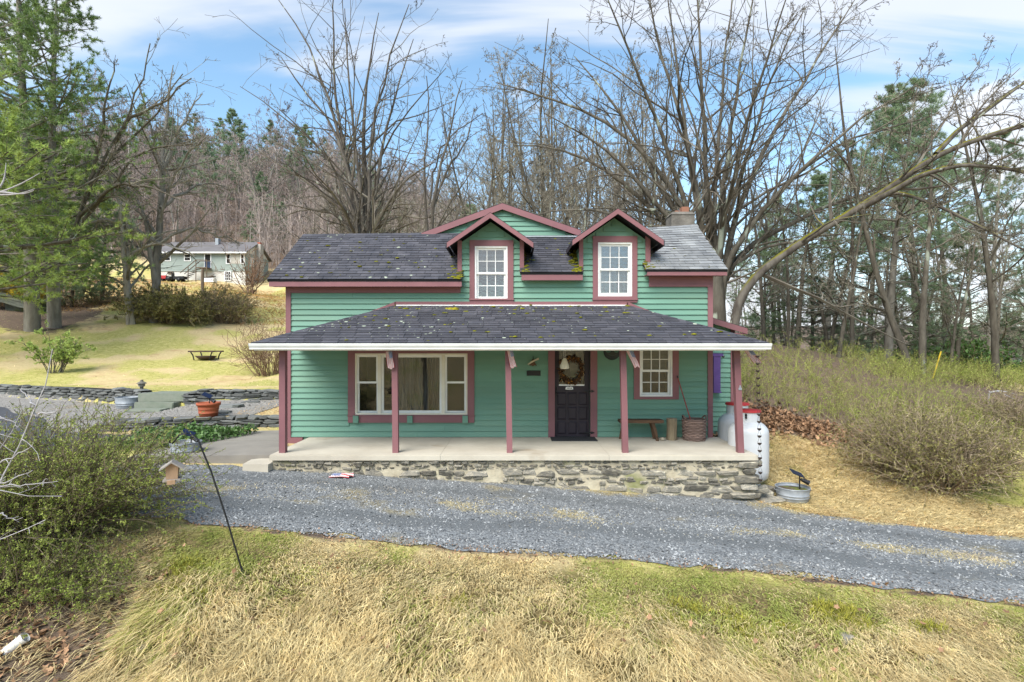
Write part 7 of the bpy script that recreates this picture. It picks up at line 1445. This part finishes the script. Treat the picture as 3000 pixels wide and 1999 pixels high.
x = hxx(1535); z_ = nbz(x, y); bx_ = thing('white_chest', 'white chest with a board on top by the basement door', 'chest', (x, y, z_)); MB().box(x - .75, x + .6, y - .4, y + .4, z_, z_ + .5).build('body', M_WHITE, bx_); MB().hexa([(x - .9, y - .42, z_ + .502), (x + .5, y - .42, z_ + .72), (x + .5, y + .42, z_ + .72), (x - .9, y + .42, z_ + .502), (x - .9, y - .42, z_ + .56), (x + .5, y - .42, z_ + .78), (x + .5, y + .42, z_ + .78), (x - .9, y + .42, z_ + .56)]).build('board', M_OLDWOOD, bx_)
# white plastic pipe in the lower left corner
q = ground(30, 1905); o = thing('white_pipe', 'white plastic pipe end in the lower left corner', 'pipe', q); a_, b_ = P(-90, 1990, q.y - .1), P(66, 1873, q.y + .02); MB().tube([a_, b_], .045, 14).build('pipe', M_WHITE, o, True); MB().tube([b_, b_ + (b_ - a_).normalized() * .03], [.05, .05], 14).build('collar', M_WHITE, o, True)
# ---------------------------------------------------------------- grass, gravel, leaves
M_STRAW = mat('dry_grass_blade', (0.76, 0.64, 0.36), (0.62, 0.49, 0.25), scale=3, rough=.9, var=.5, spec=.1, trans=.3)
M_TAN = mat('tan_grass_blade', (0.661, 0.448, 0.224), (0.555, 0.354, 0.165), scale=2, rough=.9, var=.35, spec=.1, trans=.25)
M_BLADE = mat('green_grass_blade', (0.33, 0.38, 0.09), (0.50, 0.48, 0.16), scale=2.5, rough=.85, var=.4, spec=.15, trans=.3)
def blades(x, y, L_, width, ang, lift, droop, var, segs=2, base=-.01):
    n = len(x); t = np.linspace(0, 1, segs + 1); dx, dy = np.cos(ang), np.sin(ang); z0 = Z(x, y) + base; mb = MB(); V = np.zeros((n, segs * 2 + 1, 3))
    for k, tt in enumerate(t):
        hor = L_ * (tt * .55 + .45 * tt * tt) * np.cos(lift * (1 - .4 * tt)); px_, py_ = x + dx * hor, y + dy * hor
        hz = L_ * (np.sin(lift) * tt - droop * tt * tt); zz = np.maximum(z0 + hz, Z(px_, py_) + .004) if k else z0
        w = width * (1 - .75 * tt)
        if k < segs: V[:, 2 * k] = np.stack([px_ - dy * w, py_ + dx * w, zz], 1); V[:, 2 * k + 1] = np.stack([px_ + dy * w, py_ - dx * w, zz], 1)
        else: V[:, 2 * k] = np.stack([px_, py_, zz], 1)
    b = (np.arange(n) * (segs * 2 + 1))[:, None]
    q = [np.array([2 * k, 2 * k + 1, 2 * k + 3, 2 * k + 2]) for k in range(segs - 1)]
    f4 = (b[:, :, None] + np.array(q)[None]).reshape(-1, 4) if q else None
    f3 = (b + np.array([2 * segs - 2, 2 * segs - 1, 2 * segs])[None]); mb.add(V.reshape(-1, 3), f3=f3, f4=f4, var=np.repeat(var, segs * 2 + 1)); return mb
r = np.random.default_rng(301)
# foreground bank: tufts combed downhill
nt = 2900; ty = 4.1 + 3.0 * r.random(nt * 2) ** 1.05; tx = r.uniform(-1.02, 1.02, nt * 2) * (ty + .7); ok = ty < drive_front(tx) - .12; tx, ty = tx[ok][:nt], ty[ok][:nt]
nb_ = 58; X = np.repeat(tx, nb_) + r.normal(size=len(tx) * nb_) * .085; Y = np.repeat(ty, nb_) + r.normal(size=len(tx) * nb_) * .075; ok = (Y < drive_front(X) - .02)
tang = -math.pi / 2 + .55 * (fbm(tx, ty, .8, 40) - .5) * 4 + r.normal(size=len(tx)) * .35; A = np.repeat(tang, nb_) + r.normal(size=len(X)) * .42; tl = (.75 + .5 * r.random(len(tx))); tv = np.clip(.5 + r.normal(size=len(tx)) * .16, 0, 1)
near = sstep((drive_front(X) - .25 - Y) / 1.3); Lb = (.095 + .19 * near) * np.repeat(tl, nb_) * (.6 + .7 * r.random(len(X)))
gw = green_w(X, Y) + r.normal(size=len(X)) * .20; bare = litter_w(X, Y) + .25 * (fbm(X, Y, .5, 55) - .5) > .52; bare2 = fbm(X, Y, .55, 61) > .735
keep = ok & ~(bare & (r.random(len(X)) < .9)) & ~(bare2 & (r.random(len(X)) < .7)); var_ = np.clip(np.repeat(tv, nb_) + r.normal(size=len(X)) * .18, 0, 1); green = gw > .54
for msk, m_, nm, lab, sc in ((keep & ~green, M_STRAW, 'dry_grass', 'long straw-coloured grass combed down the front bank', 1.0), (keep & green, M_BLADE, 'green_grass', 'green grass mixed into the front bank', .85)):
    o = blades(X[msk], Y[msk], Lb[msk] * sc, .0042 + .0030 * r.random(msk.sum()), A[msk], .72 + r.normal(size=msk.sum()) * .22, .38 + .25 * r.random(msk.sum()), var_[msk]).build(nm, m_); tag(stuff(o), lab, 'grass')
# right lawn, left bank, upper lawn
def patch(nm, lab, n, xr, yr, test, L0, w, m_, seed, lift=.5, segs=1, comb=None, dens=None):
    r = np.random.default_rng(seed); x = r.uniform(*xr, n); y = r.uniform(*yr, n); ok = test(x, y)
    if dens is not None: ok &= r.random(n) < dens(x, y)
    x, y = x[ok], y[ok]; n = len(x); a = (r.random(n) * 6.28) if comb is None else comb + r.normal(size=n) * .8; o = blades(x, y, L0 * (.5 + r.random(n)), w * (.7 + .6 * r.random(n)), a, lift + r.normal(size=n) * .2, np.full(n, .25), r.random(n), segs).build(nm, m_); tag(stuff(o), lab, 'grass'); return o
rl_ok = lambda x, y: (y > drive_back(x) + .06) & (y < np.interp(x, [4, 6.7, 8, 9.5, 14], [13.3, 13.4, 12.6, 11.9, 12.2])) & ~((x < 4.5) & (y < DW + 1.6)) & (np.hypot(x - 4.7, y - 10.85) > .3)
patch('dry_grass', 'short dry grass on the slope beside the propane tanks', 90000, (4.0, 13), (7.6, 14.5), lambda x, y: rl_ok(x, y) & (green_w(x, y) < .62), .15, .008, M_STRAW, 311, .42, 2, -1.2)
patch('green_grass', 'green tufts in the slope beside the propane tanks', 40000, (4.0, 15), (7.6, 15), lambda x, y: rl_ok(x, y) & (green_w(x, y) > .45), .11, .007, M_BLADE, 312, .6, 2, -1.2)
patch('orange_grass', 'orange dead grass fringe along the drive below the tub', 9000, (4.1, 9), (8.3, 10.4), lambda x, y: (y > drive_back(x) - .05) & (y < drive_back(x) + .28) & (x > 4.35), .10, .006, mat('orange_grass_blade', (.46, .26, .10), (.38, .20, .08), rough=.9, var=.35, spec=.1, trans=.2), 313, .4, 2)
up_ok = lambda x, y: (y > wall_y(UPPER_WALL, x) + .5) & (x < -.95 * 0 - 3.5) & (np.abs(x) < 1.0 * y)
patch('green_grass', 'short yellow-green grass of the upper lawn', 46000, (-36, -5), (17, 40), lambda x, y: up_ok(x, y) & (green_w(x, y) > .35), .07, .014, M_BLADE, 314, .7, 1, None, lambda x, y: (22 / np.maximum(y, 18)) ** 1.5)
patch('dry_grass', 'dead straw in the upper lawn', 40000, (-40, -5), (17, 62), lambda x, y: up_ok(x, y), .10, .016, M_STRAW, 315, .45, 1, None, lambda x, y: np.where(y < 40, .5, .8))
patch('dry_grass', 'tan dead grass of the meadow below the neighbouring house', 30000, (-48, -14), (40, 69), lambda x, y: (np.abs(x) < y), .30, .035, M_TAN, 316, .5, 1, -1.57)
patch('dry_grass', 'dry grass beside the walk and the low wall', 5000, (-9.5, -5.2), (13.4, 16.6), lambda x, y: (y > wall_y(LOWER_WALL, x) + .35) & (x > -7.2), .12, .008, M_TAN, 317, .4, 2)
patch('green_grass', 'moss and grass verge at the foot of the low wall', 5000, (-8.6, -5.4), (12.0, 13.7), lambda x, y: (y < wall_y(LOWER_WALL, x) - .02) & (y > wall_y(LOWER_WALL, x) - .55) & ~((x > -7.0) & (y < 13.25)), .06, .006, M_BLADE, 318, .7, 1)
# dark bare pocket of stones in the bank
r = np.random.default_rng(605)
# gravel on the drive
def gravel(nm, lab, n, xf, yf_, size, m_, seed, test):
    r = np.random.default_rng(seed); x = xf(r, n); y = yf_(r, x); ok = test(x, y); x, y = x[ok], y[ok]; n = len(x); s = size * (.45 + .9 * r.random((n, 1)) ** 1.5); oct_ = np.array([[1, 0, 0], [0, 1, 0], [-1, 0, 0], [0, -1, 0], [0, 0, .55], [0, 0, -.55]])
    a = r.random(n) * 6.28; c_, s_ = np.cos(a), np.sin(a); V = oct_[None] * (1 + .45 * r.normal(size=(n, 6, 3))); V[:, :, 2] *= .8; Xr = V[:, :, 0] * c_[:, None] - V[:, :, 1] * .75 * s_[:, None]; Yr = V[:, :, 0] * s_[:, None] + V[:, :, 1] * .75 * c_[:, None]; tl_ = r.normal(size=(n, 2)) * .35
    Zr = V[:, :, 2] + Xr * tl_[:, :1] + Yr * tl_[:, 1:]; pos = np.stack([x, y, Z(x, y) + .016], 1); W = pos[:, None] + np.stack([Xr, Yr, Zr], 2) * s[:, :, None]
    f = np.array([(0, 1, 4), (1, 2, 4), (2, 3, 4), (3, 0, 4)]); F_ = (np.arange(n)[:, None, None] * 6 + f[None]).reshape(-1, 3); o = MB().add(W.reshape(-1, 3), f3=F_, var=np.repeat(np.clip(r.random(n), 0, 1), 6)).build(nm, m_); return tag(stuff(o), lab, 'gravel')
M_PEB = mat('gravel_stone', (0.165, 0.168, 0.168), (0.275, 0.28, 0.278), scale=1.2, rough=.8, var=.55, spec=.3, c3=(.23, .20, .16), c3scale=.8, c3lo=.6, c3hi=.7)
def yd(r, x): f = r.random(len(x)); f = np.where(r.random(len(x)) < .35, np.clip(r.normal(.5, .13, len(x)), 0, 1), f); f = np.where(r.random(len(x)) < .22, np.abs(r.normal(0, .07, len(x))), f); return drive_front(x) + (drive_back(x) - drive_front(x)) * f - .03
gravel('gravel', 'loose blue-grey crushed stone on the drive', 30000, lambda r, n: r.uniform(-7.5, 8.5, n), yd, .017, M_PEB, 401, lambda x, y: ~((y > DS + .03) & (x > -4.42) & (x < 4.42)) & (np.abs(x) < y * 1.02 + .5))
M_PEB2 = mat('pale_gravel_stone', (0.30, 0.28, 0.25), (0.22, 0.205, 0.18), scale=1.2, rough=.85, var=.4, spec=.2)
gravel('gravel', 'pale loose gravel of the parking area', 7000, lambda r, n: r.uniform(-16, -6.6, n), lambda r, x: r.uniform(13.2, 18.5, len(x)), .022, M_PEB2, 402, lambda x, y: (y < wall_y(UPPER_WALL, x) - .2) & (y > wall_y(LOWER_WALL, x) + .4))
r = np.random.default_rng(404); x = r.uniform(-6.5, 7.5, 26000); f_ = np.where(r.random(26000) < .6, r.normal(.5, .08, 26000), 1 - np.abs(r.normal(0, .04, 26000))); y = drive_front(x) + (drive_back(x) - drive_front(x)) * f_; ok = (fbm(x, y * 2.2, .9, 72) + .12 * r.normal(size=26000) > .60) & ~((y > DS + .02) & (np.abs(x) < 4.42)); x, y = x[ok], y[ok]; n_ = len(x)
tag(stuff(blades(x, y, .05 * (.5 + r.random(n_)), np.full(n_, .004), r.random(n_) * 6.28, .5 + r.normal(size=n_) * .2, np.full(n_, .25), r.random(n_), 1, .012).build('drive_weeds', M_STRAW)), 'straw-coloured weeds growing along the middle of the drive', 'weeds')
# fallen leaves
def leaf_scatter(nm, lab, x, y, size, m_, seed, up=.02, flat=.5):
    r = np.random.default_rng(seed); n = len(x); a = r.random(n) * 6.28; out = np.array([[1, 0], [.45, .22], [.30, .62], [-.05, .35], [-.55, .5], [-.45, 0], [-.55, -.5], [-.05, -.35], [.30, -.62], [.45, -.22]]); s = size * (.6 + .7 * r.random((n, 1))); tl = r.normal(size=(n, 2)) * flat
    px_ = out[None, :, 0] * np.cos(a)[:, None] - out[None, :, 1] * np.sin(a)[:, None]; py_ = out[None, :, 0] * np.sin(a)[:, None] + out[None, :, 1] * np.cos(a)[:, None]; curl = (px_ ** 2 + py_ ** 2) * r.uniform(-.2, .7, (n, 1)); pz = px_ * tl[:, :1] + py_ * tl[:, 1:] + curl
    V = np.stack([x[:, None] + px_ * s, y[:, None] + py_ * s, (Z(x, y) + up)[:, None] + pz * s], 2); ctr = np.stack([x, y, Z(x, y) + up], 1)[:, None]; V = np.concatenate([V, ctr], 1); f = np.array([(k, (k + 1) % 10, 10) for k in range(10)]); F_ = (np.arange(n)[:, None, None] * 11 + f[None]).reshape(-1, 3)
    return tag(stuff(MB().add(V.reshape(-1, 3), f3=F_, var=np.repeat(r.random(n), 11)).build(nm, m_)), lab, 'leaves')
r = np.random.default_rng(501); x = r.normal(-5.3, 1.35, 2600); y = r.normal(5.15, .6, 2600); ok = (y > 4) & (y < 6.6); leaf_scatter('fallen_leaves', 'brown fallen leaves under the big green shrub', x[ok], y[ok], .042, M_DEADLEAF, 502, .02)
x = 4.2 + 6.2 * r.random(5200); y = np.interp(x, [3.8, 5.0, 6.7, 8.0, 9.5, 11.5, 14], [13.4, 13.3, 13.6, 12.7, 11.9, 11.3, 11.0]) + .5 + r.normal(size=5200) * .42; leaf_scatter('fallen_leaves', 'drift of brown leaves along the foot of the brushy bank', x, y, .06, M_DEADLEAF, 503, .04, .6)
x = r.uniform(-5.5, 6.5, 1500); y = drive_front(x) - .08 + r.normal(size=1500) * .09; leaf_scatter('fallen_leaves', 'line of brown leaf scraps along the edge of the drive', x, y, .016, M_DEADLEAF, 504, .02)
x = r.uniform(-1, 1, 150); y = r.uniform(4.7, 6.5, 150); x = x * y; leaf_scatter('fallen_leaves', 'scattered maple leaves on the front grass bank', x, y, .036, M_DEADLEAF, 505, .13)
# moss cushions in the bank: dense short shoots
r = np.random.default_rng(601); MX, MY = [], []
for (px_, py_) in ((2440, 1815), (2470, 1800), (2520, 1825), (2150, 1820), (2300, 1855), (2210, 1860), (1950, 1835), (1975, 1825), (2735, 1850), (2030, 1790), (1345, 1805), (575, 1668), (545, 1672), (572, 1710), (505, 1735), (2395, 1780)):
    c = ground(px_, py_)
    for _ in range(3): qx, qy = c.x + r.normal() * .07, c.y + r.normal() * .05; MX.append(qx + r.normal(size=130) * .075); MY.append(qy + r.normal(size=130) * .05)
MX, MY = np.concatenate(MX), np.concatenate(MY); n_ = len(MX)
tag(stuff(blades(MX, MY, .03 + .045 * r.random(n_), np.full(n_, .005), r.random(n_) * 6.28, 1.2 + r.normal(size=n_) * .2, np.full(n_, .1), r.random(n_), 1, .03).build('moss', mat('bank_moss', (.20, .205, .03), (.29, .26, .04), scale=30, rough=1, var=.45))), 'dark moss cushions in the front bank', 'moss')
